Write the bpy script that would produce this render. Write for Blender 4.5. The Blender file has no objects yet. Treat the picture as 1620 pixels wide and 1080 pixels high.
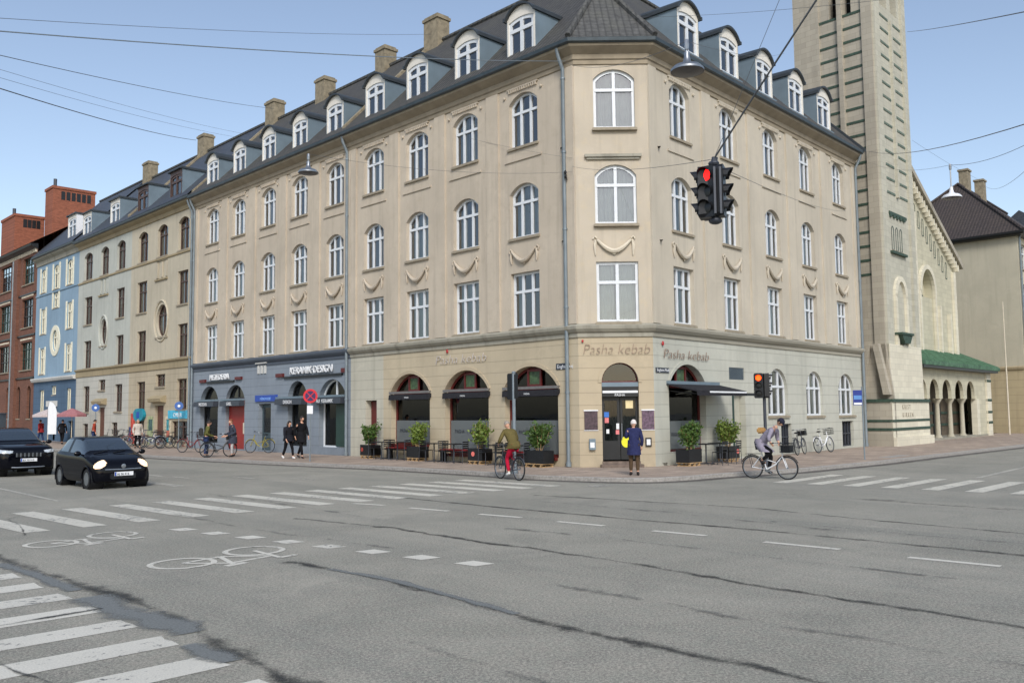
import bpy, bmesh, math, random
from mathutils import Vector, Matrix
R_ = math.radians
random.seed(7)
S = bpy.context.scene
COL = S.collection
# ------------------------------------------------------------------ camera
cam_d = bpy.data.cameras.new('camera'); cam = bpy.data.objects.new('camera', cam_d); COL.objects.link(cam)
S.camera = cam
cam_d.sensor_width = 36; cam_d.lens = 1400/1620*36; cam_d.clip_end = 2000; cam_d.clip_start = .1
PITCH, ROLL = R_(4.5263), R_(.6182)
_F = Vector((0, math.cos(PITCH), math.sin(PITCH))); _U0 = Vector((0, -math.sin(PITCH), math.cos(PITCH))); _R0 = Vector((1, 0, 0))
_R = _R0*math.cos(ROLL) - _U0*math.sin(ROLL); _U = _R0*math.sin(ROLL) + _U0*math.cos(ROLL)
cam.matrix_world = Matrix(((_R.x, _U.x, -_F.x, 0), (_R.y, _U.y, -_F.y, 0), (_R.z, _U.z, -_F.z, 1.95), (0, 0, 0, 1)))
# ------------------------------------------------------------------ sky and sun
SUN_AZ, SUN_EL = math.atan2(.10, -.995), R_(38)
w = bpy.data.worlds.new('World'); S.world = w; w.use_nodes = True
nt = w.node_tree; nt.nodes.clear()
sky = nt.nodes.new('ShaderNodeTexSky'); sky.sky_type = 'NISHITA'; sky.sun_disc = False
sky.sun_elevation = SUN_EL; sky.sun_rotation = SUN_AZ; sky.air_density = 1.0; sky.dust_density = 1.3; sky.ozone_density = 1.0; sky.altitude = 20
hs = nt.nodes.new('ShaderNodeHueSaturation'); hs.inputs['Saturation'].default_value = .86; hs.inputs['Value'].default_value = 1.0
bg = nt.nodes.new('ShaderNodeBackground'); bg.inputs['Strength'].default_value = .15
out = nt.nodes.new('ShaderNodeOutputWorld')
nt.links.new(sky.outputs[0], hs.inputs['Color']); nt.links.new(hs.outputs[0], bg.inputs[0]); nt.links.new(bg.outputs[0], out.inputs[0])
sd = bpy.data.lights.new('sun', 'SUN'); sd.energy = 1.95; sd.angle = R_(16); sd.color = (1, .965, .92)
sun = bpy.data.objects.new('sun', sd); COL.objects.link(sun)
sv = Vector((math.sin(SUN_AZ)*math.cos(SUN_EL), math.cos(SUN_AZ)*math.cos(SUN_EL), math.sin(SUN_EL)))
sun.rotation_mode = 'QUATERNION'; sun.rotation_quaternion = sv.to_track_quat('Z', 'Y'); sun.location = (10, -20, 60)
S.view_settings.view_transform = 'Standard'; S.view_settings.look = 'None'; S.view_settings.exposure = 0.28; S.view_settings.gamma = 1
S.render.engine = 'CYCLES'

# ------------------------------------------------------------------ frames
class Fr:
    def __init__(s, O, d, n, xr):     # origin, direction along the wall, outward normal, direction to the reader's right
        s.O, s.d, s.n, s.xr = Vector(O), Vector(d), Vector(n), Vector(xr)
    def P(s, u, w, z): return s.O + s.d*u + s.n*w + Vector((0, 0, z))
PL = Vector((2.317, 30.892, 0)); PR = Vector((4.930, 30.878, 0))
dl = Vector((-.6974, .7167, 0)).normalized(); nl = Vector((-dl.y, dl.x, 0))
dr = Vector((.6729, .7397, 0)).normalized(); nr = Vector((dr.y, -dr.x, 0))
dc = (PR-PL).normalized(); nc = Vector((dc.y, -dc.x, 0)); WC = (PR-PL).length
FL = Fr(PL, dl, nl, -dl); FR = Fr(PR, dr, nr, dr); FC = Fr(PL, dc, nc, dc)
RZ = -.12   # road level; pavement is 0

# ------------------------------------------------------------------ materials
def lin(c):
    r = []
    for v in c:
        v /= 255.
        r.append(v/12.92 if v <= .04045 else ((v+.055)/1.055)**2.4)
    return (*r, 1)
class NG:
    def __init__(s, name):
        s.m = bpy.data.materials.new(name); s.m.use_nodes = True; s.t = s.m.node_tree
        s.b = s.t.nodes['Principled BSDF']; s.o = s.t.nodes['Material Output']
    def n(s, ty, **k):
        x = s.t.nodes.new(ty)
        for a, b in k.items():
            if a in x.inputs.keys(): x.inputs[a].default_value = b
            else: setattr(x, a, b)
        return x
    def l(s, a, b): s.t.links.new(a, b)
    def math(s, op, a, b=None, c=None):
        x = s.n('ShaderNodeMath', operation=op)
        for i, v in enumerate((a, b, c)):
            if v is None: continue
            if isinstance(v, (int, float)): x.inputs[i].default_value = v
            else: s.l(v, x.inputs[i])
        return x.outputs[0]
    def mix(s, f, a, b):
        x = s.n('ShaderNodeMix', data_type='RGBA')
        for i, v in ((0, f), (6, a), (7, b)):
            if isinstance(v, (int, float)): x.inputs[i].default_value = v
            elif isinstance(v, tuple): x.inputs[i].default_value = v
            else: s.l(v, x.inputs[i])
        return x.outputs[2]
    def ramp(s, f, a, b, va=0., vb=1.):
        x = s.n('ShaderNodeMapRange'); x.inputs[1].default_value = a; x.inputs[2].default_value = b
        x.inputs[3].default_value = va; x.inputs[4].default_value = vb; s.l(f, x.inputs[0]); return x.outputs[0]
    def noise(s, vec, scale, detail=3, rough=.55, dist=0.):
        x = s.n('ShaderNodeTexNoise'); x.inputs['Scale'].default_value = scale; x.inputs['Detail'].default_value = detail
        x.inputs['Roughness'].default_value = rough; x.inputs['Distortion'].default_value = dist
        if vec is not None: s.l(vec, x.inputs['Vector'])
        return x.outputs['Fac']
    def obj(s): return s.n('ShaderNodeTexCoord').outputs['Object']
    def bump(s, h, st=.3, d=.02):
        x = s.n('ShaderNodeBump'); x.inputs['Strength'].default_value = st; x.inputs['Distance'].default_value = d
        s.l(h, x.inputs['Height']); s.l(x.outputs[0], s.b.inputs['Normal'])
    def uz(s, d, su=1., sz=1.):
        pos = s.obj(); v = s.n('ShaderNodeVectorMath', operation='DOT_PRODUCT'); s.l(pos, v.inputs[0]); v.inputs[1].default_value = d
        sp = s.n('ShaderNodeSeparateXYZ'); s.l(pos, sp.inputs[0])
        c = s.n('ShaderNodeCombineXYZ'); s.l(s.math('MULTIPLY', v.outputs['Value'], su), c.inputs[0]); s.l(s.math('MULTIPLY', sp.outputs[2], sz), c.inputs[1])
        return c.outputs[0], v.outputs['Value'], sp.outputs[2]
def dark(c, k): return (c[0]*k, c[1]*k, c[2]*k, 1)
MATS = {}
def simple(name, rgb, rough=.6, metal=0., var=.12, scale=6., bump=0., spec=.5, coat=0.):
    if name in MATS: return MATS[name]
    g = NG(name); c = lin(rgb)
    f = g.noise(g.obj(), scale, 4)
    g.l(g.mix(g.ramp(f, .3, .7), dark(c, 1-var), dark(c, 1+var)), g.b.inputs['Base Color'])
    g.b.inputs['Roughness'].default_value = rough; g.b.inputs['Metallic'].default_value = metal
    g.b.inputs['Specular IOR Level'].default_value = spec; g.b.inputs['Coat Weight'].default_value = coat
    if bump: g.bump(g.noise(g.obj(), scale*6, 3), bump, .01)
    MATS[name] = g.m; return g.m
def plaster(name, rgb, d, joint=0., var=.10, stain=.16, stones=False, tint=None):
    g = NG(name); c = lin(rgb); d = tuple(d)
    uv, u, z = g.uz(d)
    big = g.noise(uv, .35, 4, .6, .4); mid = g.noise(uv, 2.2, 5, .65)
    col = g.mix(g.ramp(big, .3, .7), dark(c, 1-var), dark(c, 1+var))
    t = lin(tint) if tint else (c[0]*.92, c[1]*.93, c[2]*.96, 1)
    col = g.mix(g.ramp(mid, .52, .72, 0, .55), col, t)
    st, _, _ = g.uz(d, 2.6, .16)
    sn = g.noise(st, 1., 4, .6)
    col = g.mix(g.ramp(sn, .5, .74, 0, stain*3), col, dark(c, .55))
    rep = g.noise(uv, .8, 5, .7, .8); col = g.mix(g.ramp(rep, .60, .625, 0, .22), col, dark(c, 1.16)); col = g.mix(g.ramp(rep, .40, .375, 0, .18), col, dark(c, .84))
    s2, _, _ = g.uz(d, 9., .22); n9 = g.noise(s2, 1., 3, .6); col = g.mix(g.ramp(n9, .62, .78, 0, stain*1.6), col, dark(c, .5))
    fine = g.noise(uv, 34., 3, .6)
    col = g.mix(g.ramp(fine, .35, .65, 0, .10), col, dark(c, .7))
    # grime rising from the pavement
    base = g.math('MULTIPLY', g.ramp(z, .1, 1.0, 1, 0), g.ramp(mid, .3, .7))
    col = g.mix(g.math('MULTIPLY', base, .35), col, dark(c, .5))
    h = fine
    if joint:
        fr = g.math('FRACT', g.math('DIVIDE', g.math('ADD', z, .02), joint))
        ln = g.math('LESS_THAN', fr, .055)
        col = g.mix(g.math('MULTIPLY', ln, .45), col, dark(c, .42))
        h = g.math('SUBTRACT', g.math('MULTIPLY', fine, .25), ln)
    if stones:
        br = g.n('ShaderNodeTexBrick'); g.l(uv, br.inputs['Vector']); br.inputs['Scale'].default_value = 1.
        br.inputs['Brick Width'].default_value = .62; br.inputs['Row Height'].default_value = .30; br.inputs['Mortar Size'].default_value = .008
        br.inputs['Color1'].default_value = dark(c, .86); br.inputs['Color2'].default_value = dark(c, 1.1); br.inputs['Mortar'].default_value = dark(c, .6)
        col = g.mix(.6, col, br.outputs['Color'])
    g.l(col, g.b.inputs['Base Color']); g.b.inputs['Roughness'].default_value = .92; g.b.inputs['Specular IOR Level'].default_value = .25
    g.bump(h, .35, .015)
    return g.m
def brickmat(name, rgb, d, rough=.9):
    g = NG(name); c = lin(rgb); uv, u, z = g.uz(tuple(d))
    br = g.n('ShaderNodeTexBrick'); g.l(uv, br.inputs['Vector']); br.inputs['Scale'].default_value = 1.
    br.inputs['Brick Width'].default_value = .24; br.inputs['Row Height'].default_value = .075; br.inputs['Mortar Size'].default_value = .008
    br.inputs['Color1'].default_value = dark(c, .75); br.inputs['Color2'].default_value = dark(c, 1.25); br.inputs['Mortar'].default_value = dark(c, .8)
    f = g.noise(uv, .5, 4)
    g.l(g.mix(g.ramp(f, .3, .7, 0, .35), br.outputs['Color'], dark(c, .6)), g.b.inputs['Base Color']); g.b.inputs['Roughness'].default_value = rough
    return g.m
def tilemat(name, rgb, d, slate=False):
    g = NG(name); c = lin(rgb); pos = g.obj(); uv, u, z = g.uz(tuple(d))
    wv = g.math('SINE', g.math('MULTIPLY', u, 2*math.pi/(.24 if not slate else .6)))
    rows = g.math('FRACT', g.math('DIVIDE', z, .23))
    n1 = g.noise(pos, 5., 5, .7); n2 = g.noise(pos, .5, 3)
    col = g.mix(g.ramp(n1, .3, .7), dark(c, .6), dark(c, 1.45))
    col = g.mix(g.ramp(n2, .45, .7, 0, .4), col, (c[0]*1.5, c[1]*1.5, c[2]*1.2, 1))
    col = g.mix(g.math('MULTIPLY', g.math('LESS_THAN', rows, .16), .5), col, dark(c, .35))
    if not slate: col = g.mix(g.ramp(wv, -1, -.4, .55, 0), col, dark(c, .3))
    g.l(col, g.b.inputs['Base Color']); g.b.inputs['Roughness'].default_value = .75 if not slate else .5
    g.bump(g.math('ADD', g.math('MULTIPLY', wv, .5 if not slate else .05), rows), .6, .03)
    return g.m
def glassmat(name, tint=(.8, .84, .84), refl=1.7, rough=.02, dusty=.0):
    g = NG(name); g.t.nodes.remove(g.b)
    fr = g.n('ShaderNodeFresnel'); fr.inputs['IOR'].default_value = refl
    gl = g.n('ShaderNodeBsdfGlossy'); gl.inputs['Roughness'].default_value = rough; gl.inputs['Color'].default_value = (.95, .97, 1, 1)
    tr = g.n('ShaderNodeBsdfTransparent'); tr.inputs['Color'].default_value = (*tint, 1)
    bp = g.n('ShaderNodeBump'); bp.inputs['Strength'].default_value = .06; bp.inputs['Distance'].default_value = .02
    g.l(g.noise(g.obj(), 1.6, 2), bp.inputs['Height']); g.l(bp.outputs[0], gl.inputs['Normal']); g.l(bp.outputs[0], fr.inputs['Normal'])
    mx = g.n('ShaderNodeMixShader'); g.l(fr.outputs[0], mx.inputs[0]); g.l(tr.outputs[0], mx.inputs[1]); g.l(gl.outputs[0], mx.inputs[2])
    last = mx.outputs[0]
    if dusty:
        df = g.n('ShaderNodeBsdfDiffuse'); df.inputs['Color'].default_value = (.35, .38, .38, 1)
        m2 = g.n('ShaderNodeMixShader'); m2.inputs[0].default_value = dusty; g.l(last, m2.inputs[1]); g.l(df.outputs[0], m2.inputs[2]); last = m2.outputs[0]
    g.l(last, g.o.inputs['Surface']); return g.m
def emis(name, rgb, st):
    g = NG(name); g.b.inputs['Base Color'].default_value = lin(rgb); g.b.inputs['Emission Color'].default_value = lin(rgb)
    g.b.inputs['Emission Strength'].default_value = st; return g.m
def paintmat(name, rgb, wear=.5, seedoff=0.):
    """road paint, worn through to the asphalt below"""
    g = NG(name); c = lin(rgb); pos = g.obj()
    f = g.noise(pos, 9., 6, .72); f2 = g.noise(pos, .8, 3)
    th = g.math('ADD', f, g.math('MULTIPLY', g.math('SUBTRACT', f2, .5), .35))
    worn = g.ramp(th, .60-.08*wear, .66-.08*wear)
    speck = g.noise(pos, 60., 3, .7)
    col = g.mix(g.ramp(speck, .3, .7), dark(c, .72), dark(c, 1.12))
    col = g.mix(g.ramp(f2, .35, .65, 0, .35), col, dark(c, .7))
    col = g.mix(worn, col, lin((112, 112, 108)))
    g.l(col, g.b.inputs['Base Color']); g.b.inputs['Roughness'].default_value = .8; g.bump(speck, .3, .01); return g.m
def seammat(name, rgb, cut=.5):
    """tar and repair strips whose edges fray into the asphalt"""
    g = NG(name); c = lin(rgb); pos = g.obj(); g.t.nodes.remove(g.b)
    uvn = g.n('ShaderNodeUVMap'); sp = g.n('ShaderNodeSeparateXYZ'); g.l(uvn.outputs[0], sp.inputs[0])
    edge = g.math('ABSOLUTE', g.math('SUBTRACT', sp.outputs[1], .5))      # 0 centre, .5 edge
    n = g.noise(pos, 5., 6, .75); n3 = g.noise(pos, 1.1, 3); n2 = g.noise(pos, 45., 3, .7)
    a = g.math('SUBTRACT', g.math('ADD', g.math('MULTIPLY', n, .9), g.math('ADD', g.math('MULTIPLY', n2, .5), g.math('MULTIPLY', n3, .8))), g.math('MULTIPLY', edge, 1.6))
    a = g.ramp(a, cut+.18, cut+.62, 0, .92)
    df = g.n('ShaderNodeBsdfPrincipled'); g.l(g.mix(g.ramp(n2, .3, .7), dark(c, .6), dark(c, 1.4)), df.inputs['Base Color']); df.inputs['Roughness'].default_value = .8
    tr = g.n('ShaderNodeBsdfTransparent'); mx = g.n('ShaderNodeMixShader')
    g.l(a, mx.inputs[0]); g.l(tr.outputs[0], mx.inputs[1]); g.l(df.outputs[0], mx.inputs[2]); g.l(mx.outputs[0], g.o.inputs['Surface'])
    return g.m
def asphalt():
    g = NG('asphalt'); pos = g.obj()
    # street-aligned coordinates for wear tracks
    st, u, z = g.uz(tuple(dl))
    v2 = g.n('ShaderNodeVectorMath', operation='DOT_PRODUCT'); g.l(pos, v2.inputs[0]); v2.inputs[1].default_value = tuple(nl)
    cb = g.n('ShaderNodeCombineXYZ'); g.l(g.math('MULTIPLY', u, .07), cb.inputs[0]); g.l(g.math('MULTIPLY', v2.outputs['Value'], .9), cb.inputs[1])
    track = g.noise(cb.outputs[0], 1., 4, .6, .3)
    big = g.noise(pos, .28, 5, .65, .8); mid = g.noise(pos, 1.3, 5, .65); sp = g.noise(pos, 34., 5, .85); sp2 = g.noise(pos, 75., 3, .8)
    a = lin((99, 97, 90)); b = lin((137, 133, 124))
    col = g.mix(g.ramp(big, .3, .7), a, b)
    col = g.mix(g.ramp(track, .48, .68, 0, .6), col, lin((90, 90, 87)))
    pat = g.noise(pos, .55, 4, .6, 1.2); col = g.mix(g.ramp(pat, .55, .62, 0, .38), col, lin((88, 87, 83)))
    col = g.mix(g.ramp(mid, .5, .75, 0, .35), col, lin((100, 100, 97)))
    col = g.mix(g.ramp(sp, .48, .62, 0, .62), col, lin((178, 174, 162)))
    col = g.mix(g.ramp(sp, .50, .36, 0, .55), col, lin((54, 53, 50)))
    col = g.mix(g.ramp(sp2, .5, .64, 0, .4), col, lin((180, 179, 170)))
    col = g.mix(g.ramp(sp2, .46, .36, 0, .4), col, lin((60, 60, 60)))
    tn = g.noise(pos, 7., 3)
    col = g.mix(g.ramp(tn, .35, .65, 0, .22), col, lin((120, 128, 118)))
    g.l(col, g.b.inputs['Base Color']); g.b.inputs['Roughness'].default_value = .85; g.b.inputs['Diffuse Roughness'].default_value = .5; g.b.inputs['Specular IOR Level'].default_value = .3
    g.bump(g.math('ADD', sp, g.math('MULTIPLY', sp2, .4)), .22, .01)
    return g.m
def paving():
    g = NG('paving'); pos = g.obj(); uv, u, z = g.uz(tuple(dl))
    v2 = g.n('ShaderNodeVectorMath', operation='DOT_PRODUCT'); g.l(pos, v2.inputs[0]); v2.inputs[1].default_value = tuple(nl)
    cb = g.n('ShaderNodeCombineXYZ'); g.l(u, cb.inputs[0]); g.l(v2.outputs['Value'], cb.inputs[1])
    br = g.n('ShaderNodeTexBrick'); g.l(cb.outputs[0], br.inputs['Vector']); br.inputs['Scale'].default_value = 1
    br.inputs['Brick Width'].default_value = .62; br.inputs['Row Height'].default_value = .8; br.inputs['Mortar Size'].default_value = .012
    br.inputs['Color1'].default_value = lin((162, 144, 128)); br.inputs['Color2'].default_value = lin((184, 165, 148)); br.inputs['Mortar'].default_value = lin((105, 95, 86))
    n = g.noise(pos, 1.2, 5, .65); n2 = g.noise(pos, 30, 3)
    col = g.mix(g.ramp(n, .42, .7, 0, .6), br.outputs['Color'], lin((122, 112, 103)))
    col = g.mix(g.ramp(n2, .4, .65, 0, .3), col, lin((95, 88, 80)))
    g.l(col, g.b.inputs['Base Color']); g.b.inputs['Roughness'].default_value = .9; g.bump(n2, .3, .01); return g.m
def fabric(name, rgb, rough=.9, var=.2):
    g = NG(name); c = lin(rgb); f = g.noise(g.obj(), 9., 4, .6, .5)
    g.l(g.mix(g.ramp(f, .3, .7), dark(c, 1-var), dark(c, 1+var)), g.b.inputs['Base Color']); g.b.inputs['Roughness'].default_value = rough
    g.b.inputs['Specular IOR Level'].default_value = .2; g.bump(f, .5, .02); return g.m
def leafmat(name, a, b):
    g = NG(name); f = g.noise(g.obj(), 9., 3); f2 = g.noise(g.obj(), 40., 2)
    col = g.mix(g.ramp(f, .35, .65), lin(a), lin(b)); col = g.mix(g.ramp(f2, .5, .7, 0, .5), col, lin((120, 140, 60)))
    g.l(col, g.b.inputs['Base Color']); g.b.inputs['Roughness'].default_value = .55
    if 'Subsurface Weight' in g.b.inputs: pass
    return g.m

M = dict(
    plL=plaster('beige_plaster', (192, 180, 162), dl, stain=.14, tint=(178, 166, 146)),
    plC=plaster('beige_plaster_corner', (190, 179, 161), dc, stain=.12, tint=(200, 184, 154)),
    plR=plaster('beige_plaster_street', (192, 183, 166), dr, stain=.12),
    stoneL=plaster('grey_ledge', (160, 156, 142), dl, stain=.3), 
    peachL=plaster('peach_rusticated', (188, 175, 150), dl, joint=.43, stain=.08), peachC=plaster('peach_rusticated_corner', (183, 169, 144), dc, joint=.43, stain=.06),
    greyL=plaster('pale_rusticated', (188, 184, 168), dl, joint=.43, stain=.14), greyR=plaster('pale_green_rusticated', (186, 186, 174), dr, joint=.43, stain=.10),
    blueL=plaster('blue_grey_rusticated', (132, 141, 150), dl, joint=.43, stain=.08), bluecor=plaster('blue_grey_ledge', (88, 96, 106), dl, stain=.1),
    beige3=plaster('warm_beige_plaster', (187, 178, 158), dl, stain=.14), beige3g=plaster('warm_beige_stone', (180, 168, 145), dl, joint=.5, stain=.14),
    grey4=plaster('pale_grey_plaster', (181, 183, 174), dl, stain=.14), grey4g=plaster('pale_grey_stone', (184, 182, 172), dl, joint=.5, stain=.14),
    band3=plaster('sand_band', (160, 146, 118), dl, stain=.2), plinth3=plaster('sand_plinth', (168, 158, 132), dl, stain=.2),
    blue5=plaster('blue_plaster', (136, 160, 178), dl, stain=.14), blue5g=plaster('slate_blue_plaster', (82, 104, 126), dl, joint=.5), white=plaster('white_band', (205, 205, 200), dl),
    brickL=brickmat('red_brick', (118, 80, 64), dl), brickO=brickmat('orange_brick', (148, 90, 68), dr), 
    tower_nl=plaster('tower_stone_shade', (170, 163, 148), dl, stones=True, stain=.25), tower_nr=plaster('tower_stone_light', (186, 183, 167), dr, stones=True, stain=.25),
    church=plaster('church_cream', (192, 187, 164), dr, stones=True, stain=.22),
    church2=plaster('church_white_stone', (214, 208, 188), dr, stones=True, stain=.1),
    rbl=plaster('grey_gable_plaster', (180, 174, 155), dl, stain=.10), rbr=plaster('pale_plaster', (205, 196, 172), dr), rblg=plaster('gable_base', (172, 158, 128), dl, joint=.55, stain=.2),
    roofL=tilemat('roof_tiles', (72, 71, 69), dl), roofR=tilemat('roof_tiles_street', (72, 71, 69), dr), roofC=tilemat('roof_tiles_corner', (80, 80, 78), dc),
    slate=tilemat('slate_roof', (60, 64, 72), dl, True), roofT=tilemat('dark_tiles', (66, 58, 55), dl), copper=simple('green_copper', (84, 118, 94), .85, var=.4, scale=3.),
    zinc=simple('zinc_sheet', (112, 128, 138), .5, .1, .12, 1.5), zincd=simple('dark_zinc', (58, 64, 68), .5, .2, .2, 2.), gutter=simple('gutter_metal', (66, 76, 82), .45, .3, .2, 3.),
    pipe=simple('galvanised_pipe', (128, 138, 144), .45, .3, .12, 3.), cream=simple('cream_moulding', (206, 196, 176), .85, var=.12, scale=3.), corn=simple('cornice_paint', (152, 140, 120), .9, var=.15, scale=2.),
    wframe=simple('white_window_paint', (214, 218, 221), .4, var=.05, scale=3.), bframe=simple('brown_window_paint', (78, 58, 50), .5, var=.15, scale=3.), rframe=simple('dark_red_paint', (92, 30, 28), .45, var=.2, scale=4.),
    gframe=simple('dark_green_paint', (34, 60, 52), .45, var=.15), dframe=simple('black_paint', (26, 28, 30), .4, var=.2), cframe=simple('cream_window_paint', (226, 220, 196), .5, var=.08),
    glass=glassmat('window_glass', (.82, .87, .87), 2.35), glassd=glassmat('dark_window_glass', (.35, .38, .4), 1.7), shopglass=glassmat('shop_glass', (.55, .6, .58), 1.45), frost=glassmat('frosted_film', (.4, .45, .47), 1.4, .2, .35),
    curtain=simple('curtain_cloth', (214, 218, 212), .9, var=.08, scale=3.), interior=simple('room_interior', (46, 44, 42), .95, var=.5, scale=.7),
    sill=simple('stone_sill', (150, 140, 122), .9, var=.15), black=simple('black_plastic', (22, 23, 26), .4, var=.2), rubber=simple('tyre_rubber', (26, 26, 27), .8, var=.2), steel=simple('bare_steel', (150, 154, 158), .35, .8, .1),
    dgrey=simple('dark_grey_metal', (62, 66, 74), .45, .2, .1), white2=simple('white_lacquer', (226, 228, 230), .35, var=.04), red=simple('red_lacquer', (170, 26, 34), .4, var=.1), awn=fabric('charcoal_awning', (44, 44, 48)),
    greensign=simple('band_green', (54, 74, 62), .7, var=.3, scale=8.), wood=simple('pallet_wood', (170, 140, 100), .85, var=.3, scale=12.), chim=simple('chimney_render', (136, 126, 106), .95, var=.3, scale=4., bump=.4),
    leafA=leafmat('laurel_leaves', (42, 66, 26), (78, 108, 44)), leafB=leafmat('light_leaves', (70, 92, 30), (120, 138, 56)), skin=simple('skin', (205, 158, 132), .6, var=.06), hairg=simple('grey_hair', (150, 140, 128), .8, var=.2, scale=20), haird=simple('dark_hair', (38, 30, 26), .7, var=.2, scale=20),
    granite=simple('granite_kerb', (150, 146, 140), .85, var=.25, scale=14., bump=.3), reddoor=simple('red_door_paint', (140, 40, 32), .5, var=.12, scale=1.5),
)
ASPH = asphalt(); PAV = paving(); PAINT = paintmat('road_paint', (208, 204, 190), .45); PAINTF = paintmat('fresh_road_paint', (214, 210, 197), .1); PAINTO = paintmat('faded_road_paint', (186, 182, 170), 1.1)
TAR = seammat('tar_seam', (50, 50, 48), .66); PATCH = seammat('bitumen_patch', (116, 119, 117), .22); TARF = seammat('faint_seam', (84, 84, 82), .82)

# ------------------------------------------------------------------ object helpers
ORI = {}
def tag(o, label=None, cat=None, group=None, kind=None):
    if label: o['label'] = label
    if cat: o['category'] = cat
    if group: o['group'] = group
    if kind: o['kind'] = kind
    return o
def root(name, loc, rz=0., label=None, cat=None, group=None):
    o = bpy.data.objects.new(name, None); COL.objects.link(o); o.location = loc; o.rotation_euler = (0, 0, rz); o.empty_display_size = .2
    ORI[o.name] = Vector(loc); return tag(o, label, cat, group)
def link(name, me, mat, parent=None, loc=None, rz=None):
    o = bpy.data.objects.new(name, me); COL.objects.link(o)
    if mat is not None and len(me.materials) == 0: me.materials.append(mat)
    if parent is not None:
        o.parent = parent; ORI[o.name] = ORI.get(parent.name, Vector((0, 0, 0)))
    if loc is not None:
        o.location = Vector(loc) - (ORI[o.name] if parent is not None else Vector((0, 0, 0)))
    if rz is not None: o.rotation_euler = (0, 0, rz)
    return o
def child(name, me, mat, parent):          # parent already carries the transform
    o = bpy.data.objects.new(name, me); COL.objects.link(o); o.parent = parent
    if mat is not None and len(me.materials) == 0: me.materials.append(mat)
    return o
def V3(*a): return Vector(a)
class MB:
    def __init__(s, fr=None): s.v = []; s.f = []; s.fr = fr; s.uv = {}
    def p(s, u, w, z): return s.fr.P(u, w, z) if s.fr else Vector((u, w, z))
    def add(s, pts): i = len(s.v); s.v += [Vector(p) for p in pts]; return i
    def poly(s, pts):
        i = s.add([s.p(*p) for p in pts]); s.f.append(tuple(range(i, i+len(pts)))); return s
    def wpoly(s, pts): i = s.add(pts); s.f.append(tuple(range(i, i+len(pts)))); return s
    def box(s, u0, u1, w0, w1, z0, z1):
        i = s.add([s.p(u, w, z) for z in (z0, z1) for w in (w0, w1) for u in (u0, u1)])
        for q in ((0, 1, 3, 2), (4, 6, 7, 5), (0, 4, 5, 1), (2, 3, 7, 6), (0, 2, 6, 4), (1, 5, 7, 3)): s.f.append(tuple(i+k for k in q))
        return s
    def prism(s, uz, w0, w1, axis='w'):
        n = len(uz)
        mk = (lambda a, w: s.p(a[0], w, a[1])) if axis == 'w' else ((lambda a, w: s.p(w, a[0], a[1])) if axis == 'u' else (lambda a, w: s.p(a[0], a[1], w)))
        i = s.add([mk(a, w0) for a in uz] + [mk(a, w1) for a in uz])
        s.f.append(tuple(i+k for k in range(n))); s.f.append(tuple(i+n+k for k in reversed(range(n))))
        for k in range(n): s.f.append((i+k, i+(k+1) % n, i+n+(k+1) % n, i+n+k))
        return s
    def tube(s, pts, r, n=8, cap=True, closed=False):
        pts = [s.p(*p) for p in pts]; m = len(pts); rs = r if isinstance(r, (list, tuple)) else [r]*m
        up = None; i0 = len(s.v)
        for k in range(m):
            a = pts[(k-1) % m] if (k > 0 or closed) else pts[k]; b = pts[(k+1) % m] if (k < m-1 or closed) else pts[k]
            t = (b-a).normalized()
            if up is None: up = t.orthogonal().normalized()
            up = (up - t*up.dot(t)).normalized() if (up - t*up.dot(t)).length > 1e-5 else t.orthogonal().normalized()
            sd_ = t.cross(up)
            s.v += [pts[k] + (up*math.cos(2*math.pi*j/n) + sd_*math.sin(2*math.pi*j/n))*rs[k] for j in range(n)]
        for k in range(m if closed else m-1):
            for j in range(n):
                a = i0+k*n; b = i0+((k+1) % m)*n; s.f.append((a+j, a+(j+1) % n, b+(j+1) % n, b+j))
        if cap and not closed:
            s.f.append(tuple(i0+j for j in reversed(range(n)))); s.f.append(tuple(i0+(m-1)*n+j for j in range(n)))
        return s
    def lathe(s, c, prof, n=16, axis='z', cap=True):
        c = Vector(c); i0 = len(s.v)
        for (r, h) in prof:
            for j in range(n):
                a = 2*math.pi*j/n; x, y = r*math.cos(a), r*math.sin(a)
                q = {'z': (x, y, h), 'y': (x, h, y), 'x': (h, x, y)}[axis]
                s.v.append(s.p(*(c+Vector(q))) if s.fr else c+Vector(q))
        for k in range(len(prof)-1):
            for j in range(n): s.f.append((i0+k*n+j, i0+k*n+(j+1) % n, i0+(k+1)*n+(j+1) % n, i0+(k+1)*n+j))
        if cap:
            s.f.append(tuple(i0+j for j in reversed(range(n)))); s.f.append(tuple(i0+(len(prof)-1)*n+j for j in range(n)))
        return s
    def ball(s, c, r, sq=(1, 1, 1), n=12, m=8):
        prof = [(max(1e-4, math.sin(math.pi*k/m)), -math.cos(math.pi*k/m)) for k in range(m+1)]; i0 = len(s.v)
        for (q, h) in prof:
            for j in range(n):
                a = 2*math.pi*j/n; s.v.append(s.p(c[0]+r*sq[0]*q*math.cos(a), c[1]+r*sq[1]*q*math.sin(a), c[2]+r*sq[2]*h))
        for k in range(m):
            for j in range(n): s.f.append((i0+k*n+j, i0+k*n+(j+1) % n, i0+(k+1)*n+(j+1) % n, i0+(k+1)*n+j))
        return s
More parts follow.
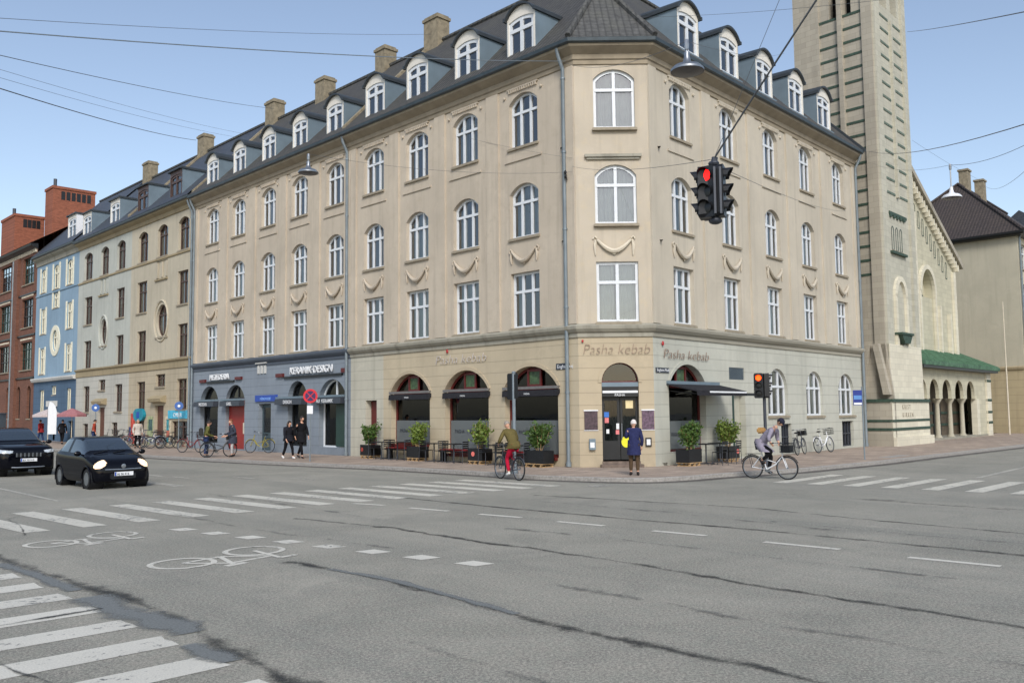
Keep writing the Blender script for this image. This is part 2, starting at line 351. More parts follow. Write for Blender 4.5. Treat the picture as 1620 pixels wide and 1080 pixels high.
    def mesh(s, name, off=Vector((0, 0, 0)), smooth=False, recalc=True, bevel=0.):
        me = bpy.data.meshes.new(name); me.from_pydata([tuple(v-off) for v in s.v], [], s.f)
        if recalc or bevel:
            bm = bmesh.new(); bm.from_mesh(me)
            if bevel:
                bmesh.ops.remove_doubles(bm, verts=bm.verts, dist=1e-5)
                bmesh.ops.bevel(bm, geom=[e for e in bm.edges if e.is_manifold and e.calc_face_angle(0) > .5], offset=bevel, segments=2, affect='EDGES')
            bmesh.ops.recalc_face_normals(bm, faces=bm.faces); bm.to_mesh(me); bm.free()
        if smooth:
            for p in me.polygons: p.use_smooth = True
            try: me.set_sharp_from_angle(angle=R_(40))
            except Exception: pass
        me.update(); return me
    def build(s, name, mat, parent=None, **k):
        off = ORI.get(parent.name, Vector((0, 0, 0))) if parent is not None else Vector((0, 0, 0))
        return link(name, s.mesh(name, off, **k), mat, parent)
    def loc(s, name, mat, parent, **k):     # geometry already in the parent's local space
        me = s.mesh(name, **k); return child(name, me, mat, parent)
def text(name, body, size, mat, parent, P, xr, ext=.01, up=Vector((0, 0, 1)), slant=0., stretch=1., bold=0., local=False, align='LEFT'):
    cu = bpy.data.curves.new(name, 'FONT'); cu.body = body; cu.size = size; cu.extrude = ext; cu.shear = slant; cu.offset = bold; cu.resolution_u = 3; cu.align_x = align
    o = bpy.data.objects.new(name, cu); COL.objects.link(o); bpy.context.view_layer.update()
    me = bpy.data.meshes.new_from_object(o.evaluated_get(bpy.context.evaluated_depsgraph_get())); bpy.data.objects.remove(o); bpy.data.curves.remove(cu)
    xr = Vector(xr); n = xr.cross(up); P = Vector(P)
    off = Vector((0, 0, 0)) if (parent is None or local) else ORI.get(parent.name, Vector((0, 0, 0)))
    for v in me.vertices:
        c = v.co.copy(); v.co = P - off + xr*c.x*stretch + up*c.y + n*c.z
    me.name = name; me.materials.clear()
    ob = bpy.data.objects.new(name, me); COL.objects.link(ob); me.materials.append(mat)
    if parent is not None: ob.parent = parent; ORI[ob.name] = ORI.get(parent.name, Vector((0, 0, 0)))
    return ob

# ------------------------------------------------------------------ openings, walls, windows
def top_fn(op):
    a, b, zs, zc = op['a'], op['b'], op['zs'], op['zc']; h = (b-a)/2; r = zc-zs; m = (a+b)/2
    if r < .02: return lambda u: zc
    if op.get('oval') or r > h*.9: return lambda u: zs + r*math.sqrt(max(0, 1-((u-m)/h)**2))
    Rr = (h*h+r*r)/(2*r)
    return lambda u: zc - Rr + math.sqrt(max(0, Rr*Rr-(u-m)**2))
def bot_fn(op):
    if not op.get('oval'): return lambda u: op['zb']
    h = (op['b']-op['a'])/2; m = (op['a']+op['b'])/2; r = op['zs']-op['zb']
    return lambda u: op['zs'] - r*math.sqrt(max(0, 1-((u-m)/h)**2))
def usamples(op):
    a, b = op['a'], op['b']; m, h = (a+b)/2, (b-a)/2
    if op['zc']-op['zs'] < .02 and not op.get('oval'): return [a, b]
    N = 14; return [m - h*math.cos(math.pi*k/N) for k in range(N+1)]
def cell(mb, u0, u1, z0, z1, op=None, depth=.2, wo=0.):
    if not op: mb.poly([(u0, wo, z0), (u1, wo, z0), (u1, wo, z1), (u0, wo, z1)]); return
    us = usamples(op); T, B = top_fn(op), bot_fn(op); a, b = op['a'], op['b']
    if a > u0+1e-4: mb.poly([(u0, wo, z0), (a, wo, z0), (a, wo, z1), (u0, wo, z1)])
    if b < u1-1e-4: mb.poly([(b, wo, z0), (u1, wo, z0), (u1, wo, z1), (b, wo, z1)])
    for p, q in zip(us[:-1], us[1:]):
        mb.poly([(p, wo, T(p)), (q, wo, T(q)), (q, wo, z1), (p, wo, z1)])
        if B(p) > z0+1e-4 or B(q) > z0+1e-4: mb.poly([(p, wo, z0), (q, wo, z0), (q, wo, B(q)), (p, wo, B(p))])
        mb.poly([(p, wo, T(p)), (q, wo, T(q)), (q, wo-depth, T(q)), (p, wo-depth, T(p))])
        mb.poly([(p, wo, B(p)), (q, wo, B(q)), (q, wo-depth, B(q)), (p, wo-depth, B(p))])
    for e in (a, b): mb.poly([(e, wo, B(e)), (e, wo, T(e)), (e, wo-depth, T(e)), (e, wo-depth, B(e))])
def O(a, b, zb, zs, zc, **k): return dict(a=a, b=b, zb=zb, zs=zs, zc=zc, **k)
def outline(W, H, rise, kind, n=14):
    h = W/2
    if kind == 'rect': return [(-h, 0), (h, 0), (h, H), (-h, H)]
    if kind == 'oval': return [(h*math.cos(2*math.pi*k/24), H/2+H/2*math.sin(2*math.pi*k/24)) for k in range(24)]
    op = O(-h, h, 0, H-rise, H); T = top_fn(op)
    return [(-h, 0), (h, 0)] + [(h*math.cos(math.pi*k/n), T(h*math.cos(math.pi*k/n))) for k in range(n+1)]
WCACHE = {}
def win_meshes(W, H, rise, kind, lights, trans, t, curt, sillw, seed):
    key = (round(W, 2), round(H, 2), round(rise, 2), kind, lights, trans, t, curt, sillw, seed)
    if key in WCACHE: return WCACHE[key]
    rnd = random.Random(seed)
    ol = outline(W, H, rise, kind); c = (0, H/2); inn = [(x*(1-2*t/W), c[1]+(z-c[1])*(1-2*t/H)) for x, z in ol]
    f = MB(); n = len(ol)
    for y0, y1 in ((0, .07),):
        for k in range(n):
            k2 = (k+1) % n
            A, B_, C_, D = ol[k], ol[k2], inn[k2], inn[k]
            i = f.add([(A[0], y0, A[1]), (B_[0], y0, B_[1]), (C_[0], y0, C_[1]), (D[0], y0, D[1]), (D[0], y1, D[1]), (C_[0], y1, C_[1])])
            f.f.append((i, i+1, i+2, i+3)); f.f.append((i+3, i+2, i+5, i+4))
    T = top_fn(O(-W/2, W/2, 0, H-rise, H)) if kind not in ('rect', 'oval') else (lambda u: H)
    if kind == 'oval': T = lambda u: H/2+H/2*math.sqrt(max(0, 1-(2*u/W)**2))
    Bt = (lambda u: H/2-H/2*math.sqrt(max(0, 1-(2*u/W)**2))) if kind == 'oval' else (lambda u: 0)
    bw = t*.55
    for k in range(1, lights):
        u = -W/2 + W*k/lights; f.box(u-bw, u+bw, -.012, .055, Bt(u)+t*.5, T(u)-t*.5)
    for tr in (trans if isinstance(trans, tuple) else (trans,)):
        if tr: f.box(-W/2+t*.5, W/2-t*.5, -.02, .05, H*tr-bw, H*tr+bw)
    fm = f.mesh('window_frame')
    g = MB(); g.v = [V3(x, .045, z) for x, z in inn]; g.f = [tuple(range(n))]; gm = g.mesh('pane', recalc=False)
    s = MB()
    if sillw: s.box(-W/2-.06, W/2+.06, -sillw, .02, -.10, -.02); s.box(-W/2-.02, W/2+.02, -sillw*.9, .02, -.02, .005)
    sm = s.mesh('sill') if sillw else None
    cm = None
    if curt != 'none':
        q = MB()
        def drape(x0, x1, z0, z1, y=.22):
            N = max(6, int((x1-x0)/.045)); ph = rnd.random()*6
            pr = [(x0+(x1-x0)*k/N, y+.03*math.sin(ph+k*1.15)+.015*math.sin(k*2.9+ph)) for k in range(N+1)]
            for p_, q_ in zip(pr[:-1], pr[1:]): q.poly([(p_[0], p_[1], z0), (q_[0], q_[1], z0), (q_[0], q_[1], z1), (p_[0], p_[1], z1)])
        z1 = H-.05
        if curt == 'sides': drape(-W/2, -W/2+W*rnd.uniform(.18, .34), .02, z1); drape(W/2-W*rnd.uniform(.15, .3), W/2, .02, z1)
        elif curt == 'left': drape(-W/2, -W/2+W*.36, .02, z1)
        elif curt == 'right': drape(W/2-W*.36, W/2, .02, z1)
        elif curt == 'sheer': drape(-W/2, W/2, .02, z1)
        elif curt == 'open': drape(-W/2, -W/2+W*.44, .02, z1); drape(W/2-W*.47, W/2, .02, z1)
        elif curt == 'blind': q.box(-W/2, W/2, .15, .165, H*rnd.uniform(.45, .75), z1)
        cm = q.mesh('curtain', recalc=False)
    WCACHE[key] = (fm, gm, sm, cm); return WCACHE[key]
def window(fr, parent, op, kind='seg', lights=3, trans=.66, t=.092, mat='wframe', curt='none', rec=.17, sill=.25, glass='glass', seed=0, name='window', wo=0.):
    W = op['b']-op['a']; H = op['zc']-op['zb']; rise = op['zc']-op['zs']
    if op.get('oval'): kind = 'oval'
    elif rise < .02: kind = 'rect'
    fm, gm, sm, cm = win_meshes(W, H, rise, kind, lights, trans, t, curt, sill, seed)
    P = fr.P((op['a']+op['b'])/2, -rec+wo, op['zb']); rz = math.atan2(fr.xr.y, fr.xr.x)
    o = link(name, fm, M[mat], parent, P, rz)
    if not o.data.materials: o.data.materials.append(M[mat])
    if o.data.materials[0] != M[mat]:
        o.data = fm.copy(); o.data.materials.clear(); o.data.materials.append(M[mat])
    ga = child('pane', gm, M[glass], o)
    if sm: child('sill', sm, M['sill'], o)
    if cm: child('curtain', cm, M['curtain'], o)
    return o
CUR = ['open', 'left', 'sheer', 'none', 'open', 'sides', 'sheer', 'blind', 'sides', 'right', 'open', 'sheer', 'none']
def sweep(path, norms, prof, closed=False):
    """profile (w,z) swept along a plan polyline with mitred corners"""
    mb = MB(); m = len(path); pts = []
    for k in range(m):
        n0 = norms[max(0, k-1)]; n1 = norms[min(len(norms)-1, k)]
        b = (n0+n1); b = b/(b.length_squared)*2 if b.length > 1e-6 else n0
        pts.append([path[k]+b*w_+Vector((0, 0, z_)) for w_, z_ in prof])
    L = len(prof); i = 0
    for row in pts: mb.v += row
    for k in range(m-1):
        for j in range(L-1): mb.f.append((k*L+j, k*L+j+1, (k+1)*L+j+1, (k+1)*L+j))
    mb.f.append(tuple(range(L))); mb.f.append(tuple((m-1)*L+j for j in reversed(range(L))))
    return mb

# ================================================================== GROUND
def ground_obj():
    mb = MB(); mb.wpoly([V3(-400, -300, RZ), V3(400, -300, RZ), V3(400, 600, RZ), V3(-400, 600, RZ)])
    o = mb.build('road', ASPH); tag(o, 'grey worn asphalt of the road junction', 'road', kind='structure')
ground_obj()
KL = [(95, 5.7), (42, 5.6), (23, 5.5), (13, 4.7), (9.4, 4.2), (6.9, 3.8), (3, 3.65), (.8, 3.6), (-1.5, 3.7), (-2.6, 3.45), (-3.8, 3.1), (-4.5, 2.75), (-5.0, 2.15), (-5.3, 1.15)]
KR = [(-1.76, 3.5), (1.55, 4.45), (7.2, 5.1), (12.9, 5.3), (25, 5.9), (75, 6.3)]
kerb = [FL.P(u, w_, 0) for u, w_ in KL] + [FR.P(u, w_, 0) for u, w_ in KR]
def pavement():
    kn = []
    for i in range(len(kerb)-1):
        t = (kerb[i+1]-kerb[i]).normalized(); kn.append(Vector((t.y, -t.x, 0)))
    # outward normal check: outward is away from the corner building
    if kn[0].dot(nl) < 0: kn = [-k for k in kn]
    inner = []
    for k, P in enumerate(kerb):
        n0 = kn[max(0, k-1)]; n1 = kn[min(len(kn)-1, k)]; b = n0+n1; b = b/b.length_squared*2; inner.append(P-b*.16)
    mb = MB()
    base = [FL.P(95, -.5, 0), FL.P(.0, -.5, 0), FR.P(0, -.5, 0), FR.P(75, -.5, 0)]
    wallpts = [FL.P(max(u, 0), -.5, 0) for u, w_ in KL] + [FR.P(max(u, 0), -.5, 0) for u, w_ in KR]
    for a, b, c, d in zip(inner[:-1], inner[1:], wallpts[1:], wallpts[:-1]): mb.wpoly([a, b, c, d])
    o = mb.build('pavement', PAV, recalc=False); tag(o, 'pinkish slab pavement in front of the buildings', 'pavement', kind='structure')
    for p in o.data.polygons:
        if p.normal.z < 0: p.flip()
    kb = sweep(kerb, kn, [(-.16, -.02), (-.16, .004), (-.02, .004), (0, -.012), (0, RZ-.01)])
    kb.f = kb.f[:-2]
    tag(kb.build('kerb', M['granite']), 'granite kerb along the pavement edge', 'kerb', kind='structure')
    gt = sweep(kerb, kn, [(.005, RZ+.004), (.42, RZ+.004)]); gt.f = gt.f[:-2]
    tag(gt.build('gutter_strip', simple('gutter_strip', (88, 84, 78), .9, var=.35, scale=2.)), 'dark gutter strip along the kerb', 'gutter', kind='structure')
pavement()
def sheet(name, quads, mat, z=RZ+.004, label=None):
    mb = MB()
    for q in quads: mb.wpoly([Vector((p.x, p.y, z)) for p in q])
    o = mb.build(name, mat, recalc=False)
    bm = bmesh.new(); bm.from_mesh(o.data)
    for f in bm.faces:
        if f.normal.z < 0: f.normal_flip()
    bm.to_mesh(o.data); bm.free()
    tag(o, label, 'road marking', kind='structure'); return o
def rough_rect(fr, u0, u1, w0, w1, n=8, j=.012, skew=0.):
    """a painted bar with slightly ragged ends, as a polygon in frame coords"""
    r = random; pts = []
    for k in range(n+1): pts.append((u0+(u1-u0)*k/n, w0+r.uniform(-j, j)))
    for k in range(n+1): pts.append((u1-(u1-u0)*k/n, w1+r.uniform(-j, j)))
    return [fr.P(u, w_+skew*(u-u0), 0) for u, w_ in pts]
q = []
for k in range(14):
    wc = 18.2 - 1.015*k if k < 7 else 11.1-(k-7)*.98
    o_ = 0 if k < 6 else -(k-6)*.1
    q.append([FL.P(.9+o_, wc+.22+.10, 0), FL.P(.9+o_, wc-.22+.10, 0), FL.P(-2.9+o_, wc-.22-.12, 0), FL.P(-2.9+o_, wc+.22-.12, 0)])
sheet('zebra_crossing', q, PAINT, label='long zebra crossing over the left street')
q = []
for k in range(9):
    uc = -6.55-.96*k
    q.append(rough_rect(FL, uc-.22, uc+.22, 19.66, 25.5, n=3, j=.02))
sheet('zebra_crossing', q, PAINTF, label='near zebra crossing at the bottom left')
q = []
for k in range(9):
    wc = 5.8+1.0*k
    q.append([FR.P(1.2-.12*k*0, wc+.28, 0), FR.P(1.2, wc-.12, 0), FR.P(-2.55, wc-.25, 0), FR.P(-2.55, wc+.18, 0)])
sheet('zebra_crossing', q, PAINT, label='zebra crossing over the right street')
q = []
for k in range(8):
    u = -4.42-.95*k; wc = 16.17-.165*k
    q.append([FL.P(u, wc+.16, 0), FL.P(u-.05, wc-.16, 0), FL.P(u-.45, wc-.20, 0), FL.P(u-.4, wc+.12, 0)])
sheet('lane_marking', q, PAINTF, label='row of short square white blocks')
q = []
for (a, b, w0, w1) in [(-3.15, -4.04, 11.46, 11.24), (-4.92, -6.05, 11.2, 11.05), (-6.98, -8.04, 11.0, 10.85), (-9.0, -10.05, 10.85, 10.75), (-11.12, -12.13, 10.72, 10.62), (-13.19, -14.39, 10.62, 10.55), (-15.4, -16.55, 10.6, 10.52), (-17.6, -18.8, 10.5, 10.4)]:
    q.append([FL.P(a, w0+.07, 0), FL.P(b, w1+.07, 0), FL.P(b, w1-.07, 0), FL.P(a, w0-.07, 0)])
sheet('lane_marking', q, PAINTF, label='dashed centre line across the junction')
q = [[FR.P(2.2, 9.7, 0), FR.P(20, 9.5, 0), FR.P(20, 9.36, 0), FR.P(2.2, 9.55, 0)]]
for k in range(4): q.append([FR.P(2.2, 7.2+k*2.3, 0), FR.P(2.6, 7.2+k*2.3, 0), FR.P(2.6, 8.9+k*2.3, 0), FR.P(2.2, 8.9+k*2.3, 0)])
q = q[:1]
q += [[FL.P(8.2-0, 12.15, 0), FL.P(5.0, 12.15, 0), FL.P(5.0, 11.8, 0), FL.P(8.0, 11.8, 0)]]
for (u, w_) in ((9.2, 10.4), (7.4, 9.1), (5.2, 8.2), (11, 10.6), (13.4, 10.7)): q.append([FL.P(u, w_+.07, 0), FL.P(u-1.3, w_+.02, 0), FL.P(u-1.3, w_-.12, 0), FL.P(u, w_-.07, 0)])
q += [[FL.P(-4.2, 4.6, 0), FL.P(-4.2, 4.0, 0), FL.P(-4.75, 4.0, 0), FL.P(-4.75, 4.6, 0)]]
q += [[FL.P(20, 15.6, 0), FL.P(3.0, 15.95, 0), FL.P(3.0, 15.85, 0), FL.P(20, 15.5, 0)]]
sheet('lane_marking', q, PAINTO, label='faded lane lines in the left and right streets')
def bike_symbol(P0, ax, ay, sc, label):
    """two wheels and a frame painted on the road; ax runs from wheel to wheel, ay from wheels to handlebar"""
    quads = []; T = lambda a, b: P0+ax*(a*sc)+ay*(b*sc)
    def ring(cx, cy, r, t=.075, ex=1.):
        N = 28
        for k in range(N):
            a0, a1 = 2*math.pi*k/N, 2*math.pi*(k+1)/N
            quads.append([T(cx+math.cos(a0)*r, cy+math.sin(a0)*r*ex), T(cx+math.cos(a1)*r, cy+math.sin(a1)*r*ex), T(cx+math.cos(a1)*(r-t), cy+math.sin(a1)*(r-t)*ex), T(cx+math.cos(a0)*(r-t), cy+math.sin(a0)*(r-t)*ex)])
    def bar(a, b, t=.035):
        A, B = Vector((*a, 0)), Vector((*b, 0)); d = (B-A).normalized(); n_ = Vector((-d.y, d.x, 0))*t
        quads.append([T(*(A+n_)[:2]), T(*(B+n_)[:2]), T(*(B-n_)[:2]), T(*(A-n_)[:2])])
    ring(-.55, 0, .40); ring(.55, 0, .40)
    bar((-.55, 0), (-.25, .5)); bar((-.25, .5), (.38, .52)); bar((-.55, 0), (0, 0)); bar((0, 0), (.38, .52)); bar((-.0, 0), (-.28, .58)); bar((.55, 0), (.33, .72)); bar((.33, .72), (.58, .74), .045); bar((-.42, .62), (-.12, .62), .055)
    return quads
# symbols lie with their wheels roughly across the cycle lane
def bs(c0, c1, up, label):
    A, B = FL.P(c0[0], c0[1], 0), FL.P(c1[0], c1[1], 0); ax = (B-A); L_ = ax.length; ax.normalize(); ay = Vector((-ax.y, ax.x, 0))
    if ay.dot(up) < 0: ay = -ay
    qs = bike_symbol((A+B)/2, ax, ay, L_/1.1, label)
    for i in range(0): pass
    mb_z = RZ+.004
    o = sheet('bicycle_symbol', qs, PAINTF, z=mb_z, label=label)
    for i, v in enumerate(o.data.vertices): v.co.z = mb_z + .0004*((i//4) % 9)
bs((-8.25, 17.75), (-7.95, 16.5), -dl, 'white bicycle symbol painted near the zebra crossing')
bs((-4.75, 18.4), (-4.4, 17.3), -dl, 'fainter white bicycle symbol painted farther left')
SEAMN = 0
def strip(name, pts, width, mat, z=RZ+.006, label=None, j=.25):
    """irregular strip along a polyline; v runs across it"""
    global SEAMN; SEAMN += 1; z = RZ+.005+SEAMN*.00035
    pp = []
    for a, b in zip(pts[:-1], pts[1:]):
        n = max(2, int((b-a).length/(.25 if width < .45 else .7)))
        pp += [a+(b-a)*(k/n) for k in range(n)]
    pp.append(pts[-1]); N = len(pp); vs = []; fs = []
    wv = 0.
    for k, P in enumerate(pp):
        t = (pp[min(N-1, k+1)]-pp[max(0, k-1)]).normalized(); n_ = Vector((-t.y, t.x, 0)); wv = wv*.8+random.uniform(-1, 1)*.2
        P = P+n_*wv*min(width, .4)*.35; wd = width/2*(1+random.uniform(-j, j))
        vs += [(P+n_*wd)[:2]+(z,), (P-n_*wd)[:2]+(z,)]
        if k: fs.append((2*k-2, 2*k-1, 2*k+1, 2*k))
    me = bpy.data.meshes.new(name); me.from_pydata(vs, [], fs); uv = me.uv_layers.new(name='UVMap')
    for l in me.loops: uv.data[l.index].uv = (l.vertex_index//2*.1, 1. if l.vertex_index % 2 == 0 else 0.)
    for p in me.polygons:
        if p.normal.z < 0: p.flip()
    me.materials.append(mat); o = bpy.data.objects.new(name, me); COL.objects.link(o); tag(o, label or 'dark repaired seam in the asphalt', 'road seam', kind='structure'); return o
def LP(l): return [FL.P(u, w_, 0) for u, w_ in l]
strip('road_seam', LP([(-9.2, 16.7), (-10.3, 16.59), (-11.6, 16.51), (-13, 16.63), (-14.1, 16.73), (-15.4, 16.78), (-16.4, 16.71), (-17.3, 16.75), (-21, 16.7)]), .5, TAR)
strip('road_seam', LP([(-10.2, 16.6), (-10.8, 16.55), (-11.6, 16.5), (-13, 16.6), (-13.9, 16.7)]), .2, PATCH)
strip('road_seam', LP([(-4.7, 13.9), (-7.4, 13.47), (-9.5, 13.6), (-11, 13.54), (-12.9, 13.56), (-14.9, 13.79), (-17.2, 13.83), (-22, 13.9)]), .42, TAR)
strip('road_seam', LP([(-5, 7.4), (-7.7, 6.93), (-10.6, 6.51), (-13.3, 6.88), (-16, 7.03), (-24, 7.1)]), .36, TAR)
strip('road_seam', LP([(-3, 9.9), (-10, 9.7), (-12, 9.5), (-14, 9.5), (-15.5, 9.41), (-24, 9.5)]), .5, TAR)
strip('road_seam', LP([(-9.5, 3.3), (-11.7, 3.25), (-14.6, 3.44), (-20, 3.5)]), .9, TARF)
strip('road_seam', LP([(-11.5, 3.4), (-14.6, 3.6)]), .3, TAR)
strip('road_seam', LP([(-4, 19.45), (-6.1, 19.35), (-7.7, 19.31), (-9.5, 19.25), (-11.5, 19.25), (-13, 19.5), (-15.5, 19.5), (-18, 19.5)]), .75, TAR)
strip('road_seam', LP([(-6.3, 19.6), (-7.8, 19.5), (-9.2, 19.5)]), .3, PATCH, z=RZ+.0095, label='narrow blue-grey bitumen patch at the near crossing')
strip('road_seam', LP([(-9.7, 19.5), (-11, 19.45), (-11.8, 19.4), (-12.2, 19.4)]), .62, PATCH, z=RZ+.009, label='blue-grey bitumen patch beside the near crossing')
strip('road_seam', LP([(-12.6, 19.6), (-13.4, 19.62)]), .35, PATCH, z=RZ+.009)
strip('road_seam', LP([(-10.45, 19.6), (-10.5, 20.3), (-10.55, 21.5), (-10.6, 24)]), .25, TAR, z=RZ+.010)
strip('road_seam', LP([(1.3, 18.6), (.2, 17.5), (-.4, 17.9), (-1.6, 18.0), (-3.3, 18.4)]), .14, TAR, z=RZ+.010)
strip('road_seam', LP([(-12.0, 21.0), (-12.5, 20.95), (-13.2, 20.8)]), .12, TAR, z=RZ+.010)
for k, (u0, w0) in enumerate(((-2, 15.2), (-9, 12.2), (-6, 8.4), (-13, 15.3), (-12, 8.3), (-14, 18.2), (2, 12.6))):
    strip('road_seam', LP([(u0, w0), (u0-3.5, w0+random.uniform(-.3, .3)), (u0-7.5, w0+random.uniform(-.4, .4))]), random.uniform(.5, .85), TARF, z=RZ+.0065+k*.0002, label='faint darker wear in the asphalt')

# ================================================================== CORNER BUILDING
UL1, UR1 = 14.04, 19.1
WINL = [2.6, 5.92, 9.07, 12.25]; WINL2 = [15.45, 18.7, 21.87, 25.2, 28.4]; WINR = [2.17, 5.87, 9.6, 13.2, 16.95]
cb = root('corner_building', tuple(PL), label='four storey beige corner building with a chamfered corner and restaurant on the ground floor', cat='building')
def grid_wall(fr, U0, U1, cols, hw, rows, depth=.2):
    """cols centres; rows (z0,z1,zb,zs,zc)"""
    mb = MB(fr); ops = []; bounds = [U0]+[(a+b)/2 for a, b in zip(cols[:-1], cols[1:])]+[U1]
    for (z0, z1, zb, zs, zc) in rows:
        for c, a, b in zip(cols, bounds[:-1], bounds[1:]):
            op = O(c-hw, c+hw, zb, zs, zc); ops.append(op); cell(mb, a, b, z0, z1, op, depth)
    return mb, ops
ROWS = [(4.9, 7.8, 5.06, 7.14, 7.14), (7.8, 11.2, 8.47, 10.15, 10.52), (11.2, 15.0, 11.96, 13.64, 14.02)]
ROWSR = [(4.9, 7.8, 5.08, 7.18, 7.18), (7.8, 11.2, 8.51, 10.22, 10.58), (11.2, 15.0, 12.03, 13.76, 14.16)]
si = 0
def put_windows(fr, parent, ops, lights=3, hw=None, **k):
    global si
    for op in ops:
        si += 1
        window(fr, parent, op, lights=lights, curt=CUR[(si*5+si//4) % len(CUR)], seed=si % 7, **k)
mb, ops = grid_wall(FL, 0, UL1, WINL, .76, ROWS); mb.build('wall', M['plL'], cb); put_windows(FL, cb, ops)
mb, ops = grid_wall(FC, 0, WC, [1.42], .74, [(4.9, 7.8, 5.04, 7.18, 7.18), (7.8, 11.2, 8.52, 10.28, 10.66), (11.2, 15.0, 11.98, 13.78, 14.14)]); mb.build('wall', M['plC'], cb)
for k, op in enumerate(ops): window(FC, cb, op, lights=2, t=.1, curt=('open', 'sheer', 'sheer')[k], seed=k, rec=.1)
mb, ops = grid_wall(FR, 0, UR1, WINR, .70, ROWSR); mb.build('wall', M['plR'], cb)
for k, op in enumerate(ops): window(FR, cb, op, lights=3, curt=('open', 'sides', 'sheer', 'none', 'sides', 'sheer', 'open', 'sides')[k % 8], seed=k % 5)
# ground floor walls
ARL = [(1.0, 3.74), (4.65, 7.26), (8.25, 10.92)]
mb = MB(FL)
for (a, b), u0, u1 in zip(ARL, (0, 4.2, 7.75), (4.2, 7.75, 11.5)): cell(mb, u0, u1, 0, 4.9, O(a, b, .3 if a < 8 else .6, 2.85, 3.6), .3)
mb.build('ground_floor_wall', M['peachL'], cb)
mb = MB(FL); DOORL = O(12.0, 12.85, .06, 2.52, 2.52); cell(mb, 11.5, UL1, 0, 4.9, DOORL, .35); mb.build('ground_floor_wall', M['greyL'], cb)
mb = MB(FC); DOORC = O(.79, 2.08, .2, 2.93, 3.63); cell(mb, 0, WC, 0, 4.9, DOORC, .35); mb.build('ground_floor_wall', M['peachC'], cb)
mb = MB(FR); ARR = O(.95, 3.5, .45, 2.85, 3.6)
cell(mb, 0, 4.6, 0, 4.9, ARR, .3)
GD = O(5.52, 6.62, .05, 2.6, 2.6)
mb.poly([(4.6, 0, 2.95), (7.4, 0, 2.95), (7.4, 0, 4.9), (4.6, 0, 4.9)]) if 0 else None
cell(mb, 4.6, 7.4, 0, 2.95, GD, .35); cell(mb, 4.6, 7.4, 2.95, 4.9, O(5.35, 6.6, 3.12, 3.6, 3.6), .08)
GW = [O(8.62, 10.48, 1.66, 2.75, 3.66), O(12.4, 14.2, 1.62, 2.75, 3.64), O(16.02, 17.9, 1.6, 2.75, 3.62)]
BW = [O(9.75, 10.75, .15, 1.3, 1.3), None, O(16.3, 17.7, .1, 1.32, 1.32)]
for op, bo, u0, u1 in zip(GW, BW, (7.4, 11.4, 15.1), (11.4, 15.1, UR1)): cell(mb, u0, u1, 1.45, 4.9, op, .2); cell(mb, u0, u1, 0, 1.45, bo, .18)
mb.build('ground_floor_wall', M['greyR'], cb)
for k, op in enumerate(GW): window(FR, cb, op, lights=3, trans=.62, t=.09, rec=.14, sill=.22, curt=('sides', 'open', 'sheer')[k], seed=k)
for bo in BW:
    if bo:
        o = window(FR, cb, bo, lights=4, trans=(.5,), t=.05, mat='dgrey', rec=.15, sill=0, name='basement_window')
MB(FR).box(5.35, 6.6, -.06, -.05, 3.12, 3.6).build('vent_grille', M['dgrey'], cb)
g = MB(FR)
for k in range(11): g.box(5.37, 6.58, -.05, -.02, 3.14+k*.042, 3.155+k*.042)
g.build('vent_grille', M['zinc'], cb)
# street-side doors
d_ = MB(FR).box(5.66, 6.6, -.3, -.25, .06, 2.56); d_.box(5.75, 6.5, -.25, -.235, .3, 1.1); d_.box(5.75, 6.5, -.25, -.235, 1.3, 2.4)
dd = d_.build('door', simple('pale_door', (176, 174, 158), .6, var=.1), cb); MB(FR).box(5.53, 5.66, -.32, .015, .05, 2.62).box(5.66, 6.62, -.32, -.2, 2.5, 2.6).build('frame', M['gframe'], dd)
d_ = MB(FL).box(12.04, 12.81, -.33, -.28, .06, 2.48); dd = d_.build('door', M['rframe'], cb); MB(FL).box(12.1, 12.14, -.28, -.24, 1.05, 1.25).build('handle', M['steel'], dd)
MB(FL).box(11.9, 12.95, -.3, .1, 0, .06).build('door_step', M['stoneL'], cb)
# restaurant shop windows
for k, (a, b) in enumerate(ARL):
    zb = .32 if a < 8 else .62
    op = O(a, b, zb, 2.85, 3.6)
    wd = window(FL, cb, op, lights=1, trans=0, t=.09, mat='rframe', rec=.26, sill=0, glass='shopglass', name='shop_window')
    x = MB(FL); x.box(a+.02, b-.02, -.26, -.14, 2.72, 2.88); m_ = (a+b)/2
    x.box(m_-.36, m_-.28, -.255, -.19, 2.88, 3.53); x.box(m_+.28, m_+.36, -.255, -.19, 2.88, 3.53); x.box(m_-.28, m_+.28, -.255, -.19, 2.88, 2.95); x.box(m_-.28, m_+.28, -.255, -.19, 3.42, 3.5)
    x.build('transom', M['rframe'], wd) if False else link('lunette_frame', x.mesh('lunette_frame', ORI[cb.name]), M['rframe'], cb)
    MB(FL).box(m_-.28, m_+.28, -.25, -.235, 2.95, 3.42).build('lunette_poster', simple('green_poster', (70, 92, 62), .5, var=.5, scale=7.), cb)
    MB(FL).box(a+.09, b-.09, -.232, -.228, zb+.09, 1.62).build('frosted_panel', M['frost'], cb)
    text('window_lettering', ('PASHA  |  KEBAB'), .2, M['dgrey'], cb, FL.P(b-.35 if k else b-.5, -.215, 1.12), FL.xr, .003)
    MB(FL).box(a+.05, b-.05, -.05, .14, zb-.12, zb).build('sill', M['rframe'], cb)
wd = window(FR, cb, ARR, lights=1, trans=0, t=.09, mat='rframe', rec=.26, sill=0, glass='shopglass', name='shop_window')
